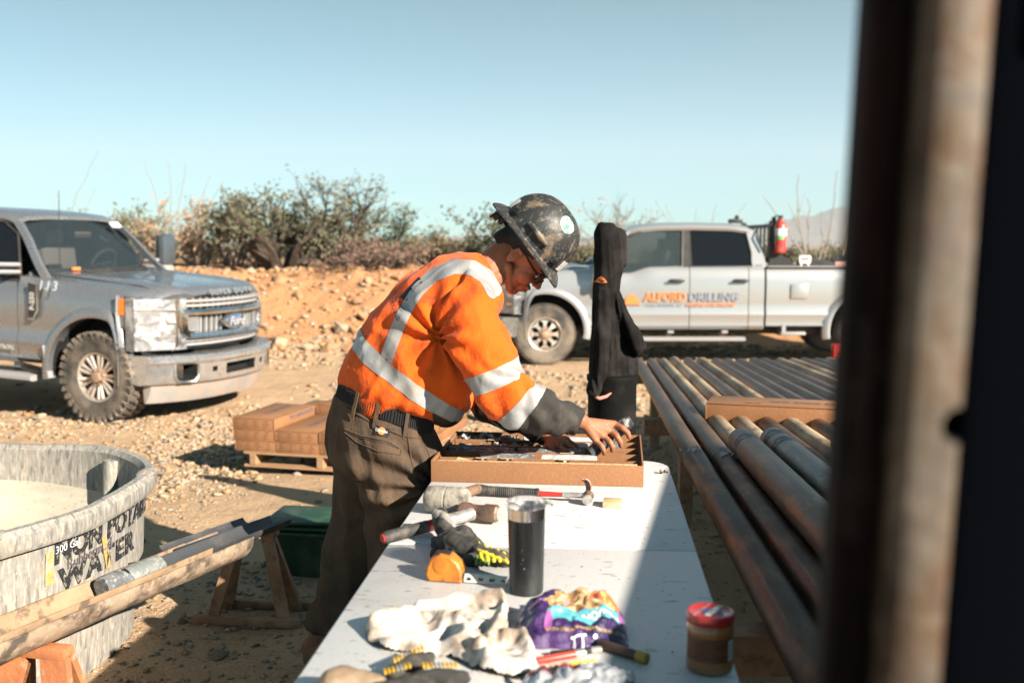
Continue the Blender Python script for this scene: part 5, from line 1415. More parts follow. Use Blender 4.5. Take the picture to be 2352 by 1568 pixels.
def waist(c, n):
    if is_sleeve(c) or c.x > W2(1075, 0)[0] + .0 and c.y < -.16: return 1
    d1 = lineside(c, t1a, t1b); d2 = lineside(c, t2a, t2b)
    s_ = -1 if lineside(Vector((W2(925, 866)[0], 0, W2(925, 866)[1])), t1a, t1b) < 0 else 1
    v = max(-s_ * d1, s_ * d2) + .003 * noise.noise(c * 14)
    far_arm = (c.y > .12 and c.x > W2(1060, 0)[0]); 
    return v if not far_arm else 1
patch(shirt, waist, .0016, 'reflective_stripe', m_tape, sh_o)
poly = [W2(*p) for p in ((1138, 662), (1118, 632), (1088, 613), (1045, 611), (1000, 630), (965, 664), (938, 708), (918, 755), (903, 800), (897, 822))]
def brace(c, n):
    if c.y > -.02 or is_sleeve(c) and c.z < W2(0, 700)[1]: return 1
    if lineside(c, t1a, t1b) * (-1 if lineside(Vector((W2(925, 866)[0], 0, W2(925, 866)[1])), t1a, t1b) < 0 else 1) > 0: return 1
    return min(seg_dist((c.x, c.z), poly[i], poly[i + 1]) for i in range(len(poly) - 1)) - .0225
patch(shirt, brace, .0013, 'reflective_stripe', m_tape, sh_o)
def armband(a1, b1, a2, b2):
    A1, B1, A2, B2 = W2(*a1), W2(*b1), W2(*a2), W2(*b2)
    mid = Vector(((A1[0] + B2[0]) / 2, 0, (A1[1] + B2[1]) / 2)); s1 = 1 if lineside(mid, A1, B1) > 0 else -1; s2 = 1 if lineside(mid, A2, B2) > 0 else -1
    ctr = Vector(((A1[0] + B1[0] + A2[0] + B2[0]) / 4, -.24, (A1[1] + B1[1] + A2[1] + B2[1]) / 4))
    def f(c, n):
        if (c - ctr).length > .125 or c.y > -.12: return 1
        return max(-s1 * lineside(c, A1, B1), -s2 * lineside(c, A2, B2))
    patch(shirt, f, .0016, 'reflective_stripe', m_tape, sh_o)
armband((1068, 850), (1180, 805), (1082, 888), (1194, 842))
armband((1206, 872), (1142, 943), (1232, 893), (1178, 968))
def blackarm(c, n):
    A, B = W2(1231, 892), W2(1177, 967)
    if c.y < .06: return -lineside(c, A, B) * (1 if lineside(Vector((W2(1290, 960)[0], 0, W2(1290, 960)[1])), A, B) > 0 else -1) if c.x > W2(1120, 0)[0] else 1
    A, B = W2(1120, 860), W2(1090, 940)
    s_ = 1 if lineside(Vector((W2(1200, 980)[0], 0, W2(1200, 980)[1])), A, B) > 0 else -1
    return -s_ * lineside(c, A, B) if c.x > W2(1080, 0)[0] else 1
patch(shirt, blackarm, .0008, 'black_sleeve', m_blackcloth, sh_o)
def belly(c, n):
    s_ = -1 if lineside(Vector((W2(925, 866)[0], 0, W2(925, 866)[1])), t1a, t1b) < 0 else 1
    if is_sleeve(c): return 1
    d2 = s_ * lineside(c, t2a, t2b)
    v = max(-d2 + .0, (W2(992, 0)[0] - c.x) + .3 * (c.z - W2(0, 940)[1]) * 0)
    if c.y > .10 and c.x > W2(1075, 0)[0]: return 1
    return v
patch(shirt, belly, .0009, 'black_hem', m_blackcloth, sh_o)
# cuff
cf = MB(); section_loft(cf, [(P(1322, 938, 3.178), P(1300, 998, 3.178), .045), (P(1340, 944, 3.197), P(1322, 996, 3.197), .041)], 20, 0, 2, 2.1); cf.build('cuff', m_blackcloth, sh_o, 40)
# collar ring
# back lettering, projected on to the shirt
bvh = BVHTree.FromPolygons([v.co[:] for v in shirt.vertices], [p.vertices[:] for p in shirt.polygons])
def decal(txt, size, px, py, ang, mt, name='lettering', sx=1.0, depth=3.20, offset=0.0, me=None, tree=None, parent=None, off=.0018):
    me = me or text_mesh(txt, size, 0, offset)
    bm = bmesh.new(); bm.from_mesh(me); bmesh.ops.triangulate(bm, faces=bm.faces[:]); bmesh.ops.subdivide_edges(bm, edges=bm.edges[:], cuts=1)
    o0 = P(px, py, depth); X = Vector((math.cos(ang), 0, math.sin(ang))); Y = Vector((-math.sin(ang), 0, math.cos(ang)))
    for v in bm.verts:
        q = o0 + X * v.co.x * sx + Y * v.co.y; q.y = -1.0
        hit = (tree or bvh).ray_cast(q, Vector((0, 1, 0)))
        v.co = hit[0] + hit[1] * off if hit[0] is not None else q + Vector((0, .9, 0))
    bm.to_mesh(me); bm.free(); me.materials.clear(); me.materials.append(mt)
    return link(name, me, parent or sh_o)
m_navy = mat('navy_print', (.012, .014, .03), .8)
lgm = MB(); lgm.add([(-.006, -.045, 0), (.010, -.045, 0), (.014, .045, 0), (.003, .045, 0)], [(0, 1, 2, 3)]); lgm.add([(.018, -.040, 0), (.022, -.040, 0), (.024, .040, 0), (.020, .042, 0)], [(0, 1, 2, 3)])
try:
    decal('', 0, 936, 662, R(-38), m_navy, 'emblem', me=lgm.mesh('emblem', m_navy, 0))
    decal('DRILLING', .022, 902, 712, R(-58), m_navy, sx=.8)
    decal('ALFORD', .017, 913, 700, R(-58), m_navy, sx=.8)
except Exception as e_: print('decal', e_)

# ---- trousers
tb_ = MB()
section_loft(tb_, [(P(775, 905, 3.36), P(984, 968, 3.36), .160), (P(768, 935, 3.36), P(996, 1000, 3.36), .172), (P(758, 975, 3.36), P(1003, 1042, 3.36), .182), (P(757, 1020, 3.365), P(1000, 1085, 3.365), .184), (P(762, 1065, 3.37), P(985, 1120, 3.37), .17)], 28, R(20), 3, 2.3)
section_loft(tb_, [(P(800, 1010, 3.29), P(1002, 1045, 3.29), .105), (P(818, 1090, 3.28), P(992, 1112, 3.28), .108), (P(838, 1180, 3.27), P(982, 1190, 3.27), .102), (P(850, 1260, 3.265), P(982, 1262, 3.265), .095), (P(850, 1340, 3.27), P(968, 1345, 3.27), .088), (P(838, 1440, 3.28), P(950, 1445, 3.28), .082), (P(825, 1545, 3.28), P(945, 1550, 3.28), .080)], 20, R(20), 3, 2.2)
section_loft(tb_, [(P(760, 1010, 3.44), P(920, 1050, 3.44), .10), (P(764, 1110, 3.445), P(900, 1130, 3.445), .105), (P(768, 1190, 3.445), P(880, 1205, 3.445), .098), (P(750, 1260, 3.44), P(862, 1280, 3.44), .088), (P(731, 1325, 3.43), P(845, 1345, 3.43), .082), (P(722, 1385, 3.42), P(825, 1400, 3.42), .080), (P(700, 1432, 3.41), P(805, 1450, 3.41), .086)], 20, R(20), 3, 2.2)
trou = remesh(tb_, .0065, 4, 'trousers', .6)
cr0 = P(900, 1150, 3.3); hipn = P(985, 1090, 3.2)
def tr_fold(c, n):
    q = Vector((c.x * 1.0 + c.z * .5, c.y * .8, c.z * .35 - c.x * .2))
    d = fold(q, 10, 4) * .010 + noise.noise(Vector((c.x * 16, c.y * 16, c.z * 3.5))) * .009
    # drag folds radiating from crotch/front of the near thigh
    dp = c - P(1005, 1120, 3.2); ang = math.atan2(dp.z, dp.x); w_ = math.exp(-(dp.length / .26) ** 2)
    d += math.cos(ang * 15 + 2.5 * noise.noise(c * 5)) * .0130 * w_ * min(1, dp.length / .06)
    lo = max(0, min(1, (.45 - c.z) / .35)); d += math.sin(c.z * 62 + 6 * noise.noise(c * 6)) * .0095 * lo * lo
    top = min(1, max(0, (1.02 - c.z) / .06)); return d * top
displace(trou, tr_fold)
trou.materials.append(m_trouser); trou.polygons.foreach_set('use_smooth', [True] * len(trou.polygons))
tr_o = link('trousers', trou, person)
tbvh = BVHTree.FromPolygons([v.co[:] for v in trou.vertices], [p.vertices[:] for p in trou.polygons])
# belt: follows the waist plane
bt1, bt2 = W2(778, 880), W2(985, 955); bb1, bb2 = W2(775, 908), W2(985, 980)
bsec = MB(); section_loft(bsec, [(P(771, 912, 3.355), P(990, 990, 3.355), .171), (P(779, 880, 3.352), P(993, 955, 3.352), .171)], 64, R(17), 2, 2.25)
belt = bsec.build('belt', m_belt, person, 40)
rib = MB()
# ribs and belt loops ride on the belt ring
ra_, rb2 = (P(771, 912, 3.355), P(990, 990, 3.355), .174), (P(779, 880, 3.352), P(993, 955, 3.352), .174)
def ringpt(sec, an, k=1.0, yaw=R(17)):
    a, b_, w_ = sec; lat = Vector((-math.sin(yaw), math.cos(yaw), 0)); c = (a + b_) / 2; h_ = (a - b_) / 2; e = 2 / 2.25
    cc, ss = math.cos(an), math.sin(an)
    return c + (h_ * (abs(cc) ** e * (1 if cc > 0 else -1)) + lat * w_ * (abs(ss) ** e * (1 if ss > 0 else -1))) * k
for k in range(70):
    an = PI + PI * (k + .5) / 70 * 1.0
    rib.tube([ringpt(ra_, an, 1.008).lerp(ringpt(rb2, an, 1.008), .06), ringpt(ra_, an, 1.008).lerp(ringpt(rb2, an, 1.008), .94)], .0012, 4)
rib.build('belt_rib', m_belt, belt)['kind'] = 'stuff'
for px in (797, 851, 921):
    an = min((PI + PI * k / 200 for k in range(201)), key=lambda a: abs(ringpt(ra_, a).x - P(px, 0, 3.2).x))
    da = .036
    m = MB(); m.loft([[(ringpt(ra_, an + s_ * da, kk).lerp(ringpt(rb2, an + s_ * da, kk), t)) for s_, kk in ((-1, 1.012), (1, 1.012), (1, 1.035), (-1, 1.035))] for t in (-.75, -.3, .5, 1.12)])
    m.build('belt_loop', m_trouser, tr_o, 40)
# waistband seam, pocket welt, stitched lines, leg emblem
def seam(pts, r=.0022, name='seam', mt=None, parent=None, tree=None, lift=.001):
    o = []
    for i in range(len(pts) - 1):
        for k in range(8):
            a = pts[i]; b_ = pts[i + 1]; p = P(a[0] + (b_[0] - a[0]) * k / 8, a[1] + (b_[1] - a[1]) * k / 8, 3.0)
            d_ = (PI_.inverted() @ p - Vector((0, 0, CAM_H))).normalized()
            h_ = (tree or tbvh).ray_cast(PI_ @ Vector((0, 0, CAM_H)), d_)
            if h_[0] is not None: o.append(h_[0] + h_[1] * lift)
    if len(o) > 2: m = MB(); m.tube(o, r, 5); return m.build(name, mt or m_trouser, parent or tr_o)
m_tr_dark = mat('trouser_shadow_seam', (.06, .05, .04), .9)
seam([(795, 935), (850, 968), (922, 1000), (985, 1010)], .0028)
seam([(792, 985), (830, 1000), (888, 1012), (922, 1030)], .0032)
seam([(792, 992), (820, 1015), (870, 1036), (920, 1044), (922, 1030)], .0022)
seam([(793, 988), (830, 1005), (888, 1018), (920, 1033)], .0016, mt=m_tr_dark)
seam([(935, 985), (945, 1060), (965, 1120), (972, 1180)], .0018)
seam([(962, 1000), (985, 1040), (990, 1080), (975, 1100)], .003)
em = MB(); em.add([(-.024, -.014, 0), (.024, -.014, 0), (.026, .0, 0), (.024, .014, 0), (-.024, .014, 0), (-.026, 0, 0)], [(0, 1, 2, 3, 4, 5)])
lg_ = decal('', 0, 878, 989, R(-12), m_hatpl, 'emblem', me=em.mesh('emblem', m_hatpl, 0), tree=tbvh, parent=tr_o, off=.0035)
em = MB(); em.lathe([(.012, 0), (.001, 0)], 16); em2 = decal('', 0, 878, 988, R(-12), m_orange_print, 'emblem', me=em.mesh('emblem', m_orange_print, 0), tree=tbvh, parent=tr_o, off=.0048)
decal('Dickies', .013, 878, 988, R(-12), m_white, 'lettering', tree=tbvh, parent=tr_o, off=.0060)
# ---- boots
def boot(ank, toe, heel, label=None, w=.048):
    b_ = MB(); g = -.0
    ank, toe, heel = Vector(ank), Vector(toe), Vector(heel)
    chain(b_, [ank + Vector((0, 0, .03)), ank, heel.lerp(ank, .35)], [.044, .047, .048])
    chain(b_, [heel + Vector((0, 0, .05)), heel.lerp(toe, .5) + Vector((0, 0, .048)), toe + Vector((0, 0, .036))], [.042, .046, .040])
    m = remesh(b_, .006, 5, 'boot'); m.materials.append(m_boot); m.polygons.foreach_set('use_smooth', [True] * len(m.polygons))
    bo = link('boot', m, person)
    s_ = MB(); d_ = (toe - heel); d_.z = 0; L = d_.length; d_.normalize(); n_ = Vector((-d_.y, d_.x, 0)); pts = []
    for k in range(24):
        a = 2 * PI * k / 24; u = math.cos(a); v = math.sin(a)
        pts.append(heel.lerp(toe, .5) + d_ * u * (L / 2 + .045) + n_ * v * (.050 if u > 0 else .042))
    z0 = heel.z
    s_.loft([[Vector((p.x, p.y, z0 + z)) for p in pts] for z in (0, .012, .026)]); s_.build('sole', m_sole, bo, 40)
a1 = P(742, 1455, 3.40); zf = .01
boot(a1, Vector((P(775, 1500, 3.33).x, P(775, 1500, 3.33).y, zf)), Vector((P(718, 1500, 3.42).x, P(718, 1500, 3.42).y, zf)))
a2 = P(890, 1560, 3.27)
boot(Vector((a2.x, a2.y, .13)), Vector((a2.x + .16, a2.y + .05, zf)), Vector((a2.x - .03, a2.y - .01, zf)))

# ---- hard hat (hat frame: tilted with the head)
hat = bpy.data.objects.new('hard_hat', None); COL.objects.link(hat); hat.parent = person
HM = HF @ Matrix.Translation((-.012, 0, .066))
hat.matrix_local = HM; hat.empty_display_size = .1
mb = MB(); N = 72; rings = []
def dome(a, t):        # a azimuth (0 = front), t 0 rim .. 1 crown
    fx, fy = .136, .114; ph = t * PI / 2; c, s = math.cos(ph) ** .82, math.sin(ph)
    x, y, z = fx * c * math.cos(a), fy * c * math.sin(a), .148 * s ** .95
    # moulded ridge along the crown
    rd = math.exp(-(y / .020) ** 2); k = .007 * rd * min(1, max(0, (z - .02) / .04)); 
    rd2 = math.exp(-((abs(y) - .045) / .009) ** 2) * .0028 * min(1, max(0, (z - .03) / .04))
    n_ = Vector((x / fx ** 2, y / fy ** 2, z / .148 ** 2)).normalized()
    return Vector((x, y, z)) + n_ * (k + rd2)
def brim(a, s_):       # s_ 0 at the dome, 1 at the edge
    rx, ry = .136 + .040 * s_, .114 + .038 * s_
    dz = -.004 - .008 * s_ - .020 * s_ * s_ * abs(math.cos(a)) ** 2 + .006 * abs(math.sin(a)) * s_
    return Vector((rx * math.cos(a), ry * math.sin(a), dz))
for t_ in np.linspace(.995, 0, 26): rings.append([dome(2 * PI * k / N, t_) for k in range(N)])
for s_ in (.12, .35, .6, .85, .97, 1.0): rings.append([brim(2 * PI * k / N, s_) for k in range(N)])
rings.append([brim(2 * PI * k / N, 1.0) + Vector((0, 0, -.005)) for k in range(N)])
for s_ in (.9, .5, .05): rings.append([brim(2 * PI * k / N, s_) + Vector((0, 0, -.006)) for k in range(N)])
for t_ in (.3, .6, .9): rings.append([dome(2 * PI * k / N, t_) * .95 for k in range(N)])
mb.loft(rings); hs_ = mb.build('shell', m_hat, hat, 40)
hme = hs_.data
# accessory slots on the near side (local -Y)
def onhat(a, t_, lift=0.0):
    p = dome(a, t_); e = .01; n_ = (dome(a + e, t_) - dome(a - e, t_)).cross(dome(a, t_ + e) - dome(a, t_ - e)).normalized()
    if n_.dot(p) < 0: n_ = -n_
    return p + n_ * lift, n_
sl = MB(); sl.tube([onhat(R(-112), .15, .004)[0], onhat(R(-100), .16, .006)[0], onhat(R(-88), .16, .006)[0], onhat(R(-72), .15, .004)[0]], [.010, .013, .013, .010], 10); sl.build('side_slot', m_hat, hat, 50)
for a in (R(-140), R(-45)):
    m = MB(); p, n_ = onhat(a, .10, .003); T_ = Matrix.Translation(p) @ n_.to_track_quat('X', 'Z').to_matrix().to_4x4(); m.box((0, 0, 0), (.014, .026, .022), 0, T_, bev=.003); m.box((.0065, 0, -.002), (.004, .018, .012), 1, T_); m.build('slot_lug', [m_hat, m_hatpl], hat)
m_hat_white = mat('scuffed_white_tape', (.62, .60, .57), .6, layers=[(30, .5, .66, (.30, .24, .19), .7, 6)])
for a0, a1_ in ((R(-28), R(28)), (R(158), R(202))):
    m = MB(); m.loft([[onhat(a0 + (a1_ - a0) * k / 8, t_, .0018)[0] for k in range(9)] for t_ in (.03, .10, .20)], closed=False, caps=False); m.build('white_band', m_hat_white, hat, 60)
m_greens = mat('green_sticker', (.10, .48, .20), .45, layers=[(60, .46, .54, (.66, .74, .66), .8, 2, (1, .4, 1)), (16, .56, .62, (.38, .28, .18), .9, 6)])
cs_, ns_ = onhat(R(-68), .66, 0)
m = patch(hme, lambda c, n: (c - cs_).length - .030 if n.dot(ns_) > 0 else 1, .0012, 'round_sticker', m_greens, hat)
m = patch(hme, lambda c, n: abs((c - cs_).length - .0275) - .0013 if n.dot(ns_) > 0 else 1, .0018, 'sticker_ring', m_white, hat)
# suspension: headband and ratchet knob at the back
m = MB(); m.loft([[Vector((.100 * math.cos(a) - .002, .084 * math.sin(a), z - .016 * (1 - math.cos(a)) / 2)) for a in [2 * PI * k / 36 for k in range(36)]] for z in (-.028, .0)], caps=False); m.build('headband', m_hatpl, hat)
m = MB(); m.box((-.112, 0, -.040), (.020, .075, .034), bev=.008); m.lathe([(.001, 0), (.022, 0), (.022, .016), (.001, .018)], 14, 0, axis='X', M=Matrix.Translation((-.140, 0, -.044))); m.box((-.145, 0, -.044), (.008, .050, .050), bev=.003); m.build('ratchet', m_hatpl, hat)
# ---- safety glasses
gl = MB()
for s_ in (1, -1): gl.tube([H(-.002, s_ * .083, .030), H(.045, s_ * .080, .022), H(.090, s_ * .070, .016)], [.0028, .004, .005], 6)
gl.tube([H(.094, .068, .026), H(.112, .040, .030), H(.120, 0, .028), H(.112, -.040, .030), H(.094, -.068, .026)], .0035, 6)
gl.tube([H(.094, .068, .0), H(.108, .045, -.010), H(.112, .020, -.006), H(.121, 0, .010), H(.112, -.020, -.006), H(.108, -.045, -.010), H(.094, -.068, .0)], .0028, 6)
go = gl.build('safety_glasses', m_hatpl, person)
gm = MB()
for s_ in (1, -1): gm.loft([[H(.094, s_ * .068, .026), H(.110, s_ * .045, .029), H(.118, s_ * .012, .027)], [H(.096, s_ * .067, .0), H(.110, s_ * .045, -.008), H(.114, s_ * .018, -.004)]], closed=False, caps=False)
gm.build('lens', m_lens, go, 60)
# necklace chain line at the collar
nk = MB(); nk.tube([P(1107, 585, 3.27), P(1118, 605, 3.262), P(1128, 630, 3.258), P(1136, 650, 3.262)], .0016, 5); nk.build('neck_chain', m_chrome, person)
# eyes and brows on the near side, mostly under the brim shade
ey = MB()
for s_ in (1, -1): ellipsoid(ey, H(.091, s_ * .030, .010), (.010, .014, .009), HR, 10)
ey.build('eyes', m_white, person, 60)['kind'] = 'stuff'
br2 = MB()
for s_ in (1, -1): br2.tube([H(.100, s_ * .016, .032), H(.098, s_ * .034, .036), H(.086, s_ * .050, .030)], [.003, .0035, .002], 5)
br2.build('eyebrow', m_hair, person)

# ================================================================ HOODIE ON ITS POLE
HY = 4.55
hp0 = D(1404, 1090, HY)
hoodp = thing('stake', 'dark steel post with a black drum foot holding up the hoodie', 'post', (hp0.x, HY, 0))
m = MB(); m.tube([(0, 0, 0), (0, 0, 1.55)], .018, 10); m.build('post', m_pipeC, hoodp)
m_drum = mat('black_drum_plastic', (.006, .006, .006), .7, layers=[(8, .52, .7, (.035, .03, .026), .5)], spec=.2)
dr = thing('black_drum', 'black drum standing under the hanging hoodie', 'drum', (hp0.x, HY + .0, 0))
m = MB(); m.lathe([(.001, .0), (.105, 0), (.112, .02), (.112, .30), (.118, .31), (.112, .32), (.112, .86), (.118, .87), (.118, .89), (.105, .895), (.001, .895)], 30); m.build('drum', m_drum, dr)
m_hood = mat('black_hoodie_fleece', (.013, .012, .012), .9, layers=[(6, .45, .65, (.040, .034, .033), .7, 5)], bumps=[(600, .0004), (24, .004)], spec=.03)
HI = Matrix.Translation((hp0.x, HY, 0)).inverted()
def Q(px, py, y=HY): return HI @ D(px, py, y)
hb = MB()
hsec = [(Q(1378, 512), Q(1410, 512), .025), (Q(1368, 528), Q(1422, 526), .055), (Q(1363, 570), Q(1431, 565), .075), (Q(1362, 620), Q(1430, 615), .08), (Q(1361, 662), Q(1424, 655), .078), (Q(1362, 690), Q(1424, 680), .075), (Q(1360, 740), Q(1434, 740), .09), (Q(1360, 800), Q(1448, 790), .085), (Q(1358, 850), Q(1458, 830), .09), (Q(1356, 890), Q(1450, 880), .085), (Q(1358, 905), Q(1436, 900), .08)]
section_loft(hb, hsec, 24, 0, 3, 2.2)
section_loft(hb, [(Q(1372, 660, HY - .06), Q(1400, 668, HY - .06), .05), (Q(1370, 760, HY - .12), Q(1396, 770, HY - .12), .055), (Q(1358, 850, HY - .12), Q(1394, 855, HY - .12), .055), (Q(1352, 895, HY - .11), Q(1382, 900, HY - .11), .04), (Q(1356, 908, HY - .11), Q(1380, 914, HY - .11), .035)], 16, 0, 3, 2.1)
section_loft(hb, [(Q(1400, 672, HY - .03), Q(1424, 668, HY - .03), .05), (Q(1420, 740, HY - .05), Q(1444, 730, HY - .05), .05), (Q(1440, 790, HY - .05), Q(1470, 776, HY - .05), .05), (Q(1456, 815, HY - .04), Q(1480, 784, HY - .04), .035), (Q(1474, 808, HY - .04), Q(1484, 790, HY - .04), .022)], 16, 0, 3, 2.1)
capsule(hb, Q(1420, 545), Q(1426, 600), .045, .030)
hoo = remesh(hb, .0065, 3, 'hoodie', .6)
def hood_fold(c, n):
    wq = Vector((c.x * 13 + 1.1 * c.z, c.y * 11, c.z * .75 + .5 * noise.noise(c * 2)))
    a1 = noise.noise(wq); a2 = noise.noise(wq * 2.3 + Vector((3, 3, 3)))
    d = .006 + a1 * .032 + (.25 - abs(a2)) * .018
    diag = noise.noise(Vector((c.x * 7 - c.z * 5, c.y * 5, c.z * 4 + c.x * 5))); d += (.2 - abs(diag)) * .010
    hem = math.exp(-((c.z - .83) / .03) ** 2); d += math.sin(math.atan2(c.y, c.x) * 30) * .003 * hem
    return d * min(1, max(.4, (1.62 - c.z) / .15))
displace(hoo, hood_fold)
hoo.materials.append(m_hood); hoo.polygons.foreach_set('use_smooth', [True] * len(hoo.polygons))
ho = tag(link('hoodie', hoo), 'black hooded sweatshirt hanging over a post behind the core box', 'hoodie'); ho.location = (hp0.x, HY, 0)
hbv = BVHTree.FromPolygons([v.co[:] for v in hoo.vertices], [p.vertices[:] for p in hoo.polygons])
def hdecal(poly, px, py, mt, name):
    m = MB(); m.add([(x, y, 0) for x, y in poly], [tuple(range(len(poly)))]); me = m.mesh(name, mt, 0); bm = bmesh.new(); bm.from_mesh(me); bmesh.ops.triangulate(bm, faces=bm.faces[:]); bmesh.ops.subdivide_edges(bm, edges=bm.edges[:], cuts=3)
    o0 = Q(px, py)
    for v in bm.verts:
        h_ = hbv.ray_cast(Vector((o0.x + v.co.x, -1, o0.z + v.co.y)), Vector((0, 1, 0))); v.co = h_[0] + h_[1] * .003 if h_[0] is not None else Vector((o0.x, 0, o0.z))
    bm.to_mesh(me); bm.free(); link(name, me, ho)
hdecal([(-.024, -.012), (.026, -.012), (.018, .002), (.010, .010), (.0, .016), (-.012, .006)], 1377, 641, m_orange_print, 'emblem')
# pink rag tucked under the hem
pk = MB(); chain(pk, [(0, 0, 0), (.03, -.01, -.012), (.062, -.005, -.004), (.085, .0, .012)], [.005, .009, .008, .004]); pm = remesh(pk, .004, 3, 'rag')
pm.materials.append(mat('pink_rag_cloth', (.70, .25, .20), .8)); pm.polygons.foreach_set('use_smooth', [True] * len(pm.polygons)); po = tag(link('pink_rag', pm), 'pink scrap of rag on the black drum under the hoodie hem', 'rag'); po.location = D(1360, 908, HY - .13)
# ================================================================ THINGS ON THE TABLE
T0 = .7402
def frame(a, b_):
    """origin at a, X towards b, Z up-ish"""
    a = Vector(a); x = (Vector(b_) - a).normalized(); z = Vector((0, 0, 1)); y = z.cross(x).normalized(); z = x.cross(y)
    return Matrix(((x.x, y.x, z.x, a.x), (x.y, y.y, z.y, a.y), (x.z, y.z, z.z, a.z), (0, 0, 0, 1)))
m_rub = mat('chipped_pale_rubber', (.13, .13, .125), .8, layers=[(14, .38, .58, (.34, .31, .26), .9, 8), (40, .5, .62, (.42, .36, .28), .8, 7), (12, .58, .70, (.035, .035, .035), .8, 7)], bumps=[(30, .004), (110, .002)])
m_hw = mat('worn_brown_handle', (.22, .13, .085), .6, layers=[(12, .45, .62, (.12, .075, .055), .7, 5, (.3, 3, 3))])
m_grip = mat('black_rubber_grip', (.035, .034, .034), .7, layers=[(30, .5, .68, (.16, .135, .11), .6, 6)])
m_redfib = mat('red_fibreglass', (.50, .035, .03), .45, layers=[(20, .5, .7, (.30, .10, .08), .6)])
m_rustst = mat('rusted_hammer_steel', (.20, .125, .095), .5, .5, layers=[(18, .42, .6, (.30, .20, .14), .8, 7), (40, .55, .66, (.10, .05, .035), .6, 5)], bumps=[(60, .002)])
m_bright = mat('worn_bright_steel', (.56, .54, .52), .38, .6, layers=[(30, .48, .64, (.33, .28, .24), .8, 7)], bumps=[(60, .001)])
m_duct = mat('duct_tape', (.42, .41, .40), .35, .5, layers=[(40, .5, .64, (.18, .16, .14), .7, 6)], bumps=[(50, .002)])
# rubber mallet
ma, mb_ = onT(984, 1176) + Vector((0, 0, .040)), onT(1062, 1182) + Vector((0, 0, .040))
t = thing('rubber_mallet', 'pale chipped rubber mallet with brown wooden handle, nearest the worker thigh', 'mallet', M=frame(ma, mb_))
L = (mb_ - ma).length + .012
m = MB(); m.lathe([(.001, -.006), (.028, -.006), (.0355, .002), (.0385, .02), (.0385, L * .47), (.037, L * .485), (.037, L * .515), (.0385, L * .53), (.0385, L - .02), (.0355, L - .002), (.028, L + .006), (.001, L + .006)], 26, 0, axis='X'); m.build('head', m_rub, t)
m = MB(); m.tube([(L * .5, .0, .002), (L * .55, .09, -.006), (L * .72, .21, -.018)], [.013, .014, .0155], 12); m.build('handle', m_hw, t)
# sledge
sa_, sb_2 = onT(890, 1248) + Vector((0, 0, .017)), onT(1098, 1200) + Vector((0, 0, .030))
FM = frame(sa_, sb_2); Ls = (sb_2 - sa_).length
t = thing('sledge_hammer', 'short sledge hammer with rusty steel head and silver tape round its black handle', 'hammer', M=FM)
m = MB(); m.tube([(-.012, 0, 0), (0, 0, 0), (Ls * .42, 0, 0)], [.014, .0165, .0155], 14); m.build('grip', m_grip, t)
m = MB(); m.tube([(-.016, 0, 0), (-.010, 0, 0)], [.010, .014], 10, 0); m.tube([(Ls * .42, 0, 0), (Ls * .60, 0, 0)], .0145, 12); m.build('shaft', m_redfib, t)
m = MB(); m.tube([(Ls * .58, 0, 0), (Ls * .66, .0, 0), (Ls * .78, 0, 0), (Ls * .93, 0, 0)], [.0155, .0175, .0165, .018], 14); m.build('tape_wrap', m_duct, t)
m = MB(); o8 = [(.024 * math.cos(PI / 8 + PI / 4 * k), .024 * math.sin(PI / 8 + PI / 4 * k)) for k in range(8)]
m.loft([[(Ls + x * s_, y_, z * s_) for x, z in o8] for y_, s_ in ((-.062, .80), (-.056, 1.0), (-.022, 1.0), (-.014, .84), (.018, .84), (.026, 1.0), (.050, 1.0), (.056, .8))], 0, Matrix.Translation((Ls, 0, 0)) @ Matrix.Rotation(R(28), 4, 'Z') @ Matrix.Translation((-Ls, 0, 0)))
m.build('head', m_rustst, t)
m = MB(); m.lathe([(.001, -.0632), (.0185, -.0628)], 8, 0, axis='Y', M=Matrix.Translation((Ls, 0, 0)) @ Matrix.Rotation(R(28), 4, 'Z')); m.build('striking_face', m_bright, t)
# claw hammer
ca_, cb_ = onT(1098, 1138) + Vector((0, 0, .017)), onT(1352, 1155) + Vector((0, 0, .020))
FM = frame(ca_, cb_); Lc = (cb_ - ca_).length
t = thing('claw_hammer', 'claw hammer with black ribbed grip and red shaft in front of the core box', 'hammer', M=FM)
m = MB(); prof = [(.0, -.004), (.016, -.003), (.0175, .008), (.0145, .03)]
prof += [(.0135 + (.0009 if k % 2 else -.0003), .03 + k * (Lc * .52 - .03) / 46) for k in range(47)] + [(.015, Lc * .53), (.015, Lc * .555), (.010, Lc * .56)]
m.lathe([(max(r_, .0005), x) for r_, x in prof], 16, 0, axis='X', sx=.85, sy=1.1); m.build('grip', m_grip, t)
m = MB(); m.tube([(Lc * .55, 0, 0), (Lc * .78, 0, .001)], [.0085, .0065], 10); m.tube([(Lc * .53, -.012, -.010), (Lc * .58, -.016, -.013)], [.004, .006], 8); m.build('shaft', m_redfib, t)
m = MB(); m.tube([(Lc * .77, 0, .001), (Lc * .97, 0, .002)], [.0078, .0085], 10); m.build('neck', m_bright, t)
m = MB(); HX = Lc
m.tube([(HX, 0, .004), (HX, -.012, .002), (HX, -.020, .0)], [.016, .012, .010], 14); m.tube([(HX, .006, .008), (HX, .0, .0)], [.013, .016], 12)
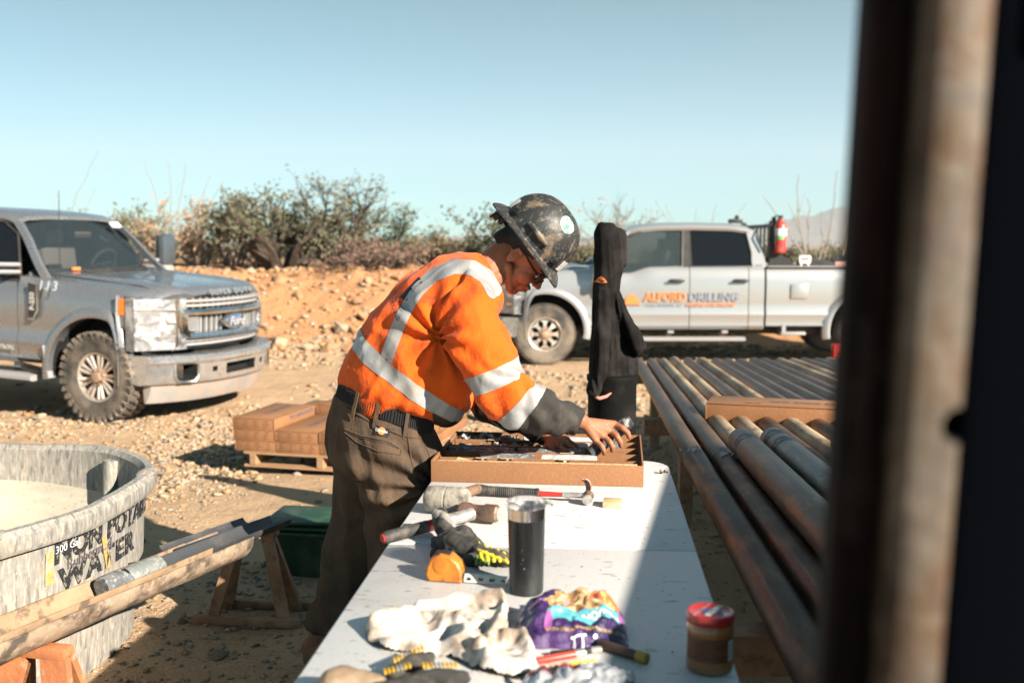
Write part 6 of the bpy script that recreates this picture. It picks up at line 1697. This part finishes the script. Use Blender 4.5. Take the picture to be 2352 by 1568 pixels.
for s_ in (-1, 1):
    m.loft([[(HX + s_ * a0 - w_, y_, z_), (HX + s_ * a0 + w_, y_, z_), (HX + s_ * a0 + w_, y_ + h_, z_ + h_ * .7), (HX + s_ * a0 - w_, y_ + h_, z_ + h_ * .7)] for y_, z_, w_, a0, h_ in ((.0, .008, .006, .0045, .012), (.010, .020, .006, .005, .009), (.015, .031, .005, .0055, .006), (.014, .042, .004, .006, .004), (.006, .052, .0015, .0065, .002))], 0, Matrix.Translation((HX, 0, 0)) @ Matrix.Rotation(R(-24), 4, 'Y') @ Matrix.Rotation(R(-35), 4, 'Z') @ Matrix.Translation((-HX, 0, 0)))
m.build('head', m_rustst, t)
m = MB(); m.lathe([(.001, 0), (.0125, .001), (.0145, .005), (.0145, .014), (.011, .018)], 20, 0, axis='Y', M=Matrix.Translation((HX, -.036, -.003)) ); m.build('striking_face', m_bright, t)
# wooden block
ba, bb = onT(1384, 1166), onT(1425, 1168)
t = MB(); t.box((.026, .025, .0095), (.052, .050, .019), bev=.001); o = t.build('wood_block', m_wood); o.matrix_world = frame(ba, bb); tag(o, 'small pale pine block standing right of the claw hammer head', 'wood block')
# tumbler
tp = onT(1209, 1358)
t = thing('tumbler', 'tall black insulated tumbler with steel rim and clear lid', 'tumbler', (tp.x, tp.y, T0))
m_tum = mat('black_tumbler_coat', (.016, .017, .018), .32, layers=[(9, .55, .72, (.10, .105, .11), .45, 7, (1, 1, .4)), (150, .71, .74, (.4, .4, .4), .7, 2)], rvar=.06)
m_steel = mat('brushed_steel', (.70, .69, .68), .22, 1.0)
m_clear = mat('clear_plastic', (.92, .95, .96), .03, 0, trans=1.0, ior=1.35, alpha=.55)
m = MB(); m.lathe([(.001, 0), (.0345, 0), (.0365, .003), (.0370, .010), (.0405, .165), (.0408, .1655)], 48); m.build('body', m_tum, t)
m = MB(); m.lathe([(.0408, .1655), (.0412, .190), (.0395, .192), (.037, .188), (.035, .12), (.001, .118)], 48); m.build('steel_rim', m_steel, t)
m = MB(); m.lathe([(.038, .188), (.0435, .192), (.0445, .197), (.0435, .203), (.040, .203), (.036, .198), (.034, .190), (.001, .189)], 48); m.box((.020, -.004, .197), (.022, .018, .010), bev=.003); m.tube([(.040, .01, .199), (.052, .004, .198), (.056, -.002, .194)], [.007, .006, .004], 8); m.build('lid', m_clear, t)

# work gloves
m_gblk = mat('black_glove_fabric', (.030, .029, .028), .9, layers=[(16, .46, .68, (.13, .11, .095), .7, 6)], bumps=[(200, .001)])
m_gyel = mat('yellow_glove_rubber', (.62, .52, .04), .6, layers=[(40, .52, .64, (.20, .17, .05), .7, 5)])
m_gyel2 = mat('amber_glove_rubber', (.66, .40, .03), .6, layers=[(40, .52, .64, (.20, .13, .04), .7, 5)])
m_ggrey = mat('grey_glove_rubber', (.30, .28, .25), .7)
m_ggreen = mat('green_glove_mesh', (.16, .26, .05), .8)
m_leather = mat('tan_glove_leather', (.28, .20, .13), .8, layers=[(14, .45, .65, (.16, .11, .075), .7, 6)])
def TP(px, py, h=0.0):
    p = onT(px, py); return Vector((p.x, p.y, T0 + h))
def blob(name, chains, voxel, mt, parent=None, fn=None, smooth=4):
    b_ = MB()
    for pts, rr_ in chains: chain(b_, pts, rr_)
    me = remesh(b_, voxel, smooth, name)
    for v in me.vertices:
        if v.co.z < T0 + .0008: v.co.z = T0 + .0008
    if fn: displace(me, fn)
    me.materials.append(mt); me.polygons.foreach_set('use_smooth', [True] * len(me.polygons)); return link(name, me, parent)
cr_ = lambda s_, a_: (lambda c, n: noise.noise(c * s_) * a_ + (1 - 3 * abs(noise.noise(c * s_ * 1.7))) * a_ * .4)
g1 = thing('work_glove', 'black work glove with yellow green knuckle pads crumpled behind the tape measure', 'glove')
blob('glove_body', [([TP(1012, 1228, .052), TP(1022, 1250, .040), TP(1045, 1268, .026)], [.020, .026, .028]), ([TP(1008, 1262, .02), TP(1040, 1275, .030), TP(1085, 1283, .022)], [.02, .030, .024]), ([TP(1060, 1262, .035), TP(1105, 1290, .020), TP(1165, 1302, .014)], [.028, .022, .015]), ([TP(1100, 1283, .014), TP(1168, 1290, .012)], [.016, .012]), ([TP(1000, 1285, .012), TP(1090, 1300, .014)], [.014, .012])], .0045, m_gblk, g1, cr_(30, .006))
blob('cuff', [([TP(1003, 1238, .068), TP(1022, 1246, .062), TP(1036, 1254, .050)], [.013, .015, .012])], .004, m_ggrey, g1, cr_(40, .003))
for k in range(5):
    blob('knuckle_pad', [([TP(1100 + 14 * k, 1284 + 2 * k, .040 - .004 * k), TP(1106 + 14 * k, 1308, .022)], [.0055, .0055])], .0022, m_gyel, g1, None, 2)
blob('knuckle_pad', [([TP(1098, 1296, .036), TP(1166, 1310, .020)], [.0045, .0045])], .0022, m_gyel, g1, None, 2)
for k in range(4): blob('back_pad', [([TP(1094 + 9 * k, 1312, .017), TP(1097 + 9 * k, 1300, .026)], [.0042, .0042])], .0022, m_ggreen, g1, None, 2)
# orange tape measure
ta, tb2 = TP(980, 1334), TP(1062, 1340)
FM = frame(ta, tb2)
t = thing('tape_measure', 'grimy orange tape measure with its blade pulled out to the right', 'tape measure', M=FM)
m_tmo = mat('grimy_orange_case', (.62, .20, .02), .45, layers=[(12, .46, .66, (.26, .085, .02), .8, 7), (40, .56, .68, (.12, .06, .03), .6, 5)], coat=.3)
m = MB(); TL_ = (tb2 - ta).length
pr = [(.003, .0), (TL_ * .97, .0), (TL_, .004), (TL_ * 1.0, .026), (TL_ * .90, .046), (TL_ * .66, .060), (TL_ * .36, .064), (TL_ * .12, .054), (.0, .036), (-.004, .014)]
m.loft([[(x * s_ + TL_ / 2 * (1 - s_), y_, z * s_ + .03 * (1 - s_)) for x, z in pr] for y_, s_ in ((-.004, .86), (.000, .97), (.008, 1.0), (.030, 1.0), (.038, .97), (.042, .86))]); m.build('case', m_tmo, t, 30)
m = MB(); m.lathe([(.019, 0), (.019, -.002), (.016, -.003), (.001, -.003)], 24, 0, axis='Y', M=Matrix.Translation((TL_ * .42, -.003, .040))); m.build('centre_disc', m_tmo, t)
m = MB(); m.box((TL_ * .42, .020, .0625), (.035, .022, .006), bev=.002); m.build('badge', m_dkpl, t)
m = MB(); m.box((TL_ - .004, .018, .012), (.012, .032, .020), bev=.002); m.build('mouth', m_dkpl, t)
bl2 = MB(); n = 12
bl2.loft([[(TL_ + .002 + x, .004 + .012 * u, .003 + .0165 * math.sin(PI * .42 * u) + .0) for u in np.linspace(0, 1, 6)] for x in (0, .05, .098)], closed=False, caps=False)
bo_ = bl2.build('blade', mat('white_tape_blade', (.66, .66, .60), .4, layers=[(20, .55, .7, (.35, .28, .2), .5)]), t, 60)
for k, ch in enumerate('4321'):
    place_text('number', ch, .014, (TL_ + .014 + .026 * k, .0065, .0105), (0, 0, -1) if False else (-.1, -.35, -.9), (1, 0, 0), m_hatpl, bo_, ext=.0003, offset=.0007)
m = MB(); m.box((TL_ + .100, .008, .009), (.003, .018, .018), bev=.001); m.build('hook', m_steel, bo_)

# towel
m_towel = mat('dirty_white_towel', (.62, .56, .50), .95, layers=[(11, .44, .58, (.40, .27, .18), .75, 8), (22, .50, .62, (.17, .14, .12), .7, 8), (4, .56, .70, (.42, .30, .21), .6, 5)], bumps=[(420, .0012), (90, .002)], sheen=.3, spec=.1)
def cloth_heap(name, outline, mt, hgt, ridges, seed, step=.0030, cr1=.026, cr2=.017):
    """a crumpled cloth: dense sheet over an irregular outline, rising in long soft folds with creases"""
    P_ = [onT(*p) for p in outline]; n_ = len(P_)
    x0, x1 = min(p.x for p in P_), max(p.x for p in P_); y0, y1 = min(p.y for p in P_), max(p.y for p in P_)
    rd = [([onT(*q) for q in pts], h_, w_) for pts, h_, w_ in ridges]
    def inside(x, y):
        c = False; dm = 9
        for i in range(n_):
            a, b_ = P_[i], P_[(i + 1) % n_]
            if (a.y > y) != (b_.y > y) and x < (b_.x - a.x) * (y - a.y) / (b_.y - a.y) + a.x: c = not c
            dm = min(dm, seg_dist((x, y), (a.x, a.y), (b_.x, b_.y)))
        return dm if c else -dm
    nx_, ny_ = int((x1 - x0) / step) + 3, int((y1 - y0) / step) + 3; idx = {}; vs = []; fs = []
    for i in range(nx_):
        for j in range(ny_):
            x, y = x0 - step + i * step, y0 - step + j * step
            q = Vector((x * 7, y * 7, seed)); d = inside(x + .010 * noise.noise(q * 1.3), y + .010 * noise.noise(q * 1.3 + Vector((3, 3, 0))))
            if d < -.001: continue
            e = min(1, max(0, d / .020)); e = math.sqrt(max(0, 1 - (1 - e) ** 2))
            z = hgt * e
            for pts, h_, w_ in rd:
                dd = min(seg_dist((x, y), (pts[k].x, pts[k].y), (pts[k + 1].x, pts[k + 1].y)) for k in range(len(pts) - 1)) + .005 * noise.noise(q * 2.2)
                z += .8 * h_ * math.exp(-(dd / w_) ** 2) * e
            wq = Vector((x * 13 + 1.6 * noise.noise(q * .6), y * 20 + 1.6 * noise.noise(q * .6 + Vector((5, 0, 2))), seed))
            z += (cr1 * (.42 - abs(noise.noise(wq))) + cr2 * (.4 - abs(noise.noise(wq * 2.1)))) * e + .0012 * noise.noise(wq * 9) * e
            idx[i, j] = len(vs); lean = .30 * max(z, 0)
            vs.append((x, y, T0 + max(z, .0022 * (.4 + .6 * e) if e > 0 else .0012)))
    for (i, j), a in idx.items():
        b_, c, d = idx.get((i + 1, j)), idx.get((i + 1, j + 1)), idx.get((i, j + 1))
        if None not in (b_, c, d): fs.append((a, b_, c, d))
    o_ = len(vs); vs += [(v[0], v[1], T0 + .0002) for v in vs[:o_]]; fs += [tuple(q + o_ for q in f[::-1]) for f in fs[:]]
    mb = MB(); mb.add(vs, fs); me = mb.mesh(name, mt, 0); bm = bmesh.new(); bm.from_mesh(me)
    for _ in range(5): bmesh.ops.smooth_vert(bm, verts=bm.verts[:], factor=.55, use_axis_x=True, use_axis_y=True, use_axis_z=True)
    for v in bm.verts: v.co.z = max(v.co.z, T0 + .0002)
    bm.to_mesh(me); bm.free(); me.polygons.foreach_set('use_smooth', [True] * len(me.polygons))
    return link(name, me)
tw = cloth_heap('towel', [(838, 1452), (850, 1428), (905, 1418), (950, 1420), (1010, 1400), (1095, 1386), (1165, 1390), (1180, 1420), (1172, 1470), (1215, 1480), (1236, 1510), (1240, 1545), (1180, 1562), (1110, 1552), (1060, 1528), (1030, 1512), (960, 1508), (880, 1500), (845, 1478)], m_towel, .010,
    [([(852, 1450), (900, 1440), (1000, 1438), (1050, 1455)], .024, .014), ([(870, 1490), (960, 1492), (1045, 1500)], .014, .010), ([(960, 1425), (1060, 1404), (1160, 1402)], .030, .015), ([(1165, 1402), (1150, 1450), (1110, 1520)], .026, .012), ([(1055, 1455), (1075, 1500), (1120, 1545)], .028, .014), ([(1110, 1540), (1180, 1550), (1228, 1535)], .014, .012), ([(1160, 1490), (1200, 1488), (1228, 1518)], .026, .013), ([(1060, 1430), (1090, 1460)], .012, .01)], 3.3)
tag(tw, 'dirty white rag towel crumpled in folds at the front of the table', 'towel')

# snack bags
def pillow_bag(name, label, corners, hgt, base, seed, prints, crk=.012, peak=.5):
    """crinkled pouch on the table: corners near-left, near-right, far-right, far-left"""
    cs = [onT(*c) for c in corners]; mb = MB(); n = 46; rings = []
    def f(u, v, top):
        p = cs[0] * (1 - u) * (1 - v) + cs[1] * u * (1 - v) + cs[2] * u * v + cs[3] * (1 - u) * v
        vv = (v / peak) if v < peak else (1 - v) / (1 - peak)
        e = max(0, 1 - abs(2 * u - 1) ** 3.0) ** .6 * math.sin(vv * PI / 2) ** .8
        q = Vector((u * 4 + seed, v * 3, seed)); r_ = 1 - 3.0 * abs(noise.noise(q * 1.3)); r2 = 1 - 3 * abs(noise.noise(q * 3.1 + Vector((5, 2, 1))))
        z = hgt * e * (1 + .30 * noise.noise(q * .8)) + (r_ * crk + r2 * crk * .5) * (.25 + .75 * e)
        w_ = noise.noise(Vector((u * 6, v * 6, seed + 3))) * .006
        return Vector((p.x + w_, p.y + w_, T0 + (max(z, .0015) if top else .0006)))
    vs = []; fs = []
    for i in range(n):
        for j in range(n): vs.append(f(i / (n - 1), j / (n - 1), True))
    for i in range(n - 1):
        for j in range(n - 1): q = i * n + j; fs.append((q, q + n, q + n + 1, q + 1))
    o = len(vs)
    for i in range(n):
        for j in range(n): vs.append(f(i / (n - 1), j / (n - 1), False))
    for i in range(n - 1):
        for j in range(n - 1): q = o + i * n + j; fs.append((q, q + 1, q + n + 1, q + n))
    for i in range(n - 1):
        for a_, b2 in (((i, 0), (i + 1, 0)), ((i + 1, n - 1), (i, n - 1)), ((0, i + 1), (0, i)), ((n - 1, i), (n - 1, i + 1))):
            q1, q2 = a_[0] * n + a_[1], b2[0] * n + b2[1]; fs.append((q1, q1 + o, q2 + o, q2))
    mb.add(vs, fs); me = mb.mesh('pouch', base, 60)
    t = thing(name, label, 'bag'); link('pouch', me, t)
    c0, X_, Y_ = cs[0], cs[1] - cs[0], cs[3] - cs[0]
    def uv(c):
        d = Vector((c.x - c0.x, c.y - c0.y)); X2, Y2 = Vector(X_.xy), Vector(Y_.xy); det = X2.x * Y2.y - X2.y * Y2.x
        return ((d.x * Y2.y - d.y * Y2.x) / det, (X2.x * d.y - X2.y * d.x) / det)
    for k, (nm, mt, fn) in enumerate(prints):
        try: patch(me, lambda c, nn: (fn(*uv(c)) if nn.z > .02 and c.z > T0 + .001 else 1), .0006 + .0004 * k, nm, mt, t)
        except Exception as e_: print('print', nm, e_)
    tree = BVHTree.FromPolygons([v.co[:] for v in me.vertices], [p.vertices[:] for p in me.polygons])
    def lettering(txt, size, u, v, ang, mt, sx=1.0, offset=0.0):
        m2 = text_mesh(txt, size, 0, offset); bm = bmesh.new(); bm.from_mesh(m2); bmesh.ops.triangulate(bm, faces=bm.faces[:]); bmesh.ops.subdivide_edges(bm, edges=bm.edges[:], cuts=1)
        o0 = c0 + X_ * u + Y_ * v; ca__, sa__ = math.cos(ang), math.sin(ang)
        for w_ in bm.verts:
            x, y = w_.co.x * sx, w_.co.y; h_ = tree.ray_cast(Vector((o0.x + x * ca__ - y * sa__, o0.y + x * sa__ + y * ca__, 1.2)), Vector((0, 0, -1)))
            if h_[0] is not None: w_.co = h_[0] + h_[1] * .0036
        bm.to_mesh(m2); bm.free(); m2.materials.clear(); m2.materials.append(mt); link('lettering', m2, t)
    return t, lettering
m_purple = mat('glossy_purple_foil', (.030, .014, .075), .14, layers=[(9, .5, .60, (.085, .03, .15), .8, 6), (24, .55, .62, (.008, .006, .025), .8, 5)], bumps=[(26, .012), (70, .003)], coat=.8)
m_ochre_print = mat('ochre_print', (.62, .42, .10), .4)
m_pink = mat('pink_print', (.34, .11, .34), .3, coat=.6)
m_teal = mat('teal_print', (.10, .36, .42), .3, coat=.6, bumps=[(40, .004)])
m_snack = mat('snack_photo_print', (.42, .24, .10), .3, layers=[(60, .44, .56, (.66, .46, .26), .9, 3), (45, .54, .60, (.16, .07, .03), .85, 3), (22, .58, .64, (.30, .27, .29), .7, 2)], coat=.6, bumps=[(30, .003)])
m_redsn = mat('red_snack_print', (.70, .13, .05), .3, layers=[(60, .5, .6, (.85, .45, .12), .9, 3)], coat=.6)
blobf = lambda u0, v0, a, b_, w=0: (lambda u, v: math.hypot((u - u0) / a, (v - v0) / b_) - 1 + w * noise.noise(Vector((u * 9, v * 9, 3))))
def tealf(u, v):
    mid = .30 + .07 * math.sin(u * 7.5 - 1.4) * (u < .75) + (.20 * (u - .5) if u > .5 else 0)
    return max(abs(v - mid) - .085, .28 - u, u - .92)
bag, lt = pillow_bag('snack_bag', 'shiny purple snack bag with teal band and pictured snacks, right of the towel', [(1176, 1492), (1444, 1486), (1432, 1425), (1192, 1425)], .066, m_purple, 2.3,
    [('snack_picture', m_snack, blobf(.60, .60, .32, .30, .3)), ('red_picture', m_redsn, blobf(.80, .72, .13, .12, .3)), ('teal_band', m_teal, tealf), ('pink_spot', m_pink, blobf(.95, .45, .045, .14)), ('pink_spot', m_pink, blobf(.30, .26, .04, .12)), ('pink_spot', m_pink, blobf(.18, .60, .05, .06, .6))], .009, .86)
lt('SCOOPS', .0125, .74, .33, R(184), m_white, offset=.0004, sx=1.5)
lt('STUFFED WITH CINNAMON AND SUGAR', .0065, .62, .15, R(182), m_ochre_print, sx=1.25)
m_foil = mat('crumpled_silver_foil', (.62, .62, .64), .25, .5, layers=[(12, .5, .62, (.34, .36, .40), .8, 5)], bumps=[(26, .006)], coat=.5)
m_maroon = mat('maroon_print', (.26, .015, .03), .35, layers=[(60, .6, .66, (.72, .52, .42), .9, 2)], coat=.5)
bag2, lt2 = pillow_bag('snack_bag', 'crumpled silver and maroon snack wrapper at the table front edge', [(1172, 1640), (1470, 1640), (1452, 1540), (1215, 1540)], .035, m_foil, 7.7,
    [('maroon_panel', m_maroon, lambda u, v: max(abs(v - .70) - .17, .05 - u, u - .46)), ('purple_corner', m_purple, lambda u, v: max(.80 - u + .2 * v, .2 - v))], .010)
lt2('TRAIL MIX', .016, .27, .70, R(182), mat('cream_print', (.7, .5, .4), .5))
lt('TT', .020, .57, .03, R(3), m_white, offset=.0006, sx=1.2)
# pens, sticks, marker
def stick(label, name, a, b_, r, mt, cap=None, cat='pen', tip=None, hz=None):
    a = TP(*a, hz or r); b_ = TP(*b_, hz or r); t = thing(name, label, cat, M=frame(a, b_)); L = (b_ - a).length
    m = MB(); m.lathe([(.0005, 0), (r * .9, .0), (r, .002), (r, L * .8), (r, L - .001), (r * .9, L), (.0005, L)], 14, 0, axis='X'); m.build('barrel', mt, t)
    if cap: m = MB(); m.lathe([(r * 1.03, L * .80), (r * 1.1, L * .81), (r * 1.1, L * 1.0), (r * .6, L * 1.02), (.0005, L * 1.02)], 14, 0, axis='X'); m.build('cap', cap, t)
    return t
m_pen_red = mat('red_pen', (.70, .06, .04), .35); m_pen_yel = mat('yellow_pencil', (.78, .50, .03), .45); m_pen_blk = mat('black_pen', (.02, .02, .02), .35); m_brz = mat('brown_marker', (.075, .045, .03), .5); m_ochre = mat('ochre_cap', (.34, .24, .03), .5)
stick('brown paint marker with ochre end lying right of the purple bag', 'marker', (1376, 1488), (1486, 1524), .0095, m_brz, m_ochre, 'marker')
stick('bright red pen between the towel and the purple bag', 'pen', (1232, 1526), (1342, 1506), .007, m_pen_red, m_bright)
stick('black pen lying above the red pen', 'pen', (1265, 1508), (1380, 1498), .006, m_pen_blk, m_bright)
stick('yellow pencil below the red pen', 'pencil', (1290, 1540), (1365, 1526), .0055, m_pen_yel, None, 'pencil')
stick('bare wooden pencil between the red pen and the wrapper', 'pencil', (1240, 1546), (1335, 1526), .006, m_wood, None, 'pencil')
kf = thing('scraper', 'steel scraper blade tip poking out by the wrapper', 'scraper', M=frame(TP(1172, 1552, .004), TP(1215, 1600, .004)))
m = MB(); m.box((.05, 0, 0), (.12, .018, .003), bev=.001); m.build('blade', m_steel, kf); m = MB(); m.tube([(.10, 0, 0), (.18, 0, 0)], .010, 10); m.build('handle', m_hw, kf)
# lower gloves
g2 = thing('work_glove', 'black glove with amber finger pads and tan leather cuff at the bottom edge', 'glove')
blob('glove_body', [([TP(905, 1562, .014), TP(950, 1548, .020), TP(985, 1534, .018)], [.014, .016, .014]), ([TP(930, 1590, .016), TP(1000, 1582, .020), TP(1060, 1578, .016)], [.016, .018, .015]), ([TP(870, 1620, .018), TP(940, 1612, .022), TP(1010, 1610, .016)], [.02, .022, .016])], .0045, m_gblk, g2, cr_(30, .004))
for a, b_, n in ((TP(902, 1555, .030), TP(975, 1528, .034), 9), (TP(968, 1576, .038), TP(1052, 1568, .033), 9), (TP(880, 1592, .038), TP(945, 1580, .042), 7)):
    for k in range(n):
        p = a.lerp(b_, (k + .5) / n); m = MB(); m.box(p, (.0042, .016, .006), bev=.0015, rot=.3); m.build('finger_pad', m_gyel2 if k not in (3, 4) else m_ggrey, g2)
blob('cuff', [([TP(768, 1610, .026), TP(800, 1600, .028), TP(860, 1605, .022)], [.028, .026, .022]), ([TP(765, 1590, .030), TP(768, 1620, .02)], [.012, .012])], .005, m_leather, g2, cr_(26, .005))
# dip jar
jp = onT(1629, 1533)
t = thing('sauce_jar', 'squat glass jar of orange dip with a red screw lid at the table corner', 'jar', (jp.x, jp.y, T0), R(0))
m_sauce = mat('orange_dip', (.27, .115, .035), .35, layers=[(20, .5, .65, (.36, .18, .07), .6)], coat=1.0)
m_lidr = mat('red_jar_lid', (.36, .02, .018), .30, coat=.5)
m_jlab = mat('brown_jar_label', (.10, .045, .025), .4, layers=[(26, .48, .6, (.22, .06, .03), .7, 4, (1, 1, 3)), (14, .55, .66, (.24, .15, .08), .7, 4, (1, 1, 2))])
m = MB(); m.lathe([(.001, 0), (.036, .0), (.0405, .004), (.042, .012), (.0405, .03), (.0405, .068), (.042, .074), (.0415, .082), (.037, .088), (.036, .094)], 44); m.build('jar_body', m_sauce, t)
m = MB(); m.lathe([(.0412, .020), (.0409, .024), (.0409, .064), (.0412, .068)], 44, 0, a0=R(185), a1=R(330)); m.build('paper_label', m_jlab, t, 80)
m = MB(); m.lathe([(.0418, .026), (.0416, .062)], 8, 0, a0=R(310), a1=R(333)); m.build('barcode_panel', m_white, t, 80)
for k in range(8): m = MB(); m.lathe([(.0421, .028 + .0042 * k), (.0421, .030 + .0042 * k)], 6, 0, a0=R(312), a1=R(330)); m.build('barcode_line', m_pen_blk, t)
m = MB(); m.lathe([(.0385, .088), (.0415, .089), (.0425, .093), (.0425, .102), (.041, .1055), (.038, .1065), (.0365, .1055), (.001, .1055)], 44); lo = m.build('lid', m_lidr, t)
m = MB(); m.prism([(-.018, -.010), (.020, -.014), (.022, .008), (-.016, .012)], .1058, .1062, 'Z'); m.build('lid_print', mat('blue_print', (.03, .07, .14), .4), lo)
place_text('lettering', 'TOSTITOS', .0135, (.006, .0, .1064), (-.55, -.8, 0), (.8, -.55, 0), m_white, lo, ext=.0001, offset=.0003)
place_text('lettering', 'MEDIUM SALSA CON QUESO', .0065, (-.014, .006, .1060), (-.55, -.8, 0), (.8, -.55, 0), mat('pink_ink', (.55, .25, .28), .5), lo, ext=.0001, sx=.9)
# debris clump on the table by the pipes
h = heap('grit', 12, lambda r: (r.gauss(0, .010), r.gauss(0, .007), r.uniform(.002, .010)), .007, [m_r2, m_bark], 'little clump of dirt on the far right of the table', 9); q = onT(1522, 1086); h.location = (q.x, q.y, T0)
h = heap('grit', 70, lambda r: (r.uniform(-.18, .30), r.uniform(-.9, .75), .001), .0022, [m_bark, m_r2], 'dark crumbs of dirt scattered over the white table', 12); h.matrix_world = TM @ Matrix.Translation((0, 0, T0))

# ================================================================ DRILL RIG (its mast stands in the near right; its body is out of frame)
m_mast = mat('dark_mast_steel', (.009, .007, .007), .75, 0, layers=[(9, .45, .62, (.030, .014, .012), .9, 6, (1, 1, .4)), (24, .54, .66, (.05, .04, .035), .6, 5, (1, 1, .4))], spec=.02)
m_mast_tan = mat('worn_tan_mast_rail', (.115, .092, .070), .6, .2, layers=[(22, .44, .58, (.10, .050, .020), .9, 6, (1, 1, .45)), (11, .48, .58, (.012, .010, .009), .9, 6, (1, 1, .35)), (40, .5, .62, (.18, .155, .125), .5, 5), (30, .55, .66, (.10, .08, .07), .7, 5), (7, .58, .7, (.09, .07, .06), .7, 4)], bumps=[(60, .002)])
m_mast_navy = mat('navy_mast_panel', (.002, .0025, .004), .9, spec=.0)
m_rig = mat('rig_paint', (.30, .045, .03), .5, layers=[(3, .45, .65, (.25, .14, .09), .6, 6)])
YM = .60
pt_, pb_ = D(2073, 0, YM), D(1962, 1568, YM)
MZ = (pt_ - pb_).normalized()
org = pb_ + MZ * ((0 - pb_.z) / MZ.z)
MX = (Vector((1, 0, 0)) - MZ * MZ.x).normalized(); MY = MZ.cross(MX)
MM = Matrix(((MX.x, MY.x, MZ.x, org.x), (MX.y, MY.y, MZ.y, org.y), (MX.z, MY.z, MZ.z, org.z), (0, 0, 0, 1)))
rig = thing('drill_mast', 'blurred steel drill mast with tan rail standing at the right edge', 'drill mast', M=MM)
m = MB(); m.box((.0, .022, 1.5), (.022, .026, 3.2), bev=.004); m.build('flange', m_mast, rig)
m = MB(); m.box((.030, .055, 1.5), (.07, .02, 3.2)); m.build('web', m_black, rig)
m = MB(); m.box((.031, .004, 1.5), (.034, .05, 3.2), bev=.010); o = m.build('guide_rail', [m_mast_tan, m_black], rig)
c = MB(); c.lathe([(.0001, -.2), (.011, -.2), (.011, .2), (.0001, .2)], 24, 0, axis='Y', M=Matrix.Translation((.044, 0, 1.394))); cc_ = c.build('cut', m_black); cc_.matrix_world = MM; bpy.context.view_layer.update(); boolean_cut(o, [cc_])
m = MB(); m.box((.102, .036, 1.5), (.104, .09, 3.2), bev=.01); m.build('side_panel', m_mast_navy, rig)
m = MB(); m.box((.088, -.018, 1.642), (.02, .01, .05), bev=.004); m.build('marker_plate', m_rig, rig)
for z in (.35, .95, 1.05, 2.2): m = MB(); m.box((.055, .06, z), (.13, .03, .05), bev=.006); m.build('cross_plate', m_mast, rig)
# rig body
ex = lambda y: 1.504 + .2316 * (y - .93)
rb = thing('drill_rig', 'red tracked drill rig body standing right of the pipes, outside the picture', 'drill rig', (0, 0, 0))
m = MB(); m.loft([[(ex(y), y, .55), (ex(y) + 1.6, y, .55), (ex(y) + 1.6, y, 1.54), (ex(y) + .04, y, 1.59), (ex(y), y, 1.57)] for y in (-1.8, 2.60)]); m.build('engine_housing', m_rig, rb)
for x0 in (.1, 1.1):
    m = MB(); m.prism([(-1.9 + .3, .02), (2.2, .02), (2.5, .22), (2.5, .38), (2.2, .50), (-1.6, .50), (-1.9, .38), (-1.9, .22)], ex(0) + x0, ex(0) + x0 + .38, 'X'); m.build('track', m_dkpl, rb)
for k in range(9):
    y = -1.5 + .45 * k; m = MB(); m.box((ex(y) - .004, y, 1.1), (.02, .38, .62), bev=.01, rot=-.228); m.build('access_panel', m_rig, rb)

# ================================================================ HAZE
hz = MB(); hz.box((0, 3000, 290), (16000, 8200, 700)); 
hm_ = bpy.data.materials.new('haze_air'); hm_.use_nodes = True; n_ = hm_.node_tree; n_.nodes.remove(n_.nodes['Principled BSDF'])
pv = n_.nodes.new('ShaderNodeVolumePrincipled'); pv.inputs['Color'].default_value = (.80, .90, 1, 1); pv.inputs['Density'].default_value = 1.6e-4; pv.inputs['Anisotropy'].default_value = 0.0
n_.links.new(pv.outputs[0], n_.nodes['Material Output'].inputs['Volume'])
hzo = tag(hz.build('haze', hm_), 'thin blue air between the yard and the far hills', kind='stuff')

hs_pts = [G(985, 915, -.10), G(1020, 922, -.10), G(1060, 934, -.10), G(1110, 946, -.10), G(1180, 952, -.10), G(1240, 950, -.10)]
hm2 = MB(); hm2.tube([Vector((p.x, p.y, tz(p.x, p.y) + .022)) for p in hs_pts], .020, 8)
tag(hm2.build('hose', m_dkpl), 'thin black hose lying on the gravel behind the worker', 'hose')
